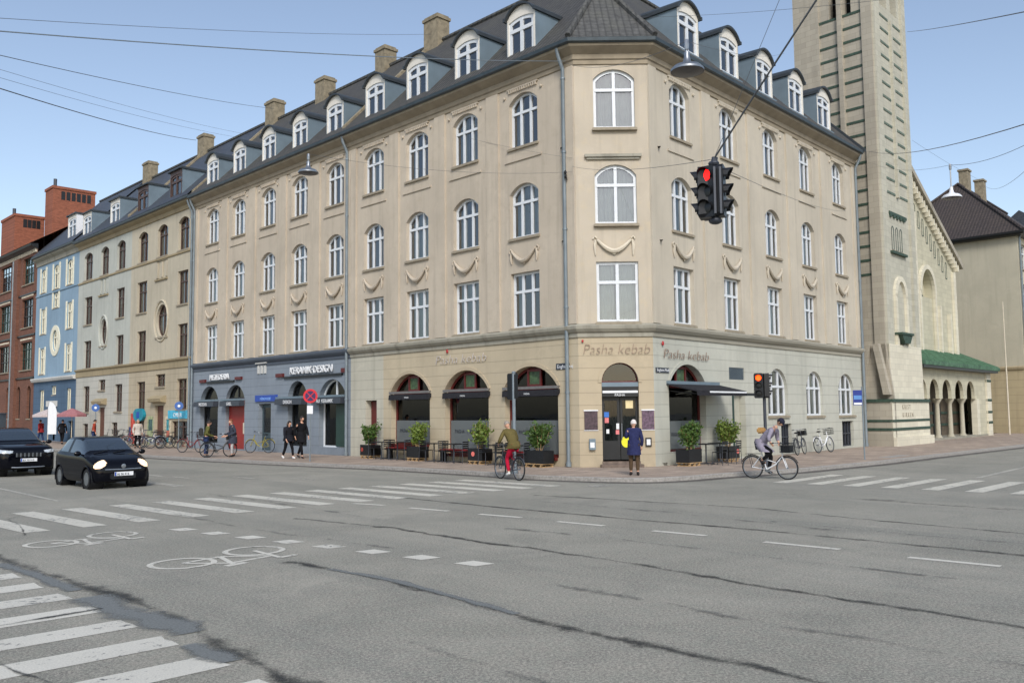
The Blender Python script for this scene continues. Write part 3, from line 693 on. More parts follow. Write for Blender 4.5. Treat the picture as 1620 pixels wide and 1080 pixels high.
m_ = 2.1; x = MB(FR); x.box(m_-.36, m_-.28, -.255, -.19, 2.88, 3.53).box(m_+.28, m_+.36, -.255, -.19, 2.88, 3.53).box(m_-.28, m_+.28, -.255, -.19, 3.44, 3.52).box(.97, 3.48, -.26, -.16, 2.74, 2.88); x.build('lunette_frame', M['rframe'], cb)
MB(FR).box(m_-.28, m_+.28, -.25, -.235, 2.95, 3.42).build('lunette_poster', simple('green_poster', (70, 92, 62)), cb)
MB(FR).box(1.04, 3.41, -.232, -.228, .54, 1.55).build('frosted_panel', M['frost'], cb)
text('window_lettering', 'PASHA | KEBAB', .2, M['dgrey'], cb, FR.P(1.4, -.215, 1.0), FR.xr, .003)
# corner entrance
window(FC, cb, O(.79, 2.08, 2.93, 2.93, 3.63), kind='round', lights=1, trans=0, t=.05, mat='rframe', rec=.2, sill=0, glass='glassd', name='fanlight')
dd = MB(FC).box(.81, 1.43, -.3, -.25, .24, 2.42).build('door', M['dframe'], cb); MB(FC).box(.9, 1.34, -.25, -.24, .9, 2.3).build('pane', M['shopglass'], dd)
dd2 = MB(FC).box(1.45, 2.06, -.3, -.25, .24, 2.42).build('door', M['dframe'], cb); MB(FC).box(1.53, 1.98, -.25, -.24, .9, 2.3).build('pane', M['shopglass'], dd2)
MB(FC).tube([(1.49, -.2, .95), (1.49, -.2, 1.5)], .018).build('handle', M['steel'], dd2)
x = MB(FC); ys = simple('yellow_sticker', (226, 220, 40), .5, var=.04)
x.prism([(1.64+.17*math.cos(2*math.pi*k/24), .86+.2*math.sin(2*math.pi*k/24)) for k in range(24)], -.249, -.236); x.build('sticker', ys, dd2)
MB(FC).box(1.64, 1.9, -.24, -.232, 2.02, 2.3).build('notice', simple('cream_notice', (226, 208, 160), .6), dd2)
MB(FC).box(.88, 1.05, -.238, -.232, 1.72, 1.9).build('sticker', simple('blue_sticker', (50, 110, 190), .5), dd); MB(FC).box(.9, 1.04, -.238, -.232, 1.52, 1.7).build('sticker', simple('pink_sticker', (214, 120, 120), .5), dd)
MB(FC).box(.95, 1.05, -.238, -.232, 1.15, 1.3).build('sticker', M['white2'], dd)
MB(FC).box(1.3, 1.4, -.238, -.232, 1.3, 1.5).build('sticker', M['white2'], dd); MB(FC).box(1.28, 1.4, -.238, -.232, 1.12, 1.27).build('sticker', simple('pink_sticker', (214, 120, 120)), dd)
MB(FC).box(.8, 2.07, -.3, -.02, 2.78, 2.93).build('awning_cassette', M['zinc'], cb)
MB(FC).box(.8, 2.07, -.26, -.03, 2.43, 2.78).build('awning_cassette', M['dframe'], cb)
MB(FC).box(.82, 2.05, -.03, -.015, 2.56, 2.64).build('white_strip', M['white2'], cb); text('awning_lettering', 'PASHA', .12, M['white2'], cb, FC.P(1.24, -.02, 2.45), FC.xr, .002)
MB(FC).box(.7, 2.17, -.3, .35, 0, .1).box(.77, 2.1, -.34, .02, .1, .2).build('door_step', simple('brown_step', (112, 98, 88), .9, var=.3), cb)
# closed awnings over the arches
for k, (a, b) in enumerate(ARL):
    t_ = root('awning', FL.P((a+b)/2, 0, 2.6), label=('folded black awning over the shop window nearest the corner door', 'folded black awning over the middle shop window of the restaurant', 'folded black awning over the shop window nearest the small red door')[k], cat='awning', group='folded restaurant awnings')
    MB(FL).box(a-.06, b+.02, .0, .12, 2.76, 2.86).build('cassette', simple('cassette_grey', (110, 108, 106), .5), t_)
    MB(FL).prism([(0, 2.74), (.14, 2.72), (.16, 2.5), (.13, 2.5), (0, 2.6)], a-.1, b, axis='u').build('fabric', M['awn'], t_)
    text('lettering', 'PASHA', .10, M['white2'], t_, FL.P((a+b)/2+.2, .165, 2.56), FL.xr, .002)
t_ = root('awning', FR.P(2.5, 0, 2.6), label='extended dark awning with a white strip over the window right of the corner door', cat='awning')
MB(FR).prism([(0, 2.9), (1.25, 2.62), (1.27, 2.44), (1.24, 2.44), (1.22, 2.58), (0, 2.84)], .8, 4.35, axis='u').build('fabric', M['awn'], t_)
MB(FR).box(.8, 4.35, .0, .14, 2.84, 2.98).build('cassette', M['zinc'], t_)
MB(FR).box(1.6, 4.3, 1.272, 1.28, 2.54, 2.60).build('white_strip', M['white2'], t_)
for u in (1.0, 4.1): MB(FR).tube([(u, .05, 2.62), (u, 1.2, 2.5)], .02, 6).build('arm', M['black'], t_)
MB(FR).box(4.25, 6.0, 1.1, 1.2, 2.45, 2.55).build('crossbar', M['black'], t_)
# ledge, cornice, gutter
path = [FL.P(UL1, 0, 0), PL.copy(), PR.copy(), FR.P(UR1, 0, 0)]; nn = [nl, nc, nr]
LEDGE = [(-.02, 4.5), (.05, 4.52), (.05, 4.66), (.12, 4.7), (.2, 4.8), (.22, 4.9), (.06, 4.98), (-.02, 5.0)]
sweep(path, nn, LEDGE).build('ledge', M['stoneL'], cb)
CORN = [(-.02, 14.3), (.05, 14.32), (.05, 14.46), (.1, 14.5), (.12, 14.66), (.3, 14.78), (.42, 14.86), (.44, 14.98), (-.02, 15.02)]
sweep(path, nn, CORN).build('cornice', M['corn'], cb)
GUT = [(.40, 14.98), (.46, 14.94), (.56, 14.98), (.58, 15.1), (.5, 15.12), (.4, 15.1)]
sweep(path, nn, GUT).build('gutter', M['gutter'], cb)
# pilaster strips, ornaments
def ornaments(fr, parent, cols, U0, U1, mat, hw):
    ps = MB(fr); bounds = [U0]+[(a+b)/2 for a, b in zip(cols[:-1], cols[1:])]+[U1]
    for k, b in enumerate(bounds):
        a0, a1 = (b-.34, b+.34)
        if k == 0: a0, a1 = U0+.02, U0+.5
        if k == len(bounds)-1: a0, a1 = U1-.45, U1-.02
        ps.box(a0, a1, -.01, .07, 5.0, 14.3)
    ps.build('pilaster', mat, parent)
    for c in cols:
        g = MB(fr)
        g.tube([(c+.62*s, .03, 7.95) if i == 0 else (c+.62*s, .03, 7.95) for i, s in ((0, 0),)] if False else [(c-.62+1.24*k/10, .08, 7.98-.42*math.sin(math.pi*k/10)) for k in range(11)], [.04+.05*math.sin(math.pi*k/10) for k in range(11)], 7)
        for s in (-1, 1):
            g.tube([(c+s*.62, .04, 7.98), (c+s*.70, .04, 8.06), (c+s*.78, .04, 7.98), (c+s*.74, .04, 7.9)], .03, 6)
            g.tube([(c+s*.66, .04, 7.95), (c+s*.69, .04, 7.75), (c+s*.66, .04, 7.5)], [.045, .06, .02], 6)
        g.ball((c, .05, 7.5), .07, (1, .6, 1.2), 8, 6)
        g.build('garland', mat, parent, smooth=True)
        d = MB(fr)
        for k in range(13): d.box(c-.75+k*.118, c-.75+k*.118+.06, -.01, .07, 14.12, 14.24)
        d.box(c-.82, c+.82, -.01, .06, 14.24, 14.3); MB(fr).box(c-hw-.25, c+hw+.25, -.01, .05, 11.42, 11.5).build('moulding', mat, parent)
        for s in (-1, 1): MB(fr).ball((c+s*.98, .03, 14.0), .06, (1, .8, 1), 8, 6).build('rosette', mat, parent, smooth=True)
        d.build('frieze', mat, parent)
ornaments(FL, cb, WINL, 0, UL1, M['plL'], .71); ornaments(FR, cb, WINR, 0, UR1, M['plR'], .65)
g = MB(FC); c = 1.32
g.tube([(c-.6+1.2*k/10, .08, 7.95-.4*math.sin(math.pi*k/10)) for k in range(11)], [.04+.05*math.sin(math.pi*k/10) for k in range(11)], 7)
for s in (-1, 1): g.tube([(c+s*.6, .04, 8.0), (c+s*.68, .04, 8.08), (c+s*.74, .04, 7.98)], .03, 6); g.tube([(c+s*.64, .04, 7.95), (c+s*.68, .04, 7.75), (c+s*.66, .04, 7.4)], [.04, .06, .02], 6)
g.ball((c, .05, 7.5), .08, (1, .6, 1.2), 8, 6); g.build('garland', M['cream'], cb, smooth=True)
MB(FC).box(.33, 2.35, -.01, .14, 10.92, 11.02).box(.4, 2.28, -.01, .08, 10.84, 10.92).build('ledge', M['stoneL'], cb)
for a_, b_, fr_ in ((1.0, 3.74, FL), (4.65, 7.26, FL), (8.25, 10.92, FL), (.95, 3.5, FR), (.79, 2.08, FC)):
    ar = MB(fr_); op = O(a_-.12, b_+.12, 0, 2.85 if fr_ is not FC else 2.93, 3.74); T = top_fn(op); op2 = O(a_, b_, 0, op['zs'], 3.61); T2 = top_fn(op2); N = 16
    for k in range(N):
        c0, c1 = math.cos(math.pi*k/N), math.cos(math.pi*(k+1)/N); m_ = (a_+b_)/2; h1 = (b_-a_)/2+.12; h2 = (b_-a_)/2
        ar.prism([(m_+h1*c0, T(m_+h1*c0)), (m_+h1*c1, T(m_+h1*c1)), (m_+h2*c1, T2(m_+h2*c1)), (m_+h2*c0, T2(m_+h2*c0))], 0, .035)
    ar.build('arch_moulding', M['peachC'] if fr_ is not FR else M['greyR'], cb)
# facade lettering
fl = simple('letter_metal', (142, 118, 102), .5, var=.2); wl = simple('letter_pale', (190, 182, 176), .5, var=.1); rd = simple('red_flame', (170, 40, 44), .5)
s_ = root('restaurant_sign', FC.P(0, .05, 4.0), label='thin metal lettering reading Pasha kebab above the corner door', cat='sign', group='restaurant lettering')
text('lettering', 'Pasha kebab', .52, fl, s_, FC.P(.13, .05, 3.92), FC.xr, .008, slant=.2, stretch=.93, bold=-.013); MB(FC).ball((.15, .06, 4.38), .04, (1, .5, 1.3), 8, 6).build('flame', rd, s_)
s_ = root('restaurant_sign', FL.P(6, .05, 4.0), label='pale metal lettering reading Pasha kebab over the arches left of the corner', cat='sign', group='restaurant lettering')
text('lettering', 'Pasha kebab', .5, wl, s_, FL.P(7.85, .05, 3.92), FL.xr, .008, slant=.2, stretch=1.28, bold=-.010); MB(FL).ball((7.05, .06, 4.42), .065, (1, .5, 1.3), 8, 6).build('flame', rd, s_)
s_ = root('restaurant_sign', FR.P(2, .05, 4.0), label='pale metal lettering reading Pasha kebab over the arch right of the corner', cat='sign', group='restaurant lettering')
text('lettering', 'Pasha kebab', .5, fl, s_, FR.P(.55, .05, 3.78), FR.xr, .008, slant=.2, stretch=1.3, bold=-.012); MB(FR).ball((.55, .06, 4.3), .065, (1, .5, 1.3), 8, 6).build('flame', rd, s_)
def nameplate(fr, u0, u1, z0, z1, txt, label, w0=.0):
    s_ = root('street_sign', fr.P(u0, w0, z0), label=label, cat='street sign'); MB(fr).box(u0, u1, w0+.0, w0+.03, z0, z1).build('plate', M['dgrey'], s_)
    text('lettering', txt, (z1-z0)*.8, M['white2'], s_, fr.P(u1-.05 if fr is FL else u0+.05, w0+.032, z0+.05), fr.xr, .002)
nameplate(FL, .42, 1.05, 3.42, 3.64, 'Enghavevej', 'small dark street name plate beside the downpipe'); nameplate(FR, .12, .95, 3.26, 3.44, 'Enghave Plads', 'small dark street name plate right of the corner door')
# menu boards beside the door
for k, (u, w0, z0, w1) in enumerate(((.17, 0, 1.28, .62), (2.17, 0, 1.28, .62))):
    s_ = root('menu_board', FC.P(u+.2, .02, z0), label=('framed dark menu poster left of the corner door', 'framed colourful menu poster right of the corner door')[k], cat='menu board')
    u1 = u+.46 if k == 0 else WC-.02
    MB(FC).box(u, u1, 0, .03, z0, z0+.66).build('poster', simple(('menu_print', 'menu_print_b')[k], ((70, 54, 60), (92, 72, 88))[k], .4, var=.7, scale=11.), s_)
    MB(FC).box(u-.02, u1+.02, 0, .04, z0+.66, z0+.7).box(u-.02, u1+.02, 0, .035, z0-.02, z0).build('frame', M['white2'], s_)
s_ = root('letter_box', FC.P(.43, 0, .6), label='small grey box on the wall left of the corner door', cat='box'); MB(FC).box(.32, .54, 0, .12, .6, .98).build('case', M['zinc'], s_, bevel=.01); MB(FC).box(.35, .5, .12, .125, .68, .86).build('label', M['white2'], s_)
s_ = root('notice_frame', FC.P(2.35, 0, .7), label='small black framed notice right of the corner door', cat='notice'); MB(FC).box(2.27, 2.48, 0, .06, .7, 1.0).build('frame', M['black'], s_); MB(FC).box(2.31, 2.44, .06, .064, .75, .95).build('sheet', M['white2'], s_)
# roof of the corner building
SL = 1.0336
def rp(fr, u, w_): return fr.P(u, w_, 15.12+SL*(.55-w_))
A3 = V3(3.6, 33.908, 15.12+SL*(.55+3.023)); B3 = V3(3.551, 36.793, 15.12+SL*5.55)
def mit(n0, n1): b = n0+n1; return b/b.length_squared*2
E0 = FL.P(UL1, .55, 15.12); E1 = PL+mit(nl, nc)*.55+V3(0, 0, 15.12); E2 = PR+mit(nc, nr)*.55+V3(0, 0, 15.12); E3 = FR.P(UR1, .55, 15.12)
RL = rp(FL, UL1, -5); RR = rp(FR, UR1, -5)
I10 = V3(3.428, 44.089, 14.6)
roofs = MB().wpoly([E0, E1, A3, B3, RL]).build('roof', M['roofL'], cb)
MB().wpoly([E1, E2, A3]).build('roof', M['roofC'], cb)
MB().wpoly([E2, E3, RR, B3, A3]).build('roof', M['roofR'], cb)
MB().wpoly([RL, B3, I10, FL.P(UL1, -10.5, 14.6)]).wpoly([B3, RR, FR.P(UR1, -10.5, 14.6), I10]).build('rear_roof', M['roofL'], cb)
rc = MB(); rc.tube([tuple(E1+V3(0, 0, .06)), tuple(A3+V3(0, 0, .06))], .11, 6).tube([tuple(E2+V3(0, 0, .06)), tuple(A3+V3(0, 0, .06))], .11, 6).tube([tuple(A3+V3(0, 0, .06)), tuple(B3+V3(0, 0, .06)), tuple(RL+V3(0, 0, .06))], .12, 6).tube([tuple(B3+V3(0, 0, .06)), tuple(RR+V3(0, 0, .06))], .12, 6)
rc.build('ridge_tiles', M['roofC'], cb)
bk = MB().wpoly([FL.P(UL1, -10, 0), V3(3.43, 43.3, 0), V3(3.43, 43.3, 14.9), FL.P(UL1, -10, 14.9)]).wpoly([V3(3.43, 43.3, 0), FR.P(UR1, -10, 0), FR.P(UR1, -10, 14.9), V3(3.43, 43.3, 14.9)]); bk.build('rear_wall', M['plR'], cb)
MB(FR).poly([(UR1, 0, 0), (UR1, -10, 0), (UR1, -10, 14.8), (UR1, -5, 20.75), (UR1, 0.4, 15.1), (UR1, 0, 15)]).build('gable_wall', M['rbl'], cb)
vg = MB(FR); vg.prism([(.6, 15.05), (-5, 20.85), (-5, 21.0), (.65, 15.2)], UR1-.05, UR1+.12, axis='u'); vg.build('verge', M['zincd'], cb)
# dark rooms behind the panes
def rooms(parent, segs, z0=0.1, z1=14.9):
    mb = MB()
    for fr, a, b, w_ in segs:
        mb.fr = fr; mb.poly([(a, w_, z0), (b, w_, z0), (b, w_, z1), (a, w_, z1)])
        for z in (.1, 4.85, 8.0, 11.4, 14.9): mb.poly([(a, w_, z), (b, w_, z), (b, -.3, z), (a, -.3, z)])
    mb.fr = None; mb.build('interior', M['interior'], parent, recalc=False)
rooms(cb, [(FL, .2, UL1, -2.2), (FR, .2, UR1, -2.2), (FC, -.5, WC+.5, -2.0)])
def dormer(fr, parent, uc, w0=-.22, wd=.76, z0=15.35, zt=17.3, back=2.4, face='wframe', cheek='zinc', arched=True, top='zincd'):
    d = MB(fr); zs = zt-.42 if arched else zt
    T = top_fn(O(uc-wd, uc+wd, z0, zs, zt)) if arched else (lambda u: zt)
    N = 10 if arched else 1; us = [uc-wd+2*wd*k/N for k in range(N+1)]
    for u in (uc-wd, uc+wd): d.prism([(w0, z0), (w0, zs), (w0-back, zs+.05), (w0-back, z0)], u-.02, u+.02, axis='u')
    o = d.build('dormer', M[cheek], parent)
    r = MB(fr)
    for a, b in zip(us[:-1], us[1:]):
        e = .09 if arched else .09
        r.poly([(a, w0+.14, T(a)+.0), (b, w0+.14, T(b)), (b, w0-back-.4, T(b)+.06), (a, w0-back-.4, T(a)+.06)])
        r.poly([(a, w0+.14, T(a)+.08), (b, w0+.14, T(b)+.08), (b, w0-back-.4, T(b)+.14), (a, w0-back-.4, T(a)+.14)])
        r.poly([(a, w0+.14, T(a)), (b, w0+.14, T(b)), (b, w0+.14, T(b)+.08), (a, w0+.14, T(a)+.08)])
    for s in (-1, 1): u = uc+s*wd; r.box(min(u, u+s*.1), max(u, u+s*.1), w0-back-.4, w0+.14, zs-.03, zs+.1)
    child('dormer_roof', r.mesh('dormer_roof', ORI[parent.name]), M[top], o)
    # front: boarding with opening
    f = MB(fr); hw = wd-.1; op = O(uc-hw, uc+hw, z0+.06, zt-.62, zt-.42 if arched else zt-.25)
    op['zs'] = op['zc']-.12
    fro = O(uc-wd, uc+wd, z0, zs, zt)
    for a, b in zip(usamples(fro)[:-1], usamples(fro)[1:]): f.poly([(a, w0+.0, op['zc']), (b, w0, op['zc']), (b, w0, max(op['zc']+.01, T(b))), (a, w0, max(op['zc']+.01, T(a)))]) 
    cell(f, uc-wd, uc+wd, z0, op['zc']+.0001, op, .1, w0)
    child('front_boards', f.mesh('front_boards', ORI[parent.name]), simple('dormer_boards', (222, 217, 206), .7, var=.06) if face == 'wframe' else M[face], o)
    W = 2*hw; H = op['zc']-op['zb']
    fm, gm, sm, cm = win_meshes(W, H, .12, 'seg', 2, .7, .13, 'none', 0, 0)
    P = fr.P(uc, w0-.04, op['zb'])-ORI[parent.name]; rz = math.atan2(fr.xr.y, fr.xr.x)
    key = 'f_'+face; fm2 = fm if (not fm.materials or fm.materials[0] == M[face]) else None
    if fm2 is None:
        fm2 = WCACHE.get((key, round(W, 2), round(H, 2)))
        if fm2 is None: fm2 = fm.copy(); fm2.materials.clear(); WCACHE[(key, round(W, 2), round(H, 2))] = fm2
    wo = child('window', fm2, M[face], o); wo.location = P; wo.rotation_euler = (0, 0, rz)
    if not gm.materials: gm.materials.append(M['glass'])
    po = child('pane', gm, M['glass'], o); po.location = P; po.rotation_euler = (0, 0, rz)
    bk_ = MB(fr).box(uc-wd+.05, uc+wd-.05, w0-1.0, w0-.95, z0, zs).box(uc-wd-.03, uc+wd+.03, w0-.02, w0+.16, z0-.1, z0)
    child('sill', bk_.mesh('sill', ORI[parent.name]), M['zinc'], o)
    return o
for u in (2.5, 5.6, 8.85, 11.95): dormer(FL, cb, u, w0=.15, z0=15.28, zt=17.35, back=2.9)
for u in (2.68, 5.85, 8.95, 12.1, 15.2): dormer(FR, cb, u, wd=.78, z0=15.42, zt=17.45, w0=.15, back=2.9)
def chimney(fr, parent, uc, w_=-5., hw=.6, z0=19.9, z1=22.1, hd=.4, mat='chim'):
    c = MB(fr).box(uc-hw, uc+hw, w_-hd, w_+hd, z0, z1-.25).box(uc-hw-.06, uc+hw+.06, w_-hd-.06, w_+hd+.06, z1-.25, z1-.1).box(uc-hw+.02, uc+hw-.02, w_-hd+.02, w_+hd-.02, z1-.1, z1)
    f = MB(fr); f.prism([(w_+hd+.9, z0-.55), (w_+hd, z0+.5), (w_+hd, z0-.6)], uc-hw*.9, uc+hw*.9, axis='u'); 
    o = c.build('chimney', M[mat], parent); child('flashing', f.mesh('flashing', ORI[parent.name]), M['cream'], o)
chimney(FL, cb, 14.0-.2, z1=22.25, hw=.55)
# downpipes
def downpipe(fr, parent, u, z0=.0, z1=14.7, mat='pipe', w_=.12):
    m_ = MB(fr); m_.tube([(u, .42, z1+.25), (u, .36, z1), (u, w_, z1-.45), (u, w_, z0+.1)], .07, 10)
    for z in (2.6, 5.6, 8.4, 11.2, 13.9): m_.lathe((u, w_, z), [(.09, -.03), (.09, .03)], 10)
    m_.lathe((u, w_, 0), [(.1, .02), (.1, .18)], 10); m_.build('downpipe', M[mat], parent, smooth=True)
downpipe(FL, cb, .43); downpipe(FR, cb, UR1-.1); 
# ================================================================== SECOND BUILDING
b2 = root('terrace_building', tuple(FL.P(UL1, 0, 0)), label='beige terrace building with a blue-grey shop floor, left of the corner building', cat='building'); U2 = 30.72
mb, ops = grid_wall(FL, UL1, U2, WINL2, .76, ROWS); mb.build('wall', M['plL'], b2); put_windows(FL, b2, ops)
mb = MB(FL)
cells2 = [(14.04, 17.1, O(14.45, 16.75, .35, 2.82, 3.58)), (17.1, 20.3, O(17.85, 19.68, .35, 2.82, 3.6)), (20.3, 23.4, O(21.38, 22.7, .06, 2.5, 2.5)), (23.4, 26.95, O(24.25, 26.45, .06, 2.82, 3.6)), (26.95, U2, O(27.4, 29.65, .35, 2.84, 3.6))]
for a, b, op in cells2: cell(mb, a, b, 0, 4.9, op, .3)
mb.build('ground_floor_wall', M['blueL'], b2)
p2 = [FL.P(U2, 0, 0), FL.P(UL1+.001, 0, 0)]
sweep(p2, [nl], LEDGE).build('ledge', M['bluecor'], b2); sweep(p2, [nl], CORN).build('cornice', M['corn'], b2); sweep(p2, [nl], GUT).build('gutter', M['gutter'], b2)
ornaments(FL, b2, WINL2, UL1, U2, M['plL'], .71); rooms(b2, [(FL, UL1, U2, -2.2)])
def pitched(fr, parent, U0, U1, mat, z=15.12, w0=.55, wr=-5., wb=-10.5, sl=SL):
    zr = z+sl*(w0-wr)
    MB(fr).poly([(U0, w0, z), (U1, w0, z), (U1, wr, zr), (U0, wr, zr)]).poly([(U0, wr, zr), (U1, wr, zr), (U1, wb, z), (U0, wb, z)]).build('roof', mat, parent)
    MB(fr).tube([(U0, wr, zr+.05), (U1, wr, zr+.05)], .12, 6).build('ridge_tiles', M['roofC'], parent)
    MB(fr).poly([(U0, wb+.4, 0), (U1, wb+.4, 0), (U1, wb+.4, z), (U0, wb+.4, z)]).build('rear_wall', M['plR'], parent)
    return zr
pitched(FL, b2, UL1, U2, M['roofL'])
for u in (15.25, 18.45, 21.6, 24.9, 28.2): dormer(FL, b2, u, wd=.74, w0=.15, z0=15.28, zt=17.25, back=2.9)
chimney(FL, b2, 18.2, hw=.45, z1=22.0); chimney(FL, b2, 24.3, hw=.5, z1=22.0); chimney(FL, b2, 30.3, hw=.55, z1=22.2)
MB(FL).prism([(.3, 15.25), (-5, 20.8), (-5, 21.05), (.3, 15.5)], UL1+.1, UL1+.35, axis='u').prism([(.3, 15.25), (-5, 20.8), (-5, 21.05), (.3, 15.5)], U2-.3, U2-.05, axis='u').build('parapet', M['chim'], b2)
downpipe(FL, b2, UL1+.2); downpipe(FL, b2, U2-.12)
# shop fronts
for k, (a, b, op) in enumerate(cells2):
    if k in (0, 1, 4):
        window(FL, b2, op, lights=2 if k == 0 else 1, trans=0, t=.08, mat='dframe' if k else 'wframe', rec=.26, sill=0, glass='shopglass', name='shop_window')
        MB(FL).box(op['a'], op['b'], -.26, -.12, 2.66, 2.84).build('transom', M['zinc'], b2)
        MB(FL).box(op['a']+.1, op['b']-.1, -1.2, -1.15, .4, 2.6).build('window_display', simple(('display_green', 'display_ochre', 'x', 'x', 'display_tan')[k], ((52, 74, 66), (120, 108, 70), 0, 0, (150, 126, 84))[k], .8, var=.8, scale=3.), b2)
MB(FL).box(14.6, 15.5, -.2, -.15, .4, 2.6).build('door', M['gframe'], b2)
dd = MB(FL).box(24.27, 26.43, -.28, -.2, .06, 2.84).build('gate', M['reddoor'], b2); MB(FL).box(24.6, 24.75, -.2, -.18, .9, 1.5).build('plate', M['cream'], dd)
window(FL, b2, O(24.25, 26.45, 2.84, 2.84, 3.6), kind='round', lights=2, trans=0, t=.06, mat='dframe', rec=.2, sill=0, glass='glassd', name='fanlight')
dd = MB(FL).box(21.42, 22.66, -.28, -.22, .06, 2.46).build('door', simple('teal_grey_door', (58, 74, 80), .5), b2); MB(FL).box(21.6, 22.5, -.22, -.21, 1.0, 2.3).build('pane', M['glassd'], dd)
def shopsign(u0, u1, z0, z1, txt, label, mats, size, w_=.08, board=True, sub=None, grp=None):
    s_ = root('shop_sign', FL.P((u0+u1)/2, 0, z0), label=label, cat='sign', group=grp)
    if board: MB(FL).box(u0, u1, 0, w_, z0, z1).build('board', mats[0], s_)
    text('lettering', txt, size, mats[1], s_, FL.P((u0+u1)/2, w_+.005 if board else w_, z0+(z1-z0)*.2), FL.xr, .01 if board else .03, bold=.003, align='CENTER')
    return s_
s_ = shopsign(25.5, 28.7, 3.86, 4.22, 'MEZEDERIA', 'raised white shop lettering over the two left arches of the blue-grey shop floor', (M['black'], M['white2']), .46, .1, False)
MB(FL).box(25.4, 28.8, 0, .09, 3.76, 3.86).build('rail', M['black'], s_); MB(FL).box(28.9, 29.6, 0, .12, 3.82, 4.0).box(24.5, 25.2, 0, .12, 3.86, 4.02).build('lamp_box', M['rframe'], s_)
s_ = shopsign(14.85, 19.9, 3.86, 4.26, 'KERAMIK·DESIGN', 'raised white shop lettering over the two right arches of the blue-grey shop floor', (M['black'], M['white2']), .5, .1, False)
MB(FL).box(14.7, 20.0, 0, .09, 3.74, 3.84).build('rail', M['black'], s_); MB(FL).box(20.05, 20.75, 0, .12, 3.84, 4.02).box(14.35, 14.7, 0, .12, 3.86, 4.06).build('lamp_box', M['rframe'], s_)
shopsign(20.7, 22.95, 2.62, 2.95, 'HÅNDVÆRK', 'long blue shop sign above the narrow dark door', (simple('sign_blue', (36, 72, 160), .4, var=.1), simple('sign_blue_text', (120, 160, 220), .5)), .2)
for k, (u0, u1, tx, lb) in enumerate(((14.4, 17.0, 'AU  KERAMIK', 'dark awning box lettered in white over the rightmost blue-grey arch'), (17.8, 20.4, 'DESIGN', 'dark awning box lettered in white behind the round no stopping sign'), (24.2, 26.5, 'GRILL', 'dark awning box lettered in white over the red gate'), (27.3, 29.8, 'MEZEDER', 'dark awning box lettered in white over the leftmost blue-grey arch'))):
    t_ = root('awning', FL.P(u0, 0, 2.5), label=lb, cat='awning', group='lettered awning boxes')
    MB(FL).box(u0, u1, 0, .3, 2.72, 2.82).build('cassette', M['zinc'], t_); MB(FL).prism([(.05, 2.72), (.34, 2.7), (.36, 2.42), (.05, 2.42)], u0, u1, axis='u').build('fabric', M['dgrey'], t_)
    text('lettering', tx, .24, M['white2'], t_, FL.P((u0+u1)/2, .37, 2.47), FL.xr, .003, align='CENTER', bold=.002)
MB(FL).box(21.75, 22.95, 0, .1, 4.62, 4.74).box(21.9, 22.1, 0, .05, 4.1, 4.62).box(22.25, 22.45, 0, .05, 4.1, 4.62).box(22.6, 22.8, 0, .05, 4.1, 4.62).build('triglyph', M['white'], b2)

# ================================================================== BEIGE AND PALE GREY HOUSES
def pairhouse(U0, U1, nmcat, label, wall, gwall, tops, rows2, oval, niche, row3, grd, fr_mat, seed, eave=15.15, shape_extra=None):
    b = root(nmcat, tuple(FL.P(U0, 0, 0)), label=label, cat='building'); mb = MB(FL)
    c0 = (tops[0][0]+tops[0][1])/2; bnd = [U0, (tops[0][1]+tops[1][0])/2, (tops[1][1]+tops[2][0])/2, U1]
    ws = []
    def C(u0, u1, z0, z1, op): cell(mb, u0, u1, z0, z1, op, .2); ws.append(op) if op else None
    for k in range(3):
        a, b_ = bnd[k], bnd[k+1]
        C(a, b_, 12.0, eave, O(tops[k][0], tops[k][1], 12.16, 13.9, 14.22))
        if k != 1:
            r2 = rows2[0 if k == 0 else 1]; C(a, b_, 8.2, 12.0, O(r2[0], r2[1], 8.77, 10.85, 10.85))
            r3 = row3[0 if k == 0 else 1]; C(a, b_, 5.0, 8.2, O(r3[0], r3[1], 5.5, 7.54, 7.54))
        else:
            C(a, b_, 5.0, 10.2, O(oval[0], oval[1], oval[2], (oval[2]+oval[3])/2, oval[3], oval=True)); cell(mb, a, b_, 10.2, 12.0, O(niche[0], niche[1], 10.72, 11.88, 11.88), .07)
    mb.build('wall', wall, b)
    mb2 = MB(FL); ws2 = []
    for (a, b_, z0, z1, op) in grd:
        cell(mb2, a, b_, z0, z1, op, .22)
        if op and not op.get('nowin'): ws2.append(op)
    mb2.build('ground_floor_wall', gwall, b)
    for i, op in enumerate(ws+ws2):
        window(FL, b, op, lights=2, trans=.68, t=.08, mat=fr_mat, curt=CUR[(i*3+seed) % len(CUR)], seed=i % 4, rec=.16, sill=.24)
    n0, n1 = niche[0], niche[1]; x = MB(FL)
    for k in range(3): uu = n0+.15+k*(n1-n0-.3)/2; x.box(uu-.1, uu+.1, -.06, .03, 10.8, 11.8)
    x.build('niche_block', wall, b); MB(FL).poly([(n0, -.069, 10.7), (n1, -.069, 10.7), (n1, -.069, 11.9), (n0, -.069, 11.9)]).build('niche_back', wall, b); MB(FL).box(n0-.1, n1+.1, 0, .1, 10.6, 10.7).build('niche_ledge', M['band3'], b)
    rooms(b, [(FL, U0, U1, -2.)]); return b
PD = lambda U0, U1: [FL.P(U1, 0, 0), FL.P(U0, 0, 0)]
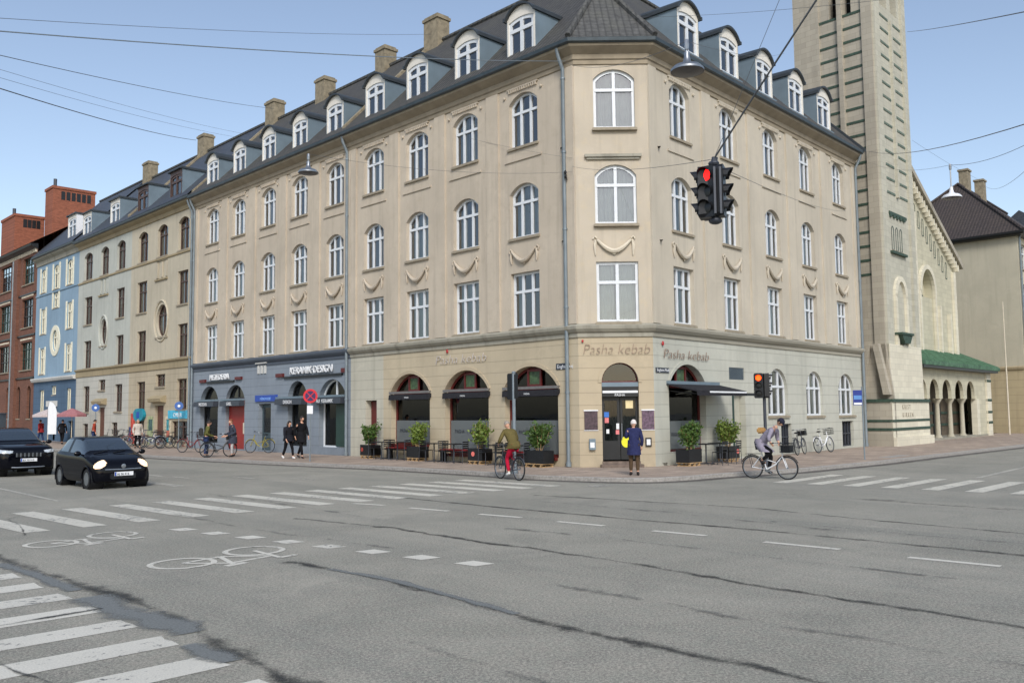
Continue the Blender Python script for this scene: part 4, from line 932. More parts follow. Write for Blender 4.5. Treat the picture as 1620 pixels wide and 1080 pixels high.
g3 = [(30.72, 33.9, 1.75, 5.0, O(31.55, 32.95, 2.3, 4.17, 4.17)), (33.9, 37.1, 3.2, 5.0, O(34.72, 36.15, 3.78, 4.56, 4.56)), (37.1, 40.6, 1.75, 5.0, O(37.85, 39.2, 2.3, 4.17, 4.17)),
      (30.72, 33.9, 0, 1.75, O(31.0, 33.6, .45, 1.6, 1.6)), (33.9, 37.1, 0, 3.2, O(34.85, 36.15, .06, 2.57, 2.57, nowin=1)), (37.1, 40.6, 0, 1.75, O(37.9, 39.15, .1, 1.65, 1.65))]
b3 = pairhouse(30.72, 40.6, 'beige_house', 'warm beige terrace house with brown windows and an oval window', M['beige3'], M['beige3g'], [(31.57, 33.12), (34.7, 36.28), (37.85, 39.45)], [(31.62, 33.1), (37.87, 39.5)], (34.5, 36.25, 6.95, 9.03), (34.7, 36.4), [(31.57, 32.98), (37.9, 39.35)], g3, 'bframe', 1)
g4 = [(40.6, 43.9, 1.75, 5.0, O(41.78, 43.1, 2.25, 4.14, 4.14)), (43.9, 47.1, 3.2, 5.0, O(44.98, 46.28, 3.8, 4.55, 4.55)), (47.1, 51.0, 1.75, 5.0, O(48.1, 49.4, 2.25, 4.16, 4.16)),
      (40.6, 43.9, 0, 1.75, O(42.5, 43.6, .5, 1.5, 1.5)), (43.9, 47.1, 0, 3.2, O(44.95, 46.2, .06, 2.55, 2.55, nowin=1)), (47.1, 51.0, 0, 1.75, O(48.2, 49.3, .45, 1.4, 1.4))]
b4 = pairhouse(40.6, 51.0, 'pale_grey_house', 'pale grey terrace house with brown windows and a small oval window', M['grey4'], M['grey4g'], [(41.73, 43.28), (44.86, 46.42), (48.1, 49.88)], [(41.75, 43.2), (48.0, 49.62)], (44.9, 46.2, 7.0, 8.95), (44.85, 46.5), [(41.75, 43.1), (48.0, 49.5)], g4, 'bframe', 4)
for b, U0, U1 in ((b3, 30.72, 40.6), (b4, 40.6, 51.0)):
    e = .001 if b is b4 else 0
    sweep(PD(U0, U1), [nl], [(-.02, 4.85), (.06, 4.87), (.06, 5.28), (.16, 5.34), (.18, 5.44), (-.02, 5.48)]).build('ledge', M['band3'], b)
    sweep(PD(U0, U1), [nl], [(-.02, 11.92), (.07, 11.95), (.07, 12.06), (-.02, 12.1)]).build('ledge', M['band3'], b)
    sweep(PD(U0, U1), [nl], [(-.02, 14.6), (.08, 14.62), (.12, 14.85), (.35, 14.98), (.42, 15.1), (-.02, 15.14)]).build('cornice', M['band3'], b)
    sweep(PD(U0, U1), [nl], [(p[0]-.02, p[1]+.12) for p in GUT]).build('gutter', M['gutter'], b)
    MB(FL).box(U0, U1, -.01, .06, 0, 1.55).build('plinth', M['plinth3'], b) if False else None
    c = 35.5 if b is b3 else 45.58
    dd = MB(FL).box(c-.62, c+.62, -.24, -.16, .06, 2.55).build('door', simple('brown_door', (96, 62, 48), .6, var=.3), b)
    MB(FL).prism([(0, 2.75), (.35, 2.8), (.4, 3.0), (.1, 3.2), (0, 3.2)], c-1.0, c+1.0, axis='u').build('door_hood', M['band3'], b)
    x = MB(FL); op = O(c-1.1, c+1.1, 6.7, 8.0, 9.3)
    N = 24; cz = 7.98; ra, rb = (1.05, 1.3) if b is b3 else (.82, 1.2)
    x.tube([(c-.05+ra*math.cos(2*math.pi*k/N), .02, cz+rb*math.sin(2*math.pi*k/N)) for k in range(N)], .07, 6, closed=True); x.build('oval_moulding', M['beige3'] if b is b3 else M['grey4'], b)
    pitched(FL, b, U0, U1, M['slate'], z=15.25)
downpipe(FL, b3, 30.95)
for u, b, fc in ((33.4, b3, 'bframe'), (38.6, b3, 'bframe'), (43.6, b4, 'wframe'), (49.2, b4, 'wframe')):
    dormer(FL, b, u, wd=.9, w0=.1, z0=15.5, zt=17.3, arched=False, face=fc, back=2.2)
chimney(FL, b3, 40.3, hw=.5, z1=22.3); chimney(FL, b4, 50.3, hw=.55, z1=22.4)
MB(FL).prism([(.3, 15.4), (-5, 20.95), (-5, 21.2), (.3, 15.65)], 40.4, 40.7, axis='u').build('parapet', M['chim'], b3)
# murals and little shop signs on the beige base
s_ = shopsign(31.2, 34.0, 1.75, 2.25, 'CYKLER', 'sky blue shop board under the beige house window', (simple('board_cyan', (70, 176, 206), .5, var=.2), M['white2']), .34)
s_ = root('shop_sign', FL.P(38.5, 0, 1.7), label='rounded teal and dark blue sign above the basement shop', cat='sign'); x = MB(FL); x.prism([(38.4+.85*math.cos(2*math.pi*k/20)*abs(math.cos(2*math.pi*k/20))**-.3 if abs(math.cos(2*math.pi*k/20)) > .01 else 38.4, 2.0+.42*math.sin(2*math.pi*k/20)) for k in range(20)], .02, .2); x.build('board', simple('board_teal', (20, 130, 150), .5, var=.3), s_)
MB(FL).box(38.2, 38.65, .2, .215, 1.8, 2.2).build('emblem', simple('emblem_blue', (24, 70, 160), .5), s_)
mur = [(33.7, 34.6, .1, 1.9, (190, 176, 150)), (34.0, 34.35, .3, 1.7, (60, 140, 150)), (36.4, 37.3, .1, 1.9, (150, 158, 120)), (39.4, 40.1, .1, 2.1, (190, 74, 60)), (30.9, 31.2, .1, 1.7, (206, 200, 190)), (36.5, 37.1, 1.0, 1.7, (70, 96, 90)), (40.0, 40.4, .2, 1.2, (60, 70, 110)), (33.9, 34.3, .6, 1.0, (190, 110, 90))]
for k, (a, b_, z0, z1, c) in enumerate(mur):
    MB(FL).box(a, b_, 0, .004+.003*k, z0, z1).build('mural', simple('mural_%d' % k, c, .8, var=.5, scale=5.), b3)
# ================================================================== BLUE HOUSE
b5 = root('blue_house', tuple(FL.P(51.0, 0, 0)), label='blue plastered terrace house with white window surrounds and a white oval window', cat='building')
mb = MB(FL); ws = []
tops = [(52.16, 53.96), (55.35, 57.25), (58.71, 60.43)]; bnd = [51.0, 54.6, 58.0, 61.4]
for k in range(3):
    a, b_ = bnd[k], bnd[k+1]
    op = O(tops[k][0]+.25, tops[k][1]-.25, 12.3, 14.0, 14.25); cell(mb, a, b_, 12.0, 15.3, op, .2); ws.append(op)
    if k != 1:
        for (z0, z1, zb, zt) in ((8.2, 12.0, 8.82, 10.87), (5.0, 8.2, 5.48, 7.57)):
            u_ = (52.04, 53.75) if k == 0 else (58.5, 60.2); op = O(u_[0]+.25, u_[1]-.25, zb, zt, zt); cell(mb, a, b_, z0, z1, op, .2); ws.append(op)
    else:
        op = O(55.5, 56.8, 7.2, 8.05, 8.9, oval=True); cell(mb, a, b_, 5.0, 10.2, op, .2); ws.append(op)
        op = O(55.6, 56.9, 10.75, 11.95, 11.95); cell(mb, a, b_, 10.2, 12.0, op, .2); ws.append(op)
mb.build('wall', M['blue5'], b5)
for i, op in enumerate(ws):
    window(FL, b5, op, lights=2, trans=.66, t=.12, mat='cframe', curt=('sheer', 'open', 'sheer')[i % 3], seed=i % 3, rec=.08, sill=.12)
    if not op.get('oval'):
        f = MB(FL); a, b_, z0, z1 = op['a'], op['b'], op['zb'], op['zc']
        f.box(a-.25, a-.001, -.01, .05, z0-.1, z1+.12).box(b_+.001, b_+.25, -.01, .05, z0-.1, z1+.12); f.build('surround', M['cframe'], b5)
x = MB(FL); N = 24
for k in range(N):
    a0, a1 = 2*math.pi*k/N, 2*math.pi*(k+1)/N
    x.prism([(56.15+1.2*math.cos(a0), 8.05+1.25*math.sin(a0)), (56.15+1.2*math.cos(a1), 8.05+1.25*math.sin(a1)), (56.15+.66*math.cos(a1), 8.05+.86*math.sin(a1)), (56.15+.66*math.cos(a0), 8.05+.86*math.sin(a0))], 0, .06)
x.build('oval_moulding', M['cframe'], b5)
mb = MB(FL); gops = []
for (a, b_, op) in ((51.0, 54.6, O(52.1, 53.1, 2.3, 4.13, 4.13)), (54.6, 58.0, O(55.6, 56.8, 3.7, 4.4, 4.4)), (58.0, 61.4, O(58.6, 59.75, 2.3, 4.13, 4.13))): cell(mb, a, b_, 1.8, 4.9, op, .2); gops.append(op)
for (a, b_, op) in ((51.0, 54.6, O(51.5, 52.6, .1, 1.6, 1.6)), (54.6, 58.0, O(55.6, 56.7, .06, 1.75, 1.75)), (58.0, 61.4, None)): cell(mb, a, b_, 0, 1.8, op, .2)
mb.build('ground_floor_wall', M['blue5g'], b5)
for op in gops: window(FL, b5, op, lights=2, trans=0, t=.1, mat='cframe', curt='sheer', rec=.1, sill=.1)
MB(FL).box(55.2, 57.2, 0, .25, 2.75, 3.2).build('door_hood', M['white'], b5)
sweep(PD(51.0, 61.4), [nl], [(-.02, 4.8), (.2, 4.82), (.3, 5.0), (.3, 5.1), (-.02, 5.15)]).build('ledge', M['white'], b5)
sweep(PD(51.0, 61.4), [nl], [(-.02, 12.0), (.07, 12.02), (.07, 12.12), (-.02, 12.14)]).build('ledge', M['blue5'], b5)
sweep(PD(51.0, 61.4), [nl], [(-.02, 14.6), (.08, 14.62), (.12, 14.95), (.35, 15.1), (.42, 15.25), (-.02, 15.3)]).build('cornice', M['stoneL'], b5)
sweep(PD(51.0, 61.4), [nl], [(p[0]-.02, p[1]+.28) for p in GUT]).build('gutter', M['gutter'], b5)
rooms(b5, [(FL, 51.0, 61.4, -2.)]); pitched(FL, b5, 51.0, 61.4, M['slate'], z=15.4)
dormer(FL, b5, 53.6, wd=.95, z0=15.7, zt=17.9, arched=False, face='wframe', cheek='white2', back=2.2)
# ================================================================== BRICK BUILDING
b6 = root('brick_building', tuple(FL.P(61.4, 0, 0)), label='dark red brick building at the far left with tall orange brick chimney blocks', cat='building')
mb = MB(FL); ws = []
for (c, hw_) in ((63.85, 1.6), (70.7, 1.7), (77.6, 1.7), (84.5, 1.7)):
    a, b_ = {63.85: (61.4, 67.3), 70.7: (67.3, 74.1), 77.6: (74.1, 81.), 84.5: (81., 88.)}[c]
    for (z0, z1, zb, zt) in ((12.8, 16.4, 13.5, 15.85), (9.2, 12.8, 9.7, 12.2), (5.2, 9.2, 6.0, 8.42)):
        op = O(c-hw_, c+hw_, zb, zt, zt); cell(mb, a, b_, z0, z1, op, .25); ws.append(op)
mb.build('wall', M['brickL'], b6)
for i, op in enumerate(ws): window(FL, b6, op, lights=4, trans=(.4, .75), t=.07, mat='dframe' if i % 2 else 'gframe', curt='none', rec=.2, sill=.3, glass='glass')
mb = MB(FL); gops = []
us = [61.4, 64.0, 67.3, 70.6, 74.1, 78, 82, 88]
for a, b_ in zip(us[:-1], us[1:]): m_ = (a+b_)/2; op = O(m_-.5, m_+.5, 1.8, 4.1, 4.6); cell(mb, a, b_, 0, 5.2, op, .25); gops.append(op)
mb.build('ground_floor_wall', M['brickL'], b6)
for op in gops: window(FL, b6, op, lights=2, trans=.6, t=.07, mat='dframe', rec=.2, sill=.25)
x = MB(FL)
for u in (66.9, 73.9, 80.8): x.box(u-.55, u+.55, -.01, .22, 0, 16.0)
x.build('buttress', M['brickL'], b6); MB(FL).tube([(68.0, .12, 0), (68.0, .12, 16.0)], .08, 8).build('downpipe', M['pipe'], b6)
for z in (5.2, 8.9, 12.5): sweep(PD(61.4, 88), [nl], [(-.01, z), (.1, z+.02), (.1, z+.14), (-.01, z+.18)]).build('ledge', M['dframe'], b6)
x = MB(FL)
for z in (8.6, 12.35):
    for c in (63.85, 70.7, 77.6):
        for k in range(14): x.box(c-1.65+k*.24, c-1.65+k*.24+.13, 0, .06, z, z+.14)
for k in range(60): x.box(61.6+k*.44, 61.6+k*.44+.22, 0, .14, 16.05, 16.35)
x.build('brick_frieze', M['cream'], b6)
sweep(PD(61.4, 88), [nl], [(-.02, 16.3), (.2, 16.4), (.55, 16.55), (.6, 16.7), (-.02, 16.75)]).build('cornice', M['dframe'], b6)
pitched(FL, b6, 61.4, 88, M['slate'], z=16.75, w0=.6, wr=-5.5, wb=-11, sl=.62); rooms(b6, [(FL, 61.4, 88, -2.)], z1=16)
def stack(u0, u1, w0, w1, z0, z1, n):
    c = MB(FL).box(u0, u1, w1, w0, z0, z1-.25).box(u0-.08, u1+.08, w1-.08, w0+.08, z1-.25, z1)
    o = c.build('chimney', M['brickO'], b6); s = MB(FL)
    for k in range(n): ww = w0-.9-(w0-w1-1.2)*k/(n-.4); s.box(u0-.02, u0+.05, ww-.17, ww+.17, z1-1.25, z1-.45)
    child('flue_slot', s.mesh('flue_slot', ORI[b6.name]), M['dframe'], o)
    child('vent_pipe', MB(FL).tube([((u0+u1)/2, w0-.5, z1), ((u0+u1)/2, w0-.5, z1+.9)], .16, 8).mesh('vent_pipe', ORI[b6.name]), M['dgrey'], o)
stack(68, 70.2, -3.0, -6.8, 17.5, 23.6, 6); stack(72, 76.4, -.9, -3.5, 17.0, 21.3, 4)

# ================================================================== CHURCH
ch = root('church', tuple(FR.P(19.6, .9, 0)), label='cream stone church with a tall square banded tower and gabled front', cat='church')
UT, WT = 20.15, .9
FTL = Fr(FR.P(UT, WT, 0), dl, nl, -dl); FTR = Fr(FR.P(UT, WT, 0), dr, nr, dr); TW, TD = 4.85, 4.4
mb = MB(FTL); cell(mb, 0, TD, 0, 22.8, None); Bel = [O(1.12, 1.56, 23.05, 26.6, 26.9), O(1.9, 2.34, 23.05, 26.6, 26.9)]
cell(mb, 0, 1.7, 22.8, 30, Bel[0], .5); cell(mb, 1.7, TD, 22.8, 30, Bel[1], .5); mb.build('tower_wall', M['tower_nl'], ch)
mb = MB(FTR); cell(mb, 0, TW, 0, 23.4, None); cell(mb, 0, 2.6, 23.4, 30, O(1.2, 2.25, 23.6, 26.6, 27.1), .5); cell(mb, 2.6, TW, 23.4, 30, O(2.8, 3.8, 23.6, 26.6, 27.1), .5); mb.build('tower_wall', M['tower_nr'], ch)
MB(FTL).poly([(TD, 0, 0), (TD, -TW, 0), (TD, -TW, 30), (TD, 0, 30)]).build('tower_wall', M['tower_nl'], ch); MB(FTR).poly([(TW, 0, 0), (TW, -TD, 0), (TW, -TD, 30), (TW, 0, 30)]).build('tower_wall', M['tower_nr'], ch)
x = MB(FTL).box(.3, TD-.3, -1.0, -.9, 22.9, 29.8); x.fr = FTR; x.box(.3, TW-.3, -1.0, -.9, 23, 29.8); x.fr = None; x.build('belfry_interior', M['interior'], ch)
MB(FTR).prism([(-.3, 30), (TW+.3, 30), (TW/2, 38)], -TD-.3, .3).build('tower_roof', M['copper'], ch)
# corner strips, recess and bands, shaded side
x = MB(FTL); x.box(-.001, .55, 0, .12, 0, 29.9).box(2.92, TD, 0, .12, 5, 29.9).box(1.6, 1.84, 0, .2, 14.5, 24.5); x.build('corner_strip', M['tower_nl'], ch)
x = MB(FTL)
for k in range(20): z = 22.95-.745*k; x.box(.55, 1.6, 0, .03, z, z+.13); x.box(1.84, 2.92, 0, .03, z, z+.13)
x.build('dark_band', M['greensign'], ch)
x = MB(FTR); x.box(0, .75, 0, .12, 2.4, 29.9).box(TW-.6, TW, 0, .12, 2.4, 29.9).box(2.45, 2.65, 0, .14, 13.2, 23.0); x.build('corner_strip', M['tower_nr'], ch)
x = MB(FTR)
for k in range(14): z = 22.95-.745*k; x.box(.78, 2.3, 0, .03, z, z+.12); x.box(2.8, TW-.65, 0, .03, z, z+.12)
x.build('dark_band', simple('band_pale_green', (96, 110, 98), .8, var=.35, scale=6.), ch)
x = MB(FTR).box(1.2, 3.8, -.001, .06, 12.15, 12.3)
for k in range(5): x.box(1.25+k*.5, 1.5+k*.5, 0, .09, 12.0, 12.15)
x.build('frieze', M['greensign'], ch)
for k in range(3):
    op = O(1.45+k*.62, 1.8+k*.62, 10.25, 11.4, 11.55)
    window(FTR, ch, op, lights=1, trans=0, t=.05, mat='gframe', rec=-.02, sill=.06, glass='glassd', name='tower_window')
MB(FTR).box(1.2, 3.4, 0, .16, 10.05, 10.18).build('ledge', M['greensign'], ch)
x = MB(FTR); N = 12
op = O(1.35, 3.2, 0, 7.9, 8.9); T = top_fn(op)
for k in range(N):
    c0, c1 = 2.28+.93*math.cos(math.pi*k/N), 2.28+.93*math.cos(math.pi*(k+1)/N)
    x.prism([(c0, T(c0)), (c1, T(c1)), (2.28+(c1-2.28)*.7, T(c1)-.28), (2.28+(c0-2.28)*.7, T(c0)-.28)], 0, .14)
x.box(1.35, 1.6, 0, .14, 5.2, 7.9).box(2.95, 3.2, 0, .14, 5.2, 7.9); x.build('blind_arch', M['church2'], ch)
MB(FTR).prism([(1.4, 5.75), (3.0, 5.75), (2.6, 5.3), (1.8, 5.3)], 0, .35).box(1.3, 3.1, 0, .4, 5.75, 5.86).build('corbel_ledge', M['greensign'], ch)
MB(FTR).ball((2.2, .05, 3.9), .32, (.9, .3, 2.2), 10, 8).build('relief', M['rbl'], ch)
# base with dark bands
x = MB(FTL).box(-.35, 3.0, 0, .5, 0, 2.25); x.prism([(-.35+.0, 2.25), (3.0, 2.25), (3.0, 5.2), (0, 5.2)], 0, .12); x.build('tower_base', M['tower_nl'], ch)
x = MB(FTR).box(-.5, 5.15, 0, .34, 0, 2.25).box(-.5, 5.3, 0, .5, 0, .45); x.prism([(.0, 2.25), (5.0, 2.25), (4.85, 5.2), (0, 5.2)], 0, .16); x.build('tower_base', M['church2'], ch)
x = MB(FTR).box(-.52, 5.2, -.2, .40, 2.22, 2.38).box(-.52, 5.2, -.2, .37, 1.22, 1.34).box(-.52, 5.2, -.2, .37, .78, .92); x.fr = FTL; x.box(-.3, 3.02, -.2, .56, 2.22, 2.38).box(-.3, 3.02, -.2, .53, 1.22, 1.34).box(-.3, 3.02, -.2, .53, .78, .92); x.fr = None; x.build('dark_band', M['greensign'], ch)
text('inscription', 'K R I S T', .34, M['sill'], ch, FTR.P(.9, .345, 1.86), FTR.xr, .006); text('inscription', 'K I R K E N', .34, M['sill'], ch, FTR.P(.9, .345, 1.45), FTR.xr, .006)
x = MB(FTL); x.prism([(.25, 5.2), (.55, 5.2), (.1, 2.6), (-.25, 2.6)], .12, .42).prism([(.7, 5.2), (1.0, 5.2), (1.5, 2.6), (1.15, 2.6)], .12, .42); x.build('brace_stone', M['tower_nl'], ch)
# nave gable
WG = -1.2; rake = lambda u: 16.05-.517*(u-31.5)
FG = Fr(FR.P(0, WG, 0), dr, nr, dr); UE = 39.7
mb = MB(FG); a0 = 23.5
uap = 29.5; zap = rake(uap)
cell(mb, uap, 31.2, 0, 14, None) if 0 else None
mb.poly([(a0, 0, 0), (31.2, 0, 0), (31.2, 0, rake(31.2)), (uap, 0, zap), (a0, 0, zap-3.2)])
op = O(32.4, 35.0, 5.4, 9.4, 10.7); T = top_fn(op)
us_ = usamples(op)
mb.poly([(31.2, 0, 0), (32.4, 0, 0), (32.4, 0, rake(32.4)), (31.2, 0, rake(31.2))])
mb.poly([(32.4, 0, 0), (35.0, 0, 0), (35.0, 0, 5.4), (32.4, 0, 5.4)])
for p_, q_ in zip(us_[:-1], us_[1:]):
    mb.poly([(p_, 0, T(p_)), (q_, 0, T(q_)), (q_, 0, rake(q_)), (p_, 0, rake(p_))]); mb.poly([(p_, 0, T(p_)), (q_, 0, T(q_)), (q_, -.5, T(q_)), (p_, -.5, T(p_))])
for e in (32.4, 35.0): mb.poly([(e, 0, 5.4), (e, 0, 9.4), (e, -.5, 9.4), (e, -.5, 5.4)])
mb.poly([(32.4, -.5, 5.4), (35, -.5, 5.4), (35, -.5, 10.8), (32.4, -.5, 10.8)])
mb.poly([(35.0, 0, 0), (UE, 0, 0), (UE, 0, rake(UE)), (35.0, 0, rake(35.0))]); mb.poly([(UE, 0, 0), (UE, -12, 0), (UE, -12, rake(UE)), (UE, 0, rake(UE))])
mb.build('gable_wall', M['church'], ch)
for k, (u, z) in enumerate(((32.75, 6.2), (33.9, 6.0))):
    window(FG, ch, O(u, u+.75, z, 8.9, 9.3), lights=1, trans=0, t=.08, mat='gframe', rec=.46, sill=0, glass='glassd', name='gable_window')
x = MB(FG)
for (u, zt) in ((31.5, 14.2), (35.9, 8.6), (38.0, 8.2)): x.box(u-.12, u+.12, 0, .22, 4.5, zt)
op = O(32.1, 35.3, 0, 9.4, 11.1); T = top_fn(op); N = 14
for k in range(N):
    c0, c1 = 33.7+1.6*math.cos(math.pi*k/N), 33.7+1.6*math.cos(math.pi*(k+1)/N); s0, s1 = 33.7+(c0-33.7)*.83, 33.7+(c1-33.7)*.83
    x.prism([(c0, T(c0)), (c1, T(c1)), (s1, T(c1)-.3), (s0, T(c0)-.3)], 0, .18)
x.box(UE-.5, UE, 0, .15, 0, rake(UE)-.6); x.box(32.05, 32.35, 0, .15, 4.5, 9.4).box(35.05, 35.35, 0, .15, 4.5, 9.4); x.build('stone_trim', M['church2'], ch)
x = MB(FG); x.prism([(uap, zap), (40.3, rake(40.3)), (40.3, rake(40.3)+.35), (uap, zap+.35)], -12, .5); x.build('gable_coping', M['tower_nl'], ch)
x = MB(FG)
for k in range(22): u = 30.4+k*.44; x.box(u, u+.2, 0, .35, rake(u)-.55, rake(u)-.1)
x.build('corbel', M['church2'], ch)
for k in range(10):
    u = 31.1+k*.75; zt = rake(u)-1.0; op = O(u, u+.36, zt-1.15, zt-.18, zt)
    fm, gm, sm, cm = win_meshes(.36, 1.15, .17, 'seg', 1, 0, .05, 'none', 0, 0)
    window(FG, ch, op, lights=1, trans=0, t=.05, mat='gframe', rec=-.02, sill=0, glass='glassd', name='lancet')
# portico
pu0, pu1, pw = 25.9, 40.9, .4
FPt = Fr(FR.P(0, pw, 0), dr, nr, dr)
arches = [(26.2, 27.75), (28.25, 29.95), (30.6, 32.35), (33.1, 34.85), (35.55, 37.3)]
mb = MB(FPt); bounds = [pu0]+[(a[1]+b[0])/2 for a, b in zip(arches[:-1], arches[1:])]+[37.9]
for (a, b), u0, u1 in zip(arches, bounds[:-1], bounds[1:]): cell(mb, u0, u1, 2.45, 4.6, O(a, b, 2.45, 2.75, 3.6), .2)
mb.poly([(37.9, 0, 0), (pu1, 0, 0), (pu1, 0, 4.6), (37.9, 0, 4.6)]); mb.poly([(pu1, 0, 0), (pu1, -2.5, 0), (pu1, -2.5, 4.6), (pu1, 0, 4.6)])
mb.build('arcade_wall', M['church'], ch)
for b in bounds[1:-1]+[26.05]:
    c = MB(FPt); c.lathe((b, -.25, 0), [(.26, 0), (.26, .12), (.2, .2), (.15, .3), (.13, 2.1), (.16, 2.2), (.26, 2.35), (.28, 2.46)], 12); c.build('column', M['rbl'], ch, smooth=True)
x = MB(FPt).box(37.5, 38.1, -.3, .05, 0, 2.45).box(39.9, 40.9, -.02, .1, 0, 4.3); x.build('pier', M['church2'], ch)
x = MB(FPt)
for z in (.8, 1.5, 2.3, 3.6): x.box(39.9, 40.92, -.01, .12, z, z+.16)
x.box(pu0, pu1, -1.47, -1.42, .75, .9).box(pu0, pu1, -1.47, -1.42, 1.5, 1.65); x.build('dark_band', M['greensign'], ch)
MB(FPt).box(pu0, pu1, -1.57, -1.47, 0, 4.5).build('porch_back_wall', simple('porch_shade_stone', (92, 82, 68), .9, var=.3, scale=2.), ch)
MB(FPt).box(pu0, pu1, -2.5, .05, -.02, .12).build('porch_floor', M['stoneL'], ch); MB(FPt).box(33.4, 34.8, -1.47, -1.4, .12, 2.2).build('door', M['dframe'], ch)
x = MB(FPt).prism([(.55, 4.35), (.6, 4.55), (-2.4, 5.9), (-2.4, 5.6)], pu0-.2, pu1+.6, axis='u'); x.build('porch_roof', M['copper'], ch)
x = MB(FPt); 
for k in range(44): u = pu0-.1+k*.355; x.box(u, u+.05, -.0, .6, 4.45, 4.49) if False else x.prism([(.6, 4.56), (.6, 4.62), (-2.4, 5.97), (-2.4, 5.91)], u, u+.05, axis='u')
x.build('roof_seam', M['copper'], ch)
MB(FPt).box(pu0-.1, pu1+.4, -.3, .5, 4.2, 4.36).build('porch_eave', M['dframe'], ch)
MB(FR).lathe((41.3, .9, 3.9+.9), [(.02, 1.3), (.06, .9), (.12, .6), (.5, .35), (.62, -.1), (.6, -.2)], 10).build('turret_cap', M['copper'], ch) if False else None
MB(FR).box(31.5, 40.4, -13, -1.25, 0, 9.0).build('nave', M['church'], ch)
s_ = root('flagpole', tuple(FR.P(42.2, 1.2, 0)), label='thin pale flagpole in front of the grey gable wall', cat='pole'); MB(FR).tube([(42.2, 1.2, 0), (42.2, 1.2, 9.2)], [.06, .03], 6).build('mast', M['cream'], s_)
# ================================================================== RIGHT BUILDING
rb = root('gable_house', tuple(FR.P(46, 1.5, 0)), label='grey plastered house with blank side wall and dark hipped roof right of the church', cat='building')
FS = Fr(FR.P(46, 1.5, 0), dl, nl, -dl); FSR = Fr(FR.P(46, 1.5, 0), dr, nr, dr); D = 10.6; E = 14.6; LR = 26
mb = MB(FS); mb.poly([(0, 0, 4.7), (D, 0, 4.7), (D, 0, E), (0, 0, E)]); mb.build('side_wall', M['rbl'], rb)
mb = MB(FS); mb.poly([(-.0, .04, 0), (D, .04, 0), (D, .04, 4.7), (0, .04, 4.7)]); mb.build('side_base_wall', M['rblg'], rb)
sweep([FS.P(D, 0, 0), FS.P(0, 0, 0)], [nl], [(0, 4.55), (.14, 4.6), (.18, 4.75), (0, 4.85)]).build('ledge', M['band3'], rb)
mb = MB(FSR); ws = []
for k in range(7):
    u0 = .0+k*3.7
    for (z0, z1, zb, zt) in ((0, 4.9, 1.2, 3.4), (4.9, 8.2, 5.5, 7.5), (8.2, 11.5, 8.9, 10.9), (11.5, E, 12.0, 13.9)): op = O(u0+1.0, u0+2.5, zb, zt, zt); cell(mb, u0, u0+3.7, z0, z1, op, .2); ws.append(op)
mb.build('wall', M['rbr'], rb)
for i, op in enumerate(ws[:12]): window(FSR, rb, op, lights=2, trans=.66, curt=CUR[i % 12], seed=i % 4)
e0 = FS.P(-.6, .6, E); e1 = FS.P(D+.6, .6, E); ap = FR.P(46+5.5, 1.5-D/2, 20.1); ap2 = FR.P(46+LR-5, 1.5-D/2, 20.1)
f0 = FSR.P(LR, .6, E); f1 = FSR.P(LR, -D-.6, E)
MB().wpoly([e0, e1, ap]).wpoly([e0, f0, ap2, ap]).wpoly([e1, f1, ap2, ap]).build('roof', M['roofT'], rb)
MB(FSR).poly([(0, -D, 0), (LR, -D, 0), (LR, -D, E), (0, -D, E)]).build('rear_wall', M['rbr'], rb)
sweep([e1-V3(0, 0, E), e0-V3(0, 0, E), f0-V3(0, 0, E)], [nl, nr], [(-.65, E-.25), (-.1, E-.22), (.02, E-.1), (.04, E+.04), (-.1, E+.04)]).build('eave', M['dframe'], rb)
h_ = MB(); h_.tube([tuple(e0+V3(0, 0, .08)), tuple(ap+V3(0, 0, .08)), tuple(e1+V3(0, 0, .08))], .13, 6).tube([tuple(ap+V3(0, 0, .08)), tuple(ap2+V3(0, 0, .08))], .13, 6); h_.build('ridge_tiles', M['roofT'], rb)
FRC = Fr(FR.P(46, 1.5-D/2, 0), dr, nr, dr)
for u in (7.6, 12.2):
    c = MB(FRC).box(u-.45, u+.45, -.35, .35, 19.4, 21.6).box(u-.55, u+.55, -.42, .42, 21.6, 21.75); c.build('chimney', M['chim'], rb)
x = MB(FS).prism([(7.2, 15.4), (8.3, 15.4), (8.3, 16.6), (7.2, 16.6)], -.9, -.2); x.build('roof_window', M['zinc'], rb)
rooms(rb, [(FSR, .4, 25.5, -2.)], z1=14); downpipe(FSR, rb, .15)
fb = root('far_house', tuple(FR.P(73, 1.5, 0)), label='pale house with a grey roof at the far right edge', cat='building')
MB(FR).box(73, 90, -9, 1.4, 0, 17).build('wall', M['rbr'], fb); MB(FR).prism([(2, 17), (-4, 21.5), (-9.5, 17)], 72.7, 90, axis='u').build('roof', M['slate'], fb)

